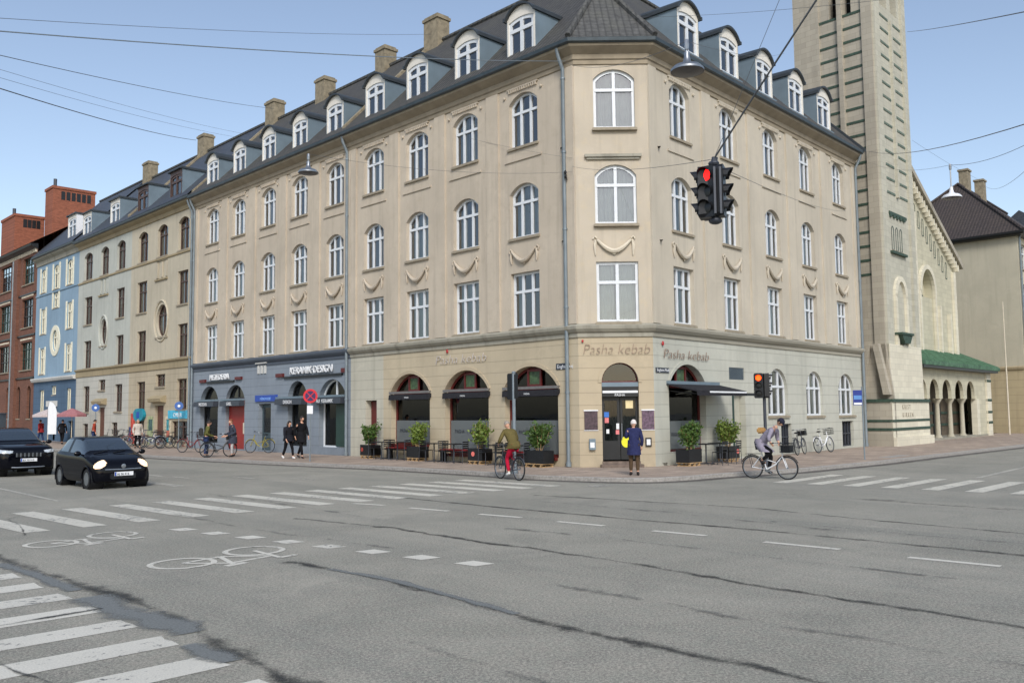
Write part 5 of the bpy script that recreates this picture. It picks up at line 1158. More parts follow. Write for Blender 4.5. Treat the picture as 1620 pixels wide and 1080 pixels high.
# ================================================================== STREET THINGS
def skin_mesh(name, verts, edges, radii, rootv=0, sub=1):
    me = bpy.data.meshes.new('t'); me.from_pydata([tuple(v) for v in verts], edges, []); o = bpy.data.objects.new('t', me); COL.objects.link(o)
    md = o.modifiers.new('s', 'SKIN'); md.use_smooth_shade = True
    for i, r in enumerate(radii):
        d = me.skin_vertices[0].data[i]; d.radius = (r, r) if not isinstance(r, tuple) else r; d.use_root = (i == rootv)
    if sub: s_ = o.modifiers.new('u', 'SUBSURF'); s_.levels = sub; s_.render_levels = sub
    bpy.context.view_layer.update()
    out_ = bpy.data.meshes.new_from_object(o.evaluated_get(bpy.context.evaluated_depsgraph_get())); out_.name = name
    bpy.data.objects.remove(o); bpy.data.meshes.remove(me)
    for p in out_.polygons: p.use_smooth = True
    out_.materials.clear(); return out_
def loft(rings, n=14):
    """rings: (centre, rx, ry) stacked; returns MB with a closed smooth surface (local x forward, y left)"""
    mb = MB(); i0 = 0
    for (c, rx, ry) in rings:
        for j in range(n):
            a = 2*math.pi*j/n; mb.v.append(Vector(c)+Vector((rx*math.cos(a), ry*math.sin(a), 0)))
    for k in range(len(rings)-1):
        for j in range(n): mb.f.append((k*n+j, k*n+(j+1) % n, (k+1)*n+(j+1) % n, (k+1)*n+j))
    mb.f.append(tuple(reversed(range(n)))); mb.f.append(tuple((len(rings)-1)*n+j for j in range(n)))
    return mb
def person(name_label, loc, rz, J, mats, coat_len=None, hair='short', hat=None, cat='person', bag=None, coat_flare=.0, belly=1.):
    """J: joints in local space, x forward, y left: pelvis, chest, neck, head, L/R shoulder elbow wrist hip knee ankle toe"""
    r = root('person', loc, rz, name_label, cat); g = lambda k: Vector(J[k])
    V, E_, Rd = [], [], []
    def add(v, rad, par=None):
        V.append(Vector(v)); Rd.append(rad)
        if par is not None: E_.append((par, len(V)-1))
        return len(V)-1
    pel = add(g('pelvis'), .10); mid = add((g('pelvis')+g('chest'))/2, .10, pel); ch_ = add(g('chest'), .115, mid); nb = add(g('neck')-(g('head')-g('neck')).normalized()*.02, .06, ch_); nk = add(g('neck')+(g('head')-g('neck'))*.35, .052, nb)
    for s in 'LR':
        sh = add(g('sh'+s), .052, ch_); el = add(g('el'+s), .038, sh); wr = add(g('wr'+s), .025, el)
        d = (g('wr'+s)-g('el'+s)).normalized(); side = Vector((0, 1 if s == 'R' else -1, 0)); across = d.cross(side).normalized() if abs(d.dot(side)) < .95 else Vector((1, 0, 0))
        pm = add(g('wr'+s)+d*.045, .028, wr)
        for f_, (off, ln) in enumerate(((-.024, .062), (-.008, .072), (.008, .068), (.024, .054))):
            kn = add(g('wr'+s)+d*.085+across*off, .0095, pm); kk = add(V[kn]+d*ln*.5+side*.010, .0085, kn); add(V[kk]+d*ln*.4+side*.022, .007, kk)
        tb = add(g('wr'+s)+d*.035-across*.035+side*.01, .011, pm); add(V[tb]+d*.035-across*.008+side*.015, .009, tb)
        hp = add(g('hip'+s), .085, pel); kn = add(g('kn'+s), .055, hp); an = add(g('an'+s), .036, kn); 
        add(g('toe'+s), .032, an)
    body = child('body', skin_mesh('body', V, E_, Rd, 0, 1), M['skin'], r)
    # trousers and shoes
    V, E_, Rd = [], [], []; pel = add(g('pelvis'), .125)
    for s in 'LR':
        hp = add(g('hip'+s), .095, pel); md_ = add((g('hip'+s)+g('kn'+s))/2, .088, hp); kn = add(g('kn'+s), .068, md_); an = add(g('kn'+s)+(g('an'+s)-g('kn'+s))*.9, .055, kn)
    child('trousers', skin_mesh('trousers', V, E_, Rd, 0, 1), mats['legs'], r)
    for s in 'LR':
        a, t = g('an'+s), g('toe'+s); d = (t-a); d = d.normalized(); b = MB()
        ml = skin_mesh('shoe', [a-d*.05, a+d*.02+Vector((0, 0, -.02)), t], [(0, 1), (1, 2)], [.05, .052, .042], 0, 1); child('shoe', ml, mats['shoes'], r)
    # head with face
    h = g('head'); fw = Vector(J.get('look', (1, 0, 0))).normalized(); up = (h-g('neck')).normalized(); fw = (fw-up*fw.dot(up)).normalized(); lf = up.cross(fw)
    hb = MB(); n, m = 18, 14
    for k in range(m+1):
        th = math.pi*k/m; y = -math.cos(th); q = math.sin(th)
        for j in range(n):
            a = 2*math.pi*j/n; cx, cy = math.cos(a), math.sin(a)
            rx = .098*q*(1 if y > -.3 else (1-.18*(-.3-y)/.7)); ry = .076*q*(1 if y > -.2 else (1-.32*(-.2-y)/.8)); z = .118*y
            if cx > .93 and -.35 < y < .12: rx += .022*(1-abs(y+.12)/.3)              # nose
            if cx > .75 and .02 < y < .2 and .1 < abs(cy) < .6: rx -= .007               # eye sockets
            if cx > .8 and -.62 < y < -.48: rx += .006
            hb.v.append(h+fw*(rx*cx)+lf*(ry*cy)+up*z)
    for k in range(m):
        for j in range(n): hb.f.append((k*n+j, k*n+(j+1) % n, (k+1)*n+(j+1) % n, (k+1)*n+j))
    for s in (-1, 1): hb.ball(tuple(h+lf*(s*.078)-fw*.005), .022, (.8, .5, 1.3), 8, 6)
    child('head', hb.mesh('head', smooth=True), M['skin'], r)
    ey = MB()
    for s in (-1, 1): ey.ball(tuple(h+fw*.086+lf*(s*.03)+up*.012), .009, (1, 1, 1), 8, 6)
    ey.ball(tuple(h+fw*.086-up*.052), .018, (.3, 1, .25), 8, 6)
    child('face_features', ey.mesh('face_features', smooth=True), M['haird'], r)
    hm = mats['hair']; q = MB(); 
    for k in range(9):
        th = math.pi*.56*k/8
        for j in range(n):
            a = 2*math.pi*j/n; cx = math.cos(a); sc = 1.12; lim = th*(.62 if cx > .5 else 1.0); zz = math.cos(lim); rr = math.sin(lim)
            q.v.append(h+fw*(.098*sc*rr*cx-.006)+lf*(.078*sc*rr*math.sin(a))+up*(.118*1.1*zz))
    for k in range(8):
        for j in range(n): q.f.append((k*n+j, k*n+(j+1) % n, (k+1)*n+(j+1) % n, (k+1)*n+j))
    if hair == 'long': q.ball(tuple(h-fw*.05-up*.09), .1, (.7, .95, 1.5), 12, 8)
    child('hair', q.mesh('hair', smooth=True), hm, r)
    if hat:
        t = MB()
        for k in range(7):
            th = math.pi*.5*k/6
            for j in range(n):
                a = 2*math.pi*j/n; t.v.append(h+fw*(.115*math.sin(th)*math.cos(a))+lf*(.095*math.sin(th)*math.sin(a))+up*(.04+.105*math.cos(th)))
        for k in range(6):
            for j in range(n): t.f.append((k*n+j, k*n+(j+1) % n, (k+1)*n+(j+1) % n, (k+1)*n+j))
        i = t.add([h+fw*.1+lf*.07+up*.04, h+fw*.17+lf*.045+up*.025, h+fw*.17-lf*.045+up*.025, h+fw*.1-lf*.07+up*.04]); t.f.append((i, i+1, i+2, i+3))
        child('hat', t.mesh('hat', smooth=True, recalc=True), hat, r)
    # jacket or coat: one skinned surface with sleeves, and a lofted skirt
    V, E_, Rd = [], [], []; p0 = add(g('pelvis'), (.17*belly, .155*belly)); m0 = add(g('pelvis')+(g('chest')-g('pelvis'))*.5, (.148*belly, .14), p0); c0 = add(g('chest'), (.155, .15), m0); n0 = add(g('neck'), .075, c0)
    for s in 'LR':
        sh = add(g('sh'+s), .078, c0); el = add(g('el'+s), .062, sh); wr = add(g('el'+s)+(g('wr'+s)-g('el'+s))*.93, .046, el)
    child('coat', skin_mesh('coat', V, E_, Rd, 0, 1), mats['coat'], r)
    if coat_len:
        rings = []; P = g('pelvis'); kmid = (g('knL')+g('knR'))/2; N = 6
        for k in range(N+1):
            f_ = k/N; z = P.z+.16-(.16+P.z-coat_len)*f_; xs = P.x+(kmid.x-P.x)*max(0, (P.z-z)/max(.01, P.z-kmid.z))*.8
            sp_ = abs(g('knL').x-g('knR').x)*.4*f_; rings.append(((xs, P.y+(kmid.y-P.y)*f_*.8, z), .15*belly+.035*f_+sp_+coat_flare*f_, .185*belly+.03*f_+coat_flare*f_))
        child('coat_skirt', loft(rings[::-1]).mesh('coat_skirt', smooth=True), mats['coat'], r)
    if bag: bag(r)
    return r
def standJ(H=1.7, step=0., arm=.1, lean=0., look=(1, 0, 0), elb=.0, hands=None):
    s = H/1.75; J = {}
    J['pelvis'] = (0, 0, .95*s); J['chest'] = (.02+lean*.6, 0, 1.32*s); J['neck'] = (.03+lean, 0, 1.5*s); J['head'] = (.05+lean*1.25, 0, 1.635*s)
    for k, sg in (('L', 1), ('R', -1)):
        st = step*sg
        J['sh'+k] = (.02+lean*.9, sg*.19*s, 1.42*s); J['el'+k] = (-.02-st*.4+lean*.5+elb*.3, sg*(.25+arm*.5)*s, 1.14*s); J['wr'+k] = (.08-st*.5+elb, sg*(.24+arm*.3)*s, (.90+elb*.6)*s)
        J['hip'+k] = (0, sg*.09, .9*s); J['kn'+k] = (.04+st*.55, sg*.10, .49*s); J['an'+k] = (st*1.0 if st > 0 else st*1.25, sg*.10, .09+(0 if st > 0 else abs(st)*.18)); J['toe'+k] = (J['an'+k][0]+.15, sg*.12, .035 if st >= 0 else .03)
    J['look'] = look
    if hands:
        for k, v in hands.items(): J[k] = v
    return J
Hd = lambda v: math.atan2(v.y, v.x)
navy = fabric('navy_coat', (44, 48, 84)); black = fabric('black_coat', (24, 24, 28)); black2 = fabric('black_puffer', (30, 31, 38)); olive = fabric('olive_jacket', (98, 88, 52)); olive2 = fabric('moss_jacket', (92, 92, 50)); jeans = fabric('blue_jeans', (44, 58, 92)); brownt = fabric('brown_trousers', (82, 66, 50))
redt = fabric('red_trousers', (176, 20, 52), .8, .1); grcoat = fabric('lavender_grey_coat', (142, 136, 150)); blk = fabric('black_trousers', (20, 20, 24)); slate_c = fabric('slate_coat', (58, 62, 74)); whiteshoe = simple('white_shoes', (214, 214, 210), .6); darkshoe = simple('dark_shoes', (34, 30, 30), .6); tan = fabric('tan_bag', (176, 138, 88)); beigec = fabric('pale_coat', (190, 182, 172))
P_ = FC.P(1.32-.06+.35, 4.12-.0, 0)
wpos = Vector((3.63, 26.76, 0))
def phone(r): MB().box(.33, .36, -.05, .06, 1.28, 1.42).loc('sheet', M['white2'], r)
person('person in a navy knee-length coat and brown trousers standing before the corner door', wpos, R_(84), standJ(1.66, .03, .02, .03, look=(1, .5, 0), hands={'wrL': (.24, .12, 1.28), 'elL': (.05, .24, 1.12)}), dict(legs=brownt, shoes=darkshoe, coat=navy, hair=simple('white_hair', (214, 206, 200), .8)), coat_len=.62, hair='short', bag=phone)
walk = -dl
person('tall person in a long black coat walking beside a shorter companion', Vector((-9.35, 39.15, 0)), Hd(Vector((.8, -.6, 0))), standJ(1.86, -.24, .05, .03), dict(legs=blk, shoes=darkshoe, coat=black, hair=M['haird']), coat_len=.72)
person('shorter person in black with white shoes walking arm in arm', Vector((-9.8, 38.8, 0)), Hd(Vector((.75, -.66, 0))), standJ(1.64, .22, .04, .02), dict(legs=blk, shoes=whiteshoe, coat=black2, hair=M['haird']), coat_len=.78, hair='long')
def pack(r): MB().box(-.32, -.12, -.13, .13, .98, 1.36).loc('backpack', M['black'], r, bevel=.04)
person('person in a moss green jacket and jeans with a dark backpack on the kerb', Vector((-14.15, 41.0, 0)), Hd(Vector((.85, .3, 0))), standJ(1.68, .05, .05, .06, hands={'wrL': (.38, .1, .95), 'wrR': (.36, -.1, .92)}), dict(legs=jeans, shoes=darkshoe, coat=olive2, hair=M['haird']), bag=pack)
person('person in a slate grey coat standing astride a bicycle near the red gate', Vector((-13.0, 41.3, 0)), Hd(Vector((-.7, -.5, 0))), standJ(1.74, .08, .05, .05, hands={'wrL': (.36, .2, .98), 'wrR': (.36, -.2, .98)}), dict(legs=fabric('pale_trousers', (170, 168, 168)), shoes=darkshoe, coat=slate_c, hair=simple('auburn_hair', (120, 66, 44), .8)), coat_len=.62)
# ---- bicycles
def bicycle(loc, rz, label, frame=M['dgrey'], basket=None, rack=True, group=None, step=True, tyre=M['rubber'], rim=M['steel'], fender=None, lean=0., fine=True):
    r = root('bicycle', loc, rz, label, 'bicycle', group); r.rotation_euler = (lean, 0, rz); wr = .34; wb = 1.08; n = 28
    for x0 in (-wb/2, wb/2):
        w_ = MB().lathe((x0, 0, wr), [(wr-.05, -.012), (wr-.036, -.012), (wr-.036, .012), (wr-.05, .012), (wr-.05, -.012)], n, 'y', False).loc('wheel', rim, r)
        ty = MB().tube([(x0+(wr-.018)*math.cos(2*math.pi*k/n), 0, wr+(wr-.018)*math.sin(2*math.pi*k/n)) for k in range(n)], .02, 6, closed=True); child('tyre', ty.mesh('tyre', smooth=True), tyre, w_)
        sp = MB(); sp.lathe((x0, 0, wr), [(.022, -.05), (.022, .05)], 8, 'y')
        for k in range(18): a = 2*math.pi*k/18; sp.tube([(x0+.02*math.cos(a+.5), .02*(-1)**k, wr+.02*math.sin(a+.5)), (x0+(wr-.045)*math.cos(a), 0, wr+(wr-.045)*math.sin(a))], .0018, 3, False)
        child('spokes', sp.mesh('spokes'), M['steel'], w_)
        fd = MB(); fr_ = [(x0+(wr+.025)*math.cos(a), 0, wr+(wr+.025)*math.sin(a)) for a in [R_(d) for d in (range(25, 185, 16) if x0 > 0 else range(-5, 160, 16))]]; fd.tube(fr_, .016, 5); fd.loc('mudguard', fender or frame, r)
    bb = (-.1, 0, .28); hd = (wb/2-.18, 0, .92); hb = (wb/2-.13, 0, .68); st = (-.26, 0, .82); f = MB()
    if step: f.tube([hb, (.2, 0, .44), bb], .022, 7); f.tube([hd, (wb/2-.13, 0, .70)], .02, 7); f.tube([(.22, 0, .48), (-.2, 0, .6)], .014, 6)
    else: f.tube([hb, bb], .018, 7); f.tube([hd, (wb/2-.14, 0, .68)], .02, 7); f.tube([(wb/2-.17, 0, .82), (-.22, 0, .74)], .016, 7)
    f.tube([bb, st], .016, 7)
    for s in (-1, 1): f.tube([bb, (-wb/2, s*.05, wr)], .010, 6); f.tube([(-.22, 0, .74), (-wb/2, s*.05, wr)], .008, 6); f.tube([(wb/2-.12, s*.045, .66), (wb/2, s*.045, wr)], .012, 6)
    f.loc('frame', frame, r)
    MB().tube([st, (-.28, 0, .90)], .012, 6).loc('seat_post', M['steel'], r)
    s_ = MB(); s_.prism([(-.14, -.09), (-.14, .09), (.0, .05), (.14, .018), (.14, -.018), (0, -.05)], .0, .0) if False else None
    s_.v = []; s_.f = []; s_.ball((-.3, 0, .93), .1, (1.35, .8, .35), 10, 6).ball((-.17, 0, .93), .05, (1.8, .6, .4), 8, 6).loc('saddle', M['black'], r, smooth=True)
    hbm = MB().tube([hd, (wb/2-.2, 0, 1.04)], .012, 6).tube([(wb/2-.38, -.28, 1.06), (wb/2-.24, -.22, 1.07), (wb/2-.18, 0, 1.05), (wb/2-.24, .22, 1.07), (wb/2-.38, .28, 1.06)], .011, 6).loc('handlebar', M['steel'], r)
    child('grip', MB().tube([(wb/2-.39, -.285, 1.06), (wb/2-.28, -.24, 1.068)], .017, 6).mesh('grip'), M['black'], hbm); child('grip', MB().tube([(wb/2-.39, .285, 1.06), (wb/2-.28, .24, 1.068)], .017, 6).mesh('grip'), M['black'], hbm)
    MB().lathe((bb[0], 0, bb[2]), [(.085, .035), (.085, .042)], 16, 'y').tube([(bb[0], .05, bb[2]), (bb[0]+.12, .06, bb[2]-.11)], .01, 5).tube([(bb[0], -.05, bb[2]), (bb[0]-.12, -.06, bb[2]+.11)], .01, 5).box(bb[0]+.08, bb[0]+.16, .06, .15, bb[2]-.13, bb[2]-.11).box(bb[0]-.16, bb[0]-.08, -.15, -.06, bb[2]+.1, bb[2]+.12).loc('crank', M['steel'], r)
    if rack: MB().tube([(-wb/2+.3, .05, .74), (-wb/2-.2, .06, .73), (-wb/2-.2, -.06, .73), (-wb/2+.3, -.05, .74)], .009, 5).tube([(-wb/2-.1, .06, .73), (-wb/2, .06, wr)], .007, 5).tube([(-wb/2-.1, -.06, .73), (-wb/2, -.06, wr)], .007, 5).loc('rack', M['black'], r)
    if basket:
        b = MB(); x0, x1 = wb/2-.14, wb/2+.16
        for z in (.82, .90, .98, 1.06): b.tube([(x0, -.17, z), (x1, -.17, z), (x1, .17, z), (x0, .17, z)], .007, 4, closed=True)
        for k in range(6):
            t = -.17+.068*k; b.tube([(x0, t, .8), (x0, t, 1.07)], .005, 4).tube([(x1, t, .8), (x1, t, 1.07)], .005, 4); u = x0+.06*k; b.tube([(u, -.17, .8), (u, -.17, 1.07)], .005, 4).tube([(u, .17, .8), (u, .17, 1.07)], .005, 4)
        b.box(x0, x1, -.17, .17, .79, .805).box(x0+.02, x1-.02, -.15, .15, .82, 1.0) if basket == 'full' else b.box(x0, x1, -.17, .17, .79, .805)
        b.loc('basket', M['black'], r)
    return r
def cyclist(loc, rz, label, bike_kw, mats, lean=.25, H=1.72, phase=0., zbase=RZ, **k):
    s = H/1.75; J = {}; pz = 1.02; hx = -.27
    J['pelvis'] = (hx, 0, pz); J['chest'] = (hx+.06+lean*.55, 0, pz+.36*s); J['neck'] = (hx+.08+lean, 0, pz+.52*s); J['head'] = (hx+.12+lean*1.25, 0, pz+.66*s)
    for kk, sg in (('L', 1), ('R', -1)):
        a = phase+(0 if sg > 0 else math.pi); fx, fz = -.1+.165*math.cos(a), .28+.165*math.sin(a)
        J['sh'+kk] = (hx+.07+lean*.9, sg*.19*s, pz+.45*s); J['wr'+kk] = (.17, sg*.27, 1.10); m_ = (Vector(J['sh'+kk])+Vector(J['wr'+kk]))/2
        J['el'+kk] = (m_.x-.05, sg*.31, m_.z-.08); J['hip'+kk] = (hx, sg*.09, pz-.03); A = Vector((fx-.05, sg*.1, fz+.1)); h = Vector(J['hip'+kk])
        d = A-h; L1, L2 = .44, .44; D = min(d.length, .87); mm = h+d*.5; off = math.sqrt(max(.0, L1*L1-D*D/4)); pr = Vector((-d.z, 0, d.x)).normalized(); pr = pr if pr.x > 0 else -pr
        J['kn'+kk] = tuple(mm+pr*off); J['an'+kk] = tuple(A); J['toe'+kk] = (fx+.09, sg*.11, fz+.04)
    J['look'] = (1, 0, -.1)
    loc = Vector((loc.x, loc.y, zbase)); bicycle(loc, rz, **bike_kw); return person(label, loc, rz, J, mats, **k)
# cyclist in red trousers heading away, and cyclist in lavender grey heading right
cyclist(Vector((-.12, 27.3, 0)), Hd(Vector((-.53, .85, 0))), 'person in an olive jacket and red trousers cycling away along the kerb', dict(label='bicycle under the rider in red trousers', frame=M['dgrey'], basket='plain'), dict(legs=redt, shoes=whiteshoe, coat=olive, hair=M['hairg']), lean=.22, phase=-1.5, coat_len=.95)
def backbag(r): MB().box(-.32, -.12, -.16, .12, 1.34, 1.52).loc('shoulder_bag', tan, r, bevel=.04)
cyclist(Vector((7.6, 26.45, 0)), Hd(Vector((.76, -.65, 0))), 'person in a lavender grey coat and dark cap cycling with a tan shoulder bag', dict(label='white city bicycle with black front basket under the rider in the cap', frame=M['white2'], basket='full', fender=M['black']), dict(legs=blk, shoes=darkshoe, coat=grcoat, hair=M['haird']), lean=.42, phase=-1.2, hat=fabric('dark_cap', (36, 38, 52)), coat_len=.80, bag=backbag)
bicycle(FR.P(10.0, .75, 0), Hd(dr)+.15, 'black bicycle with a black bag parked left of its white neighbour at the pale wall', M['dgrey'], 'full', group='bicycles parked by the pale wall', lean=-.12)
bicycle(FR.P(12.3, .8, 0), Hd(dr)-.1, 'white bicycle parked right of the black one at the pale wall', M['white2'], 'plain', group='bicycles parked by the pale wall', lean=-.12)
yel = simple('yellow_frame_paint', (150, 138, 50), .4); rdf = simple('red_frame_paint', (120, 36, 34), .4)
bicycle(FL.P(20.9, .9, 0), Hd(dl)+R_(28), 'yellow bicycle leaning between the dark door and the no stopping sign', yel, None, lean=.15)
bicycle(FL.P(24.6, 2.8, 0), Hd(-nl)+R_(-60), 'dark red bicycle beside the person in slate grey', rdf, 'plain')
bicycle(Vector((-13.6, 41.1, 0)), Hd(Vector((.75, .6, 0))), 'black bicycle between the two people near the red gate', M['black'], 'full')
cols = [M['black'], M['dgrey'], simple('frame_blue', (50, 66, 110), .4), M['white2'], rdf, M['black'], M['dgrey'], M['black']]
pk = ['black bicycle nearest the blue-grey shop', 'grey bicycle second from the blue-grey shop', 'blue bicycle below the sky blue shop board', 'white bicycle beside the painted wall', 'dark red bicycle at the brown door', 'black bicycle left of the brown door', 'grey bicycle below the teal sign', 'black bicycle farthest left in the row']
for k, u in enumerate((31.4, 32.3, 33.2, 34.2, 35.9, 36.8, 38.3, 39.7)):
    bicycle(FL.P(u, 1.1+.15*(k % 3), 0), Hd(nl)+R_(random.uniform(-40, 40)), pk[k]+', parked at the beige house', cols[k], 'plain' if k % 3 == 0 else None, group='bicycles parked at the beige house', lean=random.uniform(-.08, .08))
for k, (u, cm_, lb) in enumerate(((33.0, beigec, 'person in a pale coat beside the row of parked bicycles'), (40.3, fabric('rust_jacket', (150, 60, 44)), 'person in a rust red jacket beyond the small car'), (46.5, black, 'person in black standing far off by the pale grey house'), (51.2, fabric('crimson_jacket', (140, 40, 44)), 'person in a crimson jacket by the blue house corner'))):
    person(lb, FL.P(u, 2.3, 0), Hd(Vector((.5, -.8, 0)))+k*1.3, standJ(1.72, .15, .05, .02), dict(legs=jeans if k % 2 else blk, shoes=darkshoe, coat=cm_, hair=M['haird'] if k else M['hairg']), coat_len=.8 if k != 1 else None)
# ---- cars
def catmull(p0, p1, p2, p3, t):
    return 0.5*((2*p1)+(-p0+p2)*t+(2*p0-5*p1+4*p2-p3)*t*t+(-p0+3*p1-3*p2+p3)*t*t*t)
def car(name, loc, rz, label, st, paint, glass, wheels, wrad, plate, lights, grille=None, seed=0, chrome=False, rimmat=None, cat='car'):
    """st: stations from nose to tail: (x, halfwidth, z_bottom, z_shoulder, half width at top, z_top, kind)"""
    r = root(name, loc, rz, label, cat); K = []
    for (x, hw, zb, zs, tw, zt) in st:
        zm = zb+(zs-zb)*.45
        K.append([Vector((x, 0, zb)), Vector((x, hw*.80, zb)), Vector((x, hw*.965, zb+.06)), Vector((x, hw*1.0, zm)), Vector((x, hw*.985, zs-.05)), Vector((x, hw*.93, zs+.01)), Vector((x, tw+(hw*.93-tw)*.5, zs+(zt-zs)*.52)), Vector((x, tw, zt-.035)), Vector((x, tw*.8, zt-.004)), Vector((x, 0, zt))])
    S_, KK = len(K), len(K[0]); SU, SV = 6, 4; grid = []
    SU, SV = 10, 8
    for i in range(S_-1):
        for a in range(SU if i < S_-2 else SU+1):
            t = a/SU; row = []
            for j in range(KK-1):
                for b in range(SV if j < KK-2 else SV+1):
                    u = b/SV; q = []
                    for jj in (j-1, j, j+1, j+2):
                        jj = min(max(jj, 0), KK-1); c = [K[min(max(ii, 0), S_-1)][jj] for ii in (i-1, i, i+1, i+2)]; q.append(catmull(*c, t))
                    row.append(catmull(*q, u) if u else q[1])
            grid.append(row)
    NR, NC = len(grid), len(grid[0]); parts = {'body': MB(), 'windscreen': MB(), 'side_window': MB(), 'rear_window': MB(), 'headlight': MB()}
    ws0, ws1, rf1, rw1 = wheels['ws'], wheels['roof0'], wheels['roof1'], wheels['rear']     # station indices
    def cls(i, j):
        cc_ = (grid[i][j]+grid[i+1][j+1])/2
        if wheels['lampfn'](cc_): return 'headlight'
        si_, sj = i/SU, j/SV
        if ws0+.12 <= si_ < ws1-.08 and sj >= 5.25: return 'windscreen' if sj >= 5.9 or si_ < 0 else 'windscreen'
        if rf1+.15 <= si_ < rw1-.15 and sj >= 5.9: return 'rear_window'
        if ws1-.35 <= si_ < rf1+.25 and 5.25 <= sj < 6.75:
            if abs(si_-wheels['pillar']) < .13: return 'body'
            return 'side_window'
        return 'body'
    for sgn in (1, -1):
        for i in range(NR-1):
            for j in range(NC-1):
                cc = (grid[i][j]+grid[i+1][j+1])/2
                if abs(cc.y) > wheels['y']-.25 and min(math.hypot(cc.x-wheels['xf'], cc.z-wrad), math.hypot(cc.x-wheels['xr'], cc.z-wrad)) < wrad+.055: continue
                m_ = parts[cls(i, j)]; qd = [grid[i][j], grid[i+1][j], grid[i+1][j+1], grid[i][j+1]]; m_.wpoly([Vector((v.x, v.y*sgn, v.z)) for v in (qd if sgn > 0 else qd[::-1])])
    for sgn in (1,):
        for row in (grid[0], grid[-1]): 
            parts['body'].wpoly([Vector((v.x, v.y, v.z)) for v in row]+[Vector((v.x, -v.y, v.z)) for v in reversed(row[1:-1])])
    for nm, m_ in parts.items():
        if not m_.f: continue
        me = m_.mesh(nm, recalc=False); bm = bmesh.new(); bm.from_mesh(me); bmesh.ops.remove_doubles(bm, verts=bm.verts, dist=1e-4); bmesh.ops.recalc_face_normals(bm, faces=bm.faces); bm.to_mesh(me); bm.free()
        for p in me.polygons: p.use_smooth = True
        if nm == 'headlight':
            for sg_ in (1, -1):
                b2_ = bmesh.new(); b2_.from_mesh(me); bmesh.ops.delete(b2_, geom=[v for v in b2_.verts if v.co.y*sg_ < 0], context='VERTS')
                for v in b2_.verts: v.co += v.normal*.006*(1 if v.normal.x > 0 else -1)
                m3 = bpy.data.meshes.new('headlight'); b2_.to_mesh(m3); b2_.free()
                for p in m3.polygons: p.use_smooth = True
                child('headlight', m3, wheels['lamp'], r)
            continue
        child(nm, me, paint if nm == 'body' else glass, r)
    for (x, s) in ((wheels['xf'], 1), (wheels['xf'], -1), (wheels['xr'], 1), (wheels['xr'], -1)):
        y = wheels['y']*s; t = .095*s
        hwm = wheels['hw']
        MB().lathe((x, 0, wrad), [(wrad+.075, (hwm-.4)*s), (wrad+.075, (hwm-.012)*s)], 32, 'y', False).lathe((x, 0, wrad), [(.01, (hwm-.36)*s), (wrad+.08, (hwm-.36)*s)], 32, 'y', False).loc('wheel_arch', M['black'], r)
        MB().tube([(x+(wrad+.062)*math.cos(a), (hwm-.008)*s, wrad+(wrad+.062)*math.sin(a)) for a in [R_(-20+220*q/26) for q in range(27)]], .022, 6).loc('arch_trim', paint, r, smooth=True)
        w_ = MB().lathe((x, 0, wrad), [(wrad*.64, y-t), (wrad*.93, y-t), (wrad, y-t*.6), (wrad, y+t*.45), (wrad*.94, y+t*.82), (wrad*.66, y+t*.86)], 28, 'y', False).loc('wheel', M['rubber'], r, smooth=True)
        rm = MB().lathe((x, 0, wrad), [(wrad*.66, y+t*.8), (wrad*.62, y+t*.5), (wrad*.2, y+t*.5)], 24, 'y')
        for k in range(wheels.get('spokes', 7)):
            a = 2*math.pi*k/wheels.get('spokes', 7); ca, sa = math.cos(a), math.sin(a); n_ = wrad*.07
            rm.wpoly([Vector((x+ca*wrad*.1-sa*n_, y+t*.8, wrad+sa*wrad*.1+ca*n_)), Vector((x+ca*wrad*.64-sa*n_*.8, y+t*.85, wrad+sa*wrad*.64+ca*n_*.8)), Vector((x+ca*wrad*.64+sa*n_*.8, y+t*.85, wrad+sa*wrad*.64-ca*n_*.8)), Vector((x+ca*wrad*.1+sa*n_, y+t*.8, wrad+sa*wrad*.1-ca*n_))])
        rm.lathe((x, 0, wrad), [(wrad*.14, y+t*.7), (wrad*.14, y+t*.88)], 12, 'y')
        child('rim', rm.mesh('rim'), rimmat or M['steel'], w_)
    for s in (-1, 1):
        mx, my, mz = wheels['mirror']; mm = MB().ball((mx, my*s, mz), .1, (.55, 1, .75), 10, 8).tube([(mx, (my-.1)*s, mz-.03), (mx-.02, (my-.22)*s, mz-.07)], .025, 6).loc('mirror', paint, r, smooth=True)
    px, pz = plate; pl = MB().box(px, px+.02, -.26, .26, pz-.055, pz+.055).loc('number_plate', M['white2'], r)
    child('plate_band', MB().box(px+.0205, px+.024, .215, .258, pz-.05, pz+.05).mesh('plate_band') if False else MB().box(px+.0205, px+.024, -.258, -.215, pz-.05, pz+.05).mesh('plate_band'), simple('plate_blue', (40, 80, 170), .5), pl)
    if grille: grille(r)
    return r
paint = simple('black_car_paint', (8, 9, 16), .4, 0, .1, 2, coat=.55, spec=.0); paint.node_tree.nodes['Principled BSDF'].inputs['Coat Roughness'].default_value = .04
carglass = NG('car_glass'); carglass.b.inputs['Base Color'].default_value = (.02, .03, .04, 1); carglass.b.inputs['Roughness'].default_value = .04; carglass.b.inputs['IOR'].default_value = 2.3; carglass.b.inputs['Specular IOR Level'].default_value = .6; carglass = carglass.m
lamp_on = emis('headlight_lit', (255, 218, 178), .95); lamp_off = simple('headlight_glass', (200, 206, 210), .15, .3)
plt = simple('plate_text', (30, 30, 34), .5)
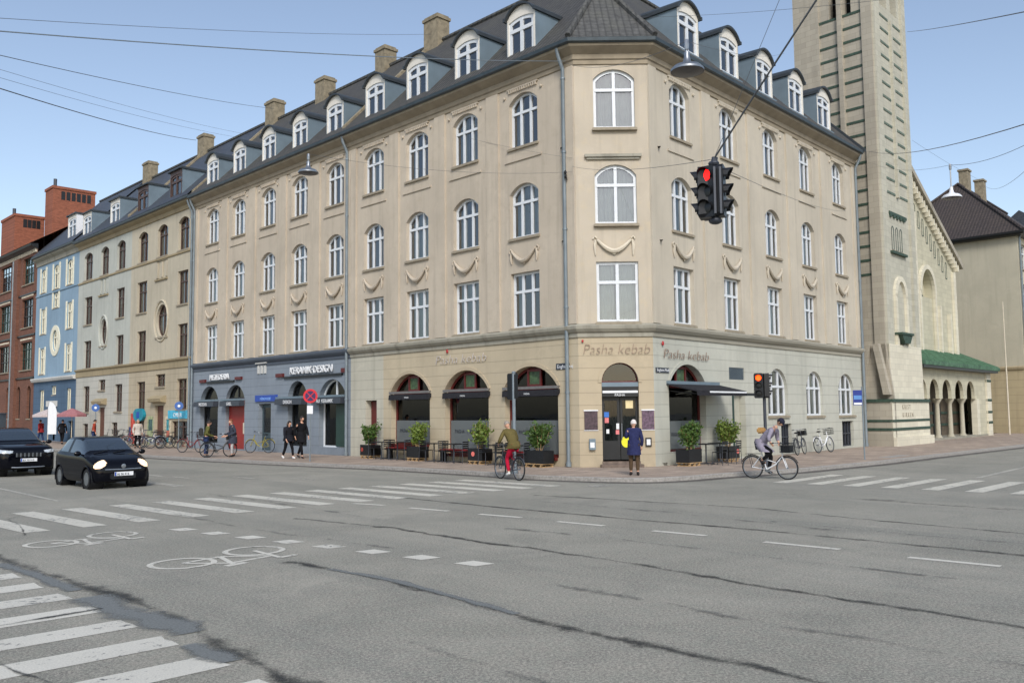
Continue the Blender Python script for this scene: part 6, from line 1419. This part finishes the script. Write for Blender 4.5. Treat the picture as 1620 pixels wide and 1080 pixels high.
hatch = [(1.74, .52, .30, .52, .42, .60), (1.70, .66, .22, .60, .56, .70), (1.55, .76, .19, .72, .66, .82), (1.2, .81, .18, .84, .70, .93), (.86, .82, .18, .92, .66, 1.02), (.12, .82, .18, .94, .55, 1.40), (-.5, .82, .18, .95, .56, 1.46), (-1.15, .82, .2, .97, .54, 1.42), (-1.5, .80, .24, .98, .50, 1.26), (-1.66, .76, .3, .94, .58, 1.0), (-1.70, .70, .36, .84, .52, .88)]
def hatch_front(r):
    MB().tube([(1.73, -.5, .56), (1.755, 0, .55), (1.73, .5, .56)], .02, 6).loc('grille_bar', M['steel'], r)
    MB().box(1.69, 1.765, -.36, .36, .28, .44).loc('lower_grille', M['black'], r, bevel=.02)
    MB().lathe((1.75, 0, .64), [(.06, .0), (.065, .015), (.04, .02)], 16, 'x').loc('emblem', M['steel'], r)
    for s in (-1, 1): MB().ball((1.66, s*.58, .36), .05, (.5, 1, .7), 8, 6).loc('fog_lamp', lamp_off, r)
    text('number', 'AJ 36 412', .085, plt, r, Vector((1.815, -.2, .395)), Vector((0, 1, 0)), .001, local=True)
    MB().tube([(.93, -.55, 1.0), (.80, -.1, 1.08)], .01, 4).tube([(.93, .0, 1.0), (.80, .4, 1.08)], .01, 4).loc('wiper', M['black'], r)
car('small_hatchback', FL.P(7.3, 13.4, RZ), Hd(-dl), 'small black hatchback with lit headlights turning into the junction', hatch, paint, carglass, dict(ws=4, roof0=5, roof1=7, rear=9, pillar=6.0, xf=1.14, xr=-1.16, y=.725, hw=.82, lamp=lamp_on, lampfn=lambda c: c.x > 1.15 and ((abs(c.y)-.60)*.85-(c.z-.70)*.5)**2/.17**2+((c.z-.70)*.85+(abs(c.y)-.60)*.5-.0)**2/.085**2 < 1, mirror=(.72, .92, 1.0), spokes=6), .29, (1.785, .43), (1.56, .59, .68, .30, .20, .55), hatch_front)
suv = [(2.22, .66, .34, .72, .60, .84), (2.17, .80, .28, .82, .72, .94), (2.0, .88, .24, .94, .76, 1.03), (1.5, .92, .22, 1.03, .78, 1.12), (1.0, .93, .22, 1.08, .74, 1.18), (.25, .93, .22, 1.10, .62, 1.60), (-.6, .93, .22, 1.11, .63, 1.67), (-1.5, .93, .24, 1.12, .61, 1.64), (-1.95, .91, .28, 1.12, .58, 1.50), (-2.2, .86, .36, 1.08, .66, 1.12), (-2.26, .8, .42, .95, .6, 1.0)]
def suv_front(r):
    MB().box(2.12, 2.235, -.44, .44, .66, .84).loc('grille', M['black'], r, bevel=.03)
    for k in range(7):
        u = -.38+k*.127; MB().box(2.236, 2.25, u-.016, u+.016, .69, .82).loc('grille_bar', M['steel'], r)
    MB().tube([(2.12, -.78, .36), (2.24, -.4, .33), (2.26, 0, .33), (2.24, .4, .33), (2.12, .78, .36)], .022, 6).loc('bumper_trim', M['steel'], r, smooth=True)
    MB().tube([(1.95, -.88, .86), (2.16, -.7, .87), (2.2, -.48, .84)], .018, 6).loc('lamp_trim', M['steel'], r)
    text('number', 'BX 70 915', .085, plt, r, Vector((2.285, -.2, .545)), Vector((0, 1, 0)), .001, local=True)
car('suv', FL.P(15.75, 13.65, RZ), Hd(-dl), 'black SUV with a chrome-toothed grille behind the small hatchback', suv, paint, carglass, dict(ws=4, roof0=5, roof1=7, rear=9, pillar=6.0, xf=1.4, xr=-1.35, y=.83, hw=.93, lamp=lamp_off, lampfn=lambda c: c.x > 1.5 and .50 < abs(c.y) and .80+(abs(c.y)-.5)*.1 < c.z < .90+(abs(c.y)-.5)*.12, mirror=(.9, 1.03, 1.16), spokes=5), .36, (2.255, .58), (2.03, .70, .90, .34, .12, .6), suv_front, cat='car')
# ---- planters with shrubs
def shrub(r, rnd, h=.85, spread=.42, z0=.6, mat='leafA', n=420, stems=13):
    n = int(n*3.); h *= 1.08; spread *= 1.1
    st = MB(); lf = MB()
    tips = []
    for k in range(stems):
        a = rnd.uniform(0, 6.28); rr = spread*rnd.uniform(.15, .9); tip = Vector((math.cos(a)*rr, math.sin(a)*rr, z0+h*rnd.uniform(.6, 1.0))); b = Vector((math.cos(a)*.08, math.sin(a)*.06, z0-.05)); mid = (b+tip)/2+Vector((rnd.uniform(-.04, .04), rnd.uniform(-.04, .04), .05))
        st.tube([tuple(b), tuple(mid), tuple(tip)], [.012, .009, .005], 5); tips.append((b, mid, tip))
    for k in range(n):
        b, mid, tip = tips[rnd.randrange(stems)]; t = rnd.uniform(.25, 1.05); P = b.lerp(mid, t*2) if t < .5 else mid.lerp(tip, (t-.5)*2)
        P = P+Vector((rnd.gauss(0, .07), rnd.gauss(0, .07), rnd.gauss(0, .05))); d = Vector((rnd.gauss(0, 1), rnd.gauss(0, 1), rnd.gauss(.5, .8))).normalized(); s_ = d.cross(Vector((rnd.gauss(0, 1), rnd.gauss(0, 1), rnd.gauss(0, 1)))).normalized(); L_ = rnd.uniform(.08, .15); W_ = L_*.3; q = d.cross(s_)*.012
        i = lf.add([P, P+d*L_*.45+s_*W_+q, P+d*L_, P+d*L_*.45-s_*W_+q]); lf.f.append((i, i+1, i+2, i+3))
    o = lf.mesh('foliage', recalc=False); child('foliage', o, M[mat], r); st.loc('stem', M['wood'], r)
def planter(P, rz, label, w_=.84, seed=0, mat='leafA', h=.85, badge=None, n=420):
    r = root('planter', P, rz, label, 'planter', 'black planters in front of the restaurant')
    b = MB(); hw, hd, z0, z1 = w_/2, .26, .13, .57; t = .03
    b.box(-hw, hw, -hd, -hd+t, z0, z1).box(-hw, hw, hd-t, hd, z0, z1).box(-hw, -hw+t, -hd+t, hd-t, z0, z1).box(hw-t, hw, -hd+t, hd-t, z0, z1).box(-hw+t, hw-t, -hd+t, hd-t, z0, z0+.03)
    for k in range(4): b.box(-hw-.004, hw+.004, -hd-.006, -hd, z0+.01+k*.12, z0+.10+k*.12)
    b.loc('box', M['black'], r); MB().box(-hw+t, hw-t, -hd+t, hd-t, z1-.06, z1-.04).loc('soil', simple('soil', (52, 42, 34), .95, var=.4, scale=30), r)
    f = MB()
    for x in (-hw+.12, 0, hw-.12): f.prism([(x-.11, 0), (x-.05, 0), (x+.05, z0), (x-.01, z0)], -hd, -hd+.06).prism([(x+.11, 0), (x+.05, 0), (x-.05, z0), (x+.01, z0)], hd-.06, hd).box(x-.04, x+.04, -hd, hd, .0, .03)
    f.box(-hw+.02, hw-.02, -hd-.01, hd+.01, z0-.03, z0); f.loc('pallet_foot', M['wood'], r)
    if badge: MB().lathe((badge[0], -hd-.012, .38), [(.0001, -.006), (.09, -.006), (.09, .006), (.0001, .006)], 18, 'y', False).loc('badge', badge[1], r)
    shrub(r, random.Random(seed), h=h, z0=.56, spread=w_*.55, mat=mat, n=n); return r
pinkb = simple('pink_badge', (230, 120, 110), .5); redb = simple('red_badge', (150, 60, 50), .5)
for k, (u, mt, h, bd, lb) in enumerate(((11.55, 'leafA', .85, (-.25, redb), 'black planter with a leafy shrub farthest left, beside the small red door'), (8.25, 'leafB', .8, None, 'black planter with a loose light green shrub between the left and middle arches'), (4.45, 'leafB', .95, (-.1, pinkb), 'black planter with a tall thin shrub behind the cyclist in red trousers'), (1.35, 'leafA', .9, None, 'wide black planter with a dense round shrub just left of the corner downpipe'))):
    planter(FL.P(u, .65, 0), Hd(-dl), lb, .8 if k < 3 else .95, 10+k, mt, h, bd, n=420 if k != 2 else 260)
planter(FR.P(1.0, .72, 0), Hd(dr), 'black planter on wooden feet with a dense shrub just right of the corner', .85, 21, 'leafA', .85, None)
planter(FR.P(3.95, .62, 0), Hd(dr), 'black planter with a yellow-green shrub at the right end of the awning', .8, 22, 'leafB', .9, (.25, pinkb))
# ---- tables, chairs, benches
def cafe_table(P, rz, label):
    r = root('cafe_table', P, rz, label, 'table', 'black pavement tables'); MB().box(-.33, .33, -.33, .33, .71, .74).loc('tabletop', M['black'], r, bevel=.008); MB().tube([(0, 0, .03), (0, 0, .71)], .025, 8).loc('column', M['dgrey'], r)
    b = MB()
    for a in range(4): c, s = math.cos(a*1.57+.78), math.sin(a*1.57+.78); b.tube([(0, 0, .06), (c*.3, s*.3, .02)], .018, 6)
    b.loc('base', M['dgrey'], r)
def cafe_chair(P, rz, label):
    r = root('cafe_chair', P, rz, label, 'chair', 'dark pavement chairs'); MB().box(-.2, .2, -.2, .2, .44, .465).loc('seat', M['black'], r, bevel=.01)
    b = MB(); 
    for z in (.55, .63, .71, .79): b.box(-.215, -.2, -.18, .18, z, z+.05)
    b.loc('backrest', M['black'], r)
    for x, y in ((-.19, -.18), (-.19, .18), (.19, -.18), (.19, .18)): MB().tube([(x*1.1, y*1.08, 0), (x, y, .44)]+([(x-.02, y, .84)] if x < 0 else []), .012, 6).loc('leg', M['dgrey'], r)
for k, (u, w_) in enumerate(((10.5, .8), (9.4, .8), (7.0, .8), (5.8, .8), (3.4, .85), (2.5, .8))):
    nth = ('left of the left arch', 'right of the left arch', 'left of the middle arch', 'right of the middle arch', 'behind the cyclist in red trousers', 'right under the large arch')[k]
    cafe_table(FL.P(u, w_, 0), Hd(-dl)+.05*k, 'small black pavement table '+nth)
    cafe_chair(FL.P(u+.52, w_, 0), Hd(-dl), 'dark slatted chair on the left side of the table '+nth); cafe_chair(FL.P(u-.5, w_+.05, 0), Hd(dl)+.2, 'dark slatted chair on the right side of the table '+nth)
for k, u in enumerate((1.95, 2.95)):
    nth = ('nearest the corner door under the open awning', 'next to the yellow-green shrub under the open awning')[k]
    cafe_table(FR.P(u, .85, 0), Hd(dr), 'small black table '+nth); cafe_chair(FR.P(u-.1, 1.45, 0), Hd(-nr), 'dark slatted chair facing the table '+nth)
def bench(u0, u1, label):
    r = root('bench', FL.P((u0+u1)/2, .32, 0), Hd(-dl), label, 'bench', 'red cushioned window benches'); L_ = (u1-u0)/2
    MB().box(-L_, L_, -.16, .16, .42, .5).loc('cushion', simple('red_cushion', (140, 34, 36), .8), r, bevel=.02); MB().box(-L_, L_, -.17, .17, .38, .42).loc('seat', M['black'], r)
    for x in (-L_+.1, L_-.1): MB().box(x-.03, x+.03, -.15, .15, 0, .38).loc('leg', M['black'], r)
bench(8.4, 10.7, 'red cushioned bench under the left arch'); bench(4.8, 7.1, 'red cushioned bench under the middle arch'); bench(1.2, 3.5, 'red cushioned bench under the large right arch')
# ---- signals, signs, poles
sigred = emis('signal_red', (255, 24, 20), 2.2); sigamb = emis('signal_orange', (255, 64, 12), 4.0); sigoff = simple('signal_lens_dark', (16, 18, 18), .3)
def head(r, P, ang, lit=None, litmat=None, s=1., name='signal_head'):
    """three-lens head; ang is the direction the lenses face"""
    f = Vector((math.cos(ang), math.sin(ang), 0)); l = Vector((-f.y, f.x, 0)); z = Vector((0, 0, 1)); T = lambda a, b, c: P+f*a*s+l*b*s+z*c*s
    m_ = MB(); prof = [(-.13, -.43), (.13, -.43), (.16, -.38), (.16, .38), (.13, .43), (-.13, .43), (-.16, .38), (-.16, -.38)]
    i = m_.add([T(0, a, b) for a, b in prof]+[T(-.16, a*.9, b*.97) for a, b in prof]); m_.f.append(tuple(i+k for k in range(8))); m_.f.append(tuple(i+8+k for k in reversed(range(8))))
    for k in range(8): m_.f.append((i+k, i+(k+1) % 8, i+8+(k+1) % 8, i+8+k))
    h = m_.loc(name, M['black'], r)
    for q, zz in enumerate((.27, 0, -.27)):
        ln = MB(); c = T(.012, 0, zz); i = ln.add([c+(l*math.cos(a)+z*math.sin(a))*.098*s for a in [2*math.pi*k/18 for k in range(18)]]+[T(.03, 0, zz)])
        for k in range(18): ln.f.append((i+k, i+(k+1) % 18, i+18))
        child('lens', ln.mesh('lens', smooth=True), litmat if lit == q else sigoff, h)
        vz = MB(); N = 12
        for k in range(N):
            a0, a1 = R_(-30+240*k/N), R_(-30+240*(k+1)/N)
            def pp(a, e): d = .15 if e else 0; sh = 1 if not e else .98; return T(.0+d*(.45+.55*max(0, math.sin(a))), math.cos(a)*.115*sh, zz+math.sin(a)*.115*sh)
            vz.wpoly([pp(a0, 0), pp(a1, 0), pp(a1, 1), pp(a0, 1)])
        child('visor', vz.mesh('visor', recalc=False), M['black'], h)
    return h
def at_cam_ang(P): return math.atan2(-P.y, -P.x)
sg = root('hanging_signal', (0, 0, 0), label='hanging traffic signal cluster over the junction, one red lamp lit', cat='traffic light'); C0 = Vector((3.23, 13.77, 5.37))
sg.location = C0; Z0 = Vector((0, 0, 0))
head(sg, Z0+Vector((-.15, -.06, 0)), R_(-128), 0, sigred, .95); head(sg, Z0+Vector((.15, -.04, .01)), R_(-22), None, None, .95); head(sg, Z0+Vector((0, .2, 0)), R_(70), None, None, .95); 
head(sg, Z0+Vector((-.22, .1, 0)), R_(160), None, None, .95)
MB().tube([(0, 0, -.46), (0, 0, .46)], .06, 8).box(-.06, -.025, -.2, -.17, -.38, .36).box(.03, .065, -.2, -.17, -.38, .36).loc('mount', M['dgrey'], sg)
MB().tube([(0, 0, .44), (.02, 0, .56)], .05, 8).ball((0, 0, .46), .09, (1, 1, .6), 10, 6).ball((0, 0, -.46), .11, (1, 1, .5), 10, 6).loc('hanger', M['dgrey'], sg)
def pole_signal(P, label, heads, h=3.45, z0=0., mat='dgrey'):
    r = root('pole_signal', P, label=label, cat='traffic light'); MB().tube([(0, 0, 0), (0, 0, h)], .055, 10).lathe((0, 0, 0), [(.11, 0), (.11, .05), (.07, .3)], 12).ball((0, 0, h), .07, (1, 1, .6), 8, 6).loc('pole', M[mat], r, smooth=True)
    for (dx, dy, z, a, lit, lm) in heads:
        head(r, Vector((dx, dy, z)), a, lit, lm, 1.0); MB().tube([(0, 0, z+.25), (dx, dy, z+.25)], .02, 6).tube([(0, 0, z-.25), (dx, dy, z-.25)], .02, 6).loc('bracket', M['black'], r)
    return r
pole_signal(FR.P(2.35, 2.95, 0), 'pole-mounted traffic light glowing orange at the right end of the awning', [(-.2, -.06, 2.75, R_(-112), 0, sigamb), (.13, -.08, 2.75, R_(-5), None, None)], 2.55)
pole_signal(Vector((.04, 28.3, 0)), 'traffic light pole with a dark head before the large arch, behind the cyclist', [(.0, .15, 2.75, R_(55), None, None)], 3.2, mat='pipe')
def signpole(name, P, h, label, fn, cat='sign'):
    r = root(name, P, label=label, cat=cat); MB().tube([(0, 0, 0), (0, 0, h)], .03, 8).loc('pole', M['pipe'], r); fn(r); return r
def disc(r, name, P, rad, n_, mat, off=0., seg=28):
    n_ = n_.normalized(); l = Vector((-n_.y, n_.x, 0)); m_ = MB(); i = m_.add([P+n_*off+(l*math.cos(a)+Vector((0, 0, 1))*math.sin(a))*rad for a in [2*math.pi*k/seg for k in range(seg)]]+[P+n_*(off-.008)+(l*math.cos(a)+Vector((0, 0, 1))*math.sin(a))*rad for a in [2*math.pi*k/seg for k in range(seg)]])
    m_.f.append(tuple(i+k for k in range(seg))); m_.f.append(tuple(i+seg+k for k in reversed(range(seg))))
    for k in range(seg): m_.f.append((i+k, i+(k+1) % seg, i+seg+(k+1) % seg, i+seg+k))
    return m_.loc(name, mat, r)
sblue = simple('sign_blue_face', (30, 50, 130), .4); sred = simple('sign_red_face', (200, 24, 40), .4)
def nostop(r):
    n_ = Vector((.25, -1, 0)).normalized(); l = Vector((-n_.y, n_.x, 0)); P = Vector((0, 0, 2.68)); d = disc(r, 'disc', P, .29, n_, sred, .05)
    disc(r, 'disc_centre', P, .21, n_, simple('sign_dark_blue', (52, 22, 78), .4), .056)
    m_ = MB()
    for s in (-1, 1):
        a = (l+Vector((0, 0, s))).normalized(); b = (l-Vector((0, 0, s))).normalized(); m_.wpoly([P+n_*(.06+s*.001)+a*.215+b*.016, P+n_*(.06+s*.001)+a*.215-b*.016, P+n_*(.06+s*.001)-a*.215-b*.016, P+n_*(.06+s*.001)-a*.215+b*.016])
    m_.loc('cross', sred, r); MB().box(-.12, .12, -.06, -.045, 1.95, 2.28).loc('plate', M['white2'], r)
signpole('no_stopping_sign', Vector((-8.35, 36.6, 0)), 2.9, 'round red and blue no stopping sign on a pale pole at the kerb', nostop)
def buspl(r):
    MB().box(-.36, -.02, -.05, -.03, 2.05, 2.62).loc('plate', sblue, r); MB().box(-.34, -.04, -.056, -.051, 2.27, 2.42).loc('stripe', simple('sign_light_blue', (90, 140, 200), .4), r); MB().box(-.34, -.04, -.056, -.051, 2.07, 2.15).loc('caption', M['white2'], r)
signpole('blue_sign', FR.P(7.65, 4.3, 0), 2.75, 'blue rectangular sign on a grey pole at the kerb of the right street', buspl)
def bikes_(r): n_ = Vector((.2, -1, 0)); disc(r, 'disc', Vector((0, 0, 2.5)), .25, n_, simple('sign_mid_blue', (58, 96, 160), .5), .05); disc(r, 'symbol', Vector((0, 0, 2.5)), .08, n_, M['white2'], .056)
signpole('round_blue_sign', FL.P(40.9, 2.0, 0), 2.8, 'round blue sign on a pole in front of the pale grey house', bikes_); signpole('round_blue_sign', FL.P(31.2, .6, 0), 2.8, 'round blue sign on a pole where the beige house meets the blue-grey shop', bikes_)
# beach flag, parasols, kiosk clutter by the blue house
r = root('beach_flag', FL.P(47.9, 2.6, 0), Hd(Vector((1, -.2, 0))), 'tall white rounded beach flag behind the small car', 'flag')
MB().tube([(-.3, 0, 0), (-.3, 0, 2.6), (-.2, 0, 3.0)], .02, 6).loc('pole', M['steel'], r); MB().prism([(-.28, .7), (.42, .7), (.42, 2.3), (.3, 2.7), (.05, 2.95), (-.2, 3.02), (-.28, 2.8)], -.008, .008).loc('cloth', M['white2'], r)
def parasol(P, c1, label, h=2.5, rad=1.3):
    r = root('parasol', P, label=label, cat='parasol', group='café parasols by the blue house'); MB().tube([(0, 0, 0), (0, 0, h+.2)], .025, 6).loc('pole', M['cream'], r); m_ = MB(); n = 8
    m_.lathe((0, 0, h), [(rad, -.18), (rad, -.02), (rad*.5, .22), (.02, .42)], n, cap=False); m_.loc('canopy', fabric(label[:14], c1), r)
parasol(FL.P(45.8, 1.9, 0), (160, 110, 114), 'dull pink parasol right of the white beach flag', 2.1, 1.0); parasol(FL.P(50.6, 2.0, 0), (188, 176, 174), 'pale pink parasol left of the white beach flag', 2.1, 1.1)
r = root('advertising_column', FL.P(62.5, 2.5, 0), label='grey metal cabinet in front of the brick building', cat='cabinet'); MB().box(-.6, .6, -.5, .5, 0, 2.2).box(-.65, .65, -.55, .55, 2.2, 2.3).loc('case', M['zinc'], r, bevel=.02)
# ---- hanging lamps and wires
def hang_lamp(P, label, shade, d=.58, rod=.45):
    r = root('street_lamp', P, label=label, cat='street lamp', group='street lamps hung over the junction')
    MB().lathe((0, 0, 0), [(d/2, -.045), (d/2, -.01), (d*.40, .05), (d*.2, .09), (.07, .13), (.05, .22), (.05, .3)], 24, 'z', False).loc('shade', shade, r, smooth=True); MB().lathe((0, 0, -.03), [(.001, -.045), (d*.3, -.035), (d*.49, -.014)], 20, cap=False).loc('diffuser', simple('lamp_underside', (92, 88, 86), .4), r, smooth=True)
    MB().tube([(0, 0, .28), (0, 0, rod)], .02, 6).lathe((0, 0, rod), [(.035, -.1), (.045, 0), (.03, .08)], 8).loc('hanger', M['steel'], r); return r
L1, L2, L3 = Vector((3.10, 14.98, 7.85)), Vector((-5.86, 25.22, 8.95)), Vector((13.70, 27.05, 8.45))
hang_lamp(L1, 'hanging street lamp with a dark underside before the chamfered corner', M['steel']); hang_lamp(L2, 'hanging street lamp in front of the beige terrace windows on the left', M['steel']); hang_lamp(L3, 'white hanging street lamp above the church gable', M['white2'], rod=.95)
M['wirem'] = simple('wire_metal', (96, 98, 100), .6, .2)
def wire(a, b, sag=.12, rad=.006, label='', mat='wirem', n=14):
    a, b = Vector(a), Vector(b); pts = [tuple(a.lerp(b, k/n)-Vector((0, 0, 4*sag*(k/n)*(1-k/n)))) for k in range(n+1)]
    o = MB().tube(pts, rad*.8, 5).build('overhead_wire', M[mat], smooth=True); tag(o, label, 'wire', 'overhead span wires'); return o
r1, r2, r3 = L1+V3(0, 0, .5), L2+V3(0, 0, .52), L3+V3(0, 0, 1.0); SGT = Vector((3.23, 13.76, 5.9))
wire((-9.3, 15.4, 8.87), (2.05, 31.03, 14.52), .15, .016, 'thick pale wire from upper left to the top of the corner downpipe', 'pipe')
wire((-8.1, 13.5, 8.22), (-2.67, 29.5, 14.9), .1, .006, 'highest thin wire across the upper left sky')
wire((-8.15, 13.5, 7.65), (-9.13, 33.5, 13.75), .1, .008, 'thin wire sloping down towards the chimneys')
wire((-8.2, 13.5, 7.15), (-14.19, 39.15, 14.32), .12, .012, 'lowest dark wire in the left sky')
wire((-10.45, 17.4, 9.0), (-11.6, 39.1, 14.5), .12, .005, 'upper of two faint wires in the left sky'); wire((-10.45, 17.4, 8.83), (-12.2, 39.1, 14.4), .12, .005, 'lower of two faint wires in the left sky')
wire((2.05, 31.03, 14.45), r1, .3, .007, 'dark wire from the corner downpipe to the nearest hanging lamp'); wire(r1, (12.49, 39.0, 18.0), .2, .005, 'thin wire from the nearest hanging lamp to the right roof')
wire(SGT, (4.35, 10.9, 7.75), -.02, .018, 'thick dark cable rising from the hanging signal to the upper right'); wire(SGT, (2.2, 30.86, 10.6), .15, .006, 'wire holding the hanging signal to the corner downpipe')
wire(SGT+V3(0, 0, -.08), (16.84, 43.83, 11.8), .2, .006, 'wire from the hanging signal to the right facade'); wire(SGT, (4.2, 11.9, 8.6), .0, .005, 'thin stay above the hanging signal')
wire(r2, (2.2, 30.87, 10.41), .25, .006, 'wire from the left hanging lamp to the corner downpipe'); wire(r2, (-9.3, 39.0, 12.4), .2, .006, 'wire from the left hanging lamp to the terrace wall'); wire((2.21, 30.85, 10.9), (-1.6, 34.8, 12.9), .05, .005, 'short wire across the beige wall left of the downpipe')
wire((8.1, 17.46, 9.53), (8.2, 13.2, 7.98), .0, .009, 'dark wire in the right sky beside the tower') if False else wire((21.7, 46.7, 22.3), (7.98, 13.1, 7.97), .05, .012, 'thick wire crossing the right sky from the tower')
wire((18.89, 45.6, 15.37), (8.2, 13.3, 6.35), .3, .012, 'dark wire from the right eave corner to the right edge'); wire(r3, (11.5, 19.0, 7.75), .15, .008, 'wire from the white hanging lamp to the right edge'); wire(r3, (18.9, 45.2, 14.6), .25, .006, 'wire from the white hanging lamp to the tower')
wire((26.88, 49.16, 14.3), (11.6, 19.3, 7.3), .3, .007, 'faint wire over the chimneys on the right'); wire((18.18, 39.17, 13.97), (26.88, 49.16, 14.51), .1, .006, 'faint wire crossing behind the white lamp')
wire((7.6, 15.4, 9.35), (3.6, 25.5, 13.6), .1, .005, 'faint wire across the top of the tower')
r = root('wall_bracket', FL.P(.28, .12, 10.4), label='small black wire bracket on the corner downpipe', cat='bracket'); MB(FL).ball((.3, .2, 10.42), .06, (1, 1, 1), 8, 6).ball((.3, .2, 10.25), .05, (1, 1, 1), 8, 6).tube([(.3, .12, 10.15), (.3, .2, 10.5)], .02, 6).build('insulator', M['black'], r)
# pavement drain cover near the right kerb
q = MB(FR).box(9.3, 11.6, 4.2, 4.65, .0, .012).build('manhole_cover', M['granite']); tag(q, 'pale stone cover slab in the pavement of the right street', 'cover')
# every loose piece of these parts becomes a part of its own
def split_loose(o):
    bm = bmesh.new(); bm.from_mesh(o.data); bm.verts.index_update(); seen = set(); isl = []
    for v in bm.verts:
        if v.index in seen: continue
        st = [v]; seen.add(v.index); cur = []
        while st:
            x = st.pop(); cur.append(x.index)
            for e in x.link_edges:
                y = e.other_vert(x)
                if y.index not in seen: seen.add(y.index); st.append(y)
        isl.append(set(cur))
    if len(isl) > 1:
        for k, s_ in enumerate(isl):
            b2 = bm.copy(); b2.verts.index_update(); bmesh.ops.delete(b2, geom=[v for v in b2.verts if v.index not in s_], context='VERTS')
            me = bpy.data.meshes.new(o.data.name); b2.to_mesh(me); b2.free()
            for m_ in o.data.materials: me.materials.append(m_)
            if k == 0: first = me
            else:
                c = o.copy(); c.data = me; COL.objects.link(c)
        o.data = first
    bm.free()
for o in list(S.objects):
    if o.type == 'MESH' and o.name.split('.')[0] in ('dark_band', 'surround', 'lamp_box', 'side_window', 'niche_block', 'triglyph', 'pier', 'door_step', 'pilaster', 'belfry_interior', 'corner_strip', 'brace_stone', 'buttress', 'parapet', 'insulator', 'stone_trim', 'hanger'): split_loose(o)
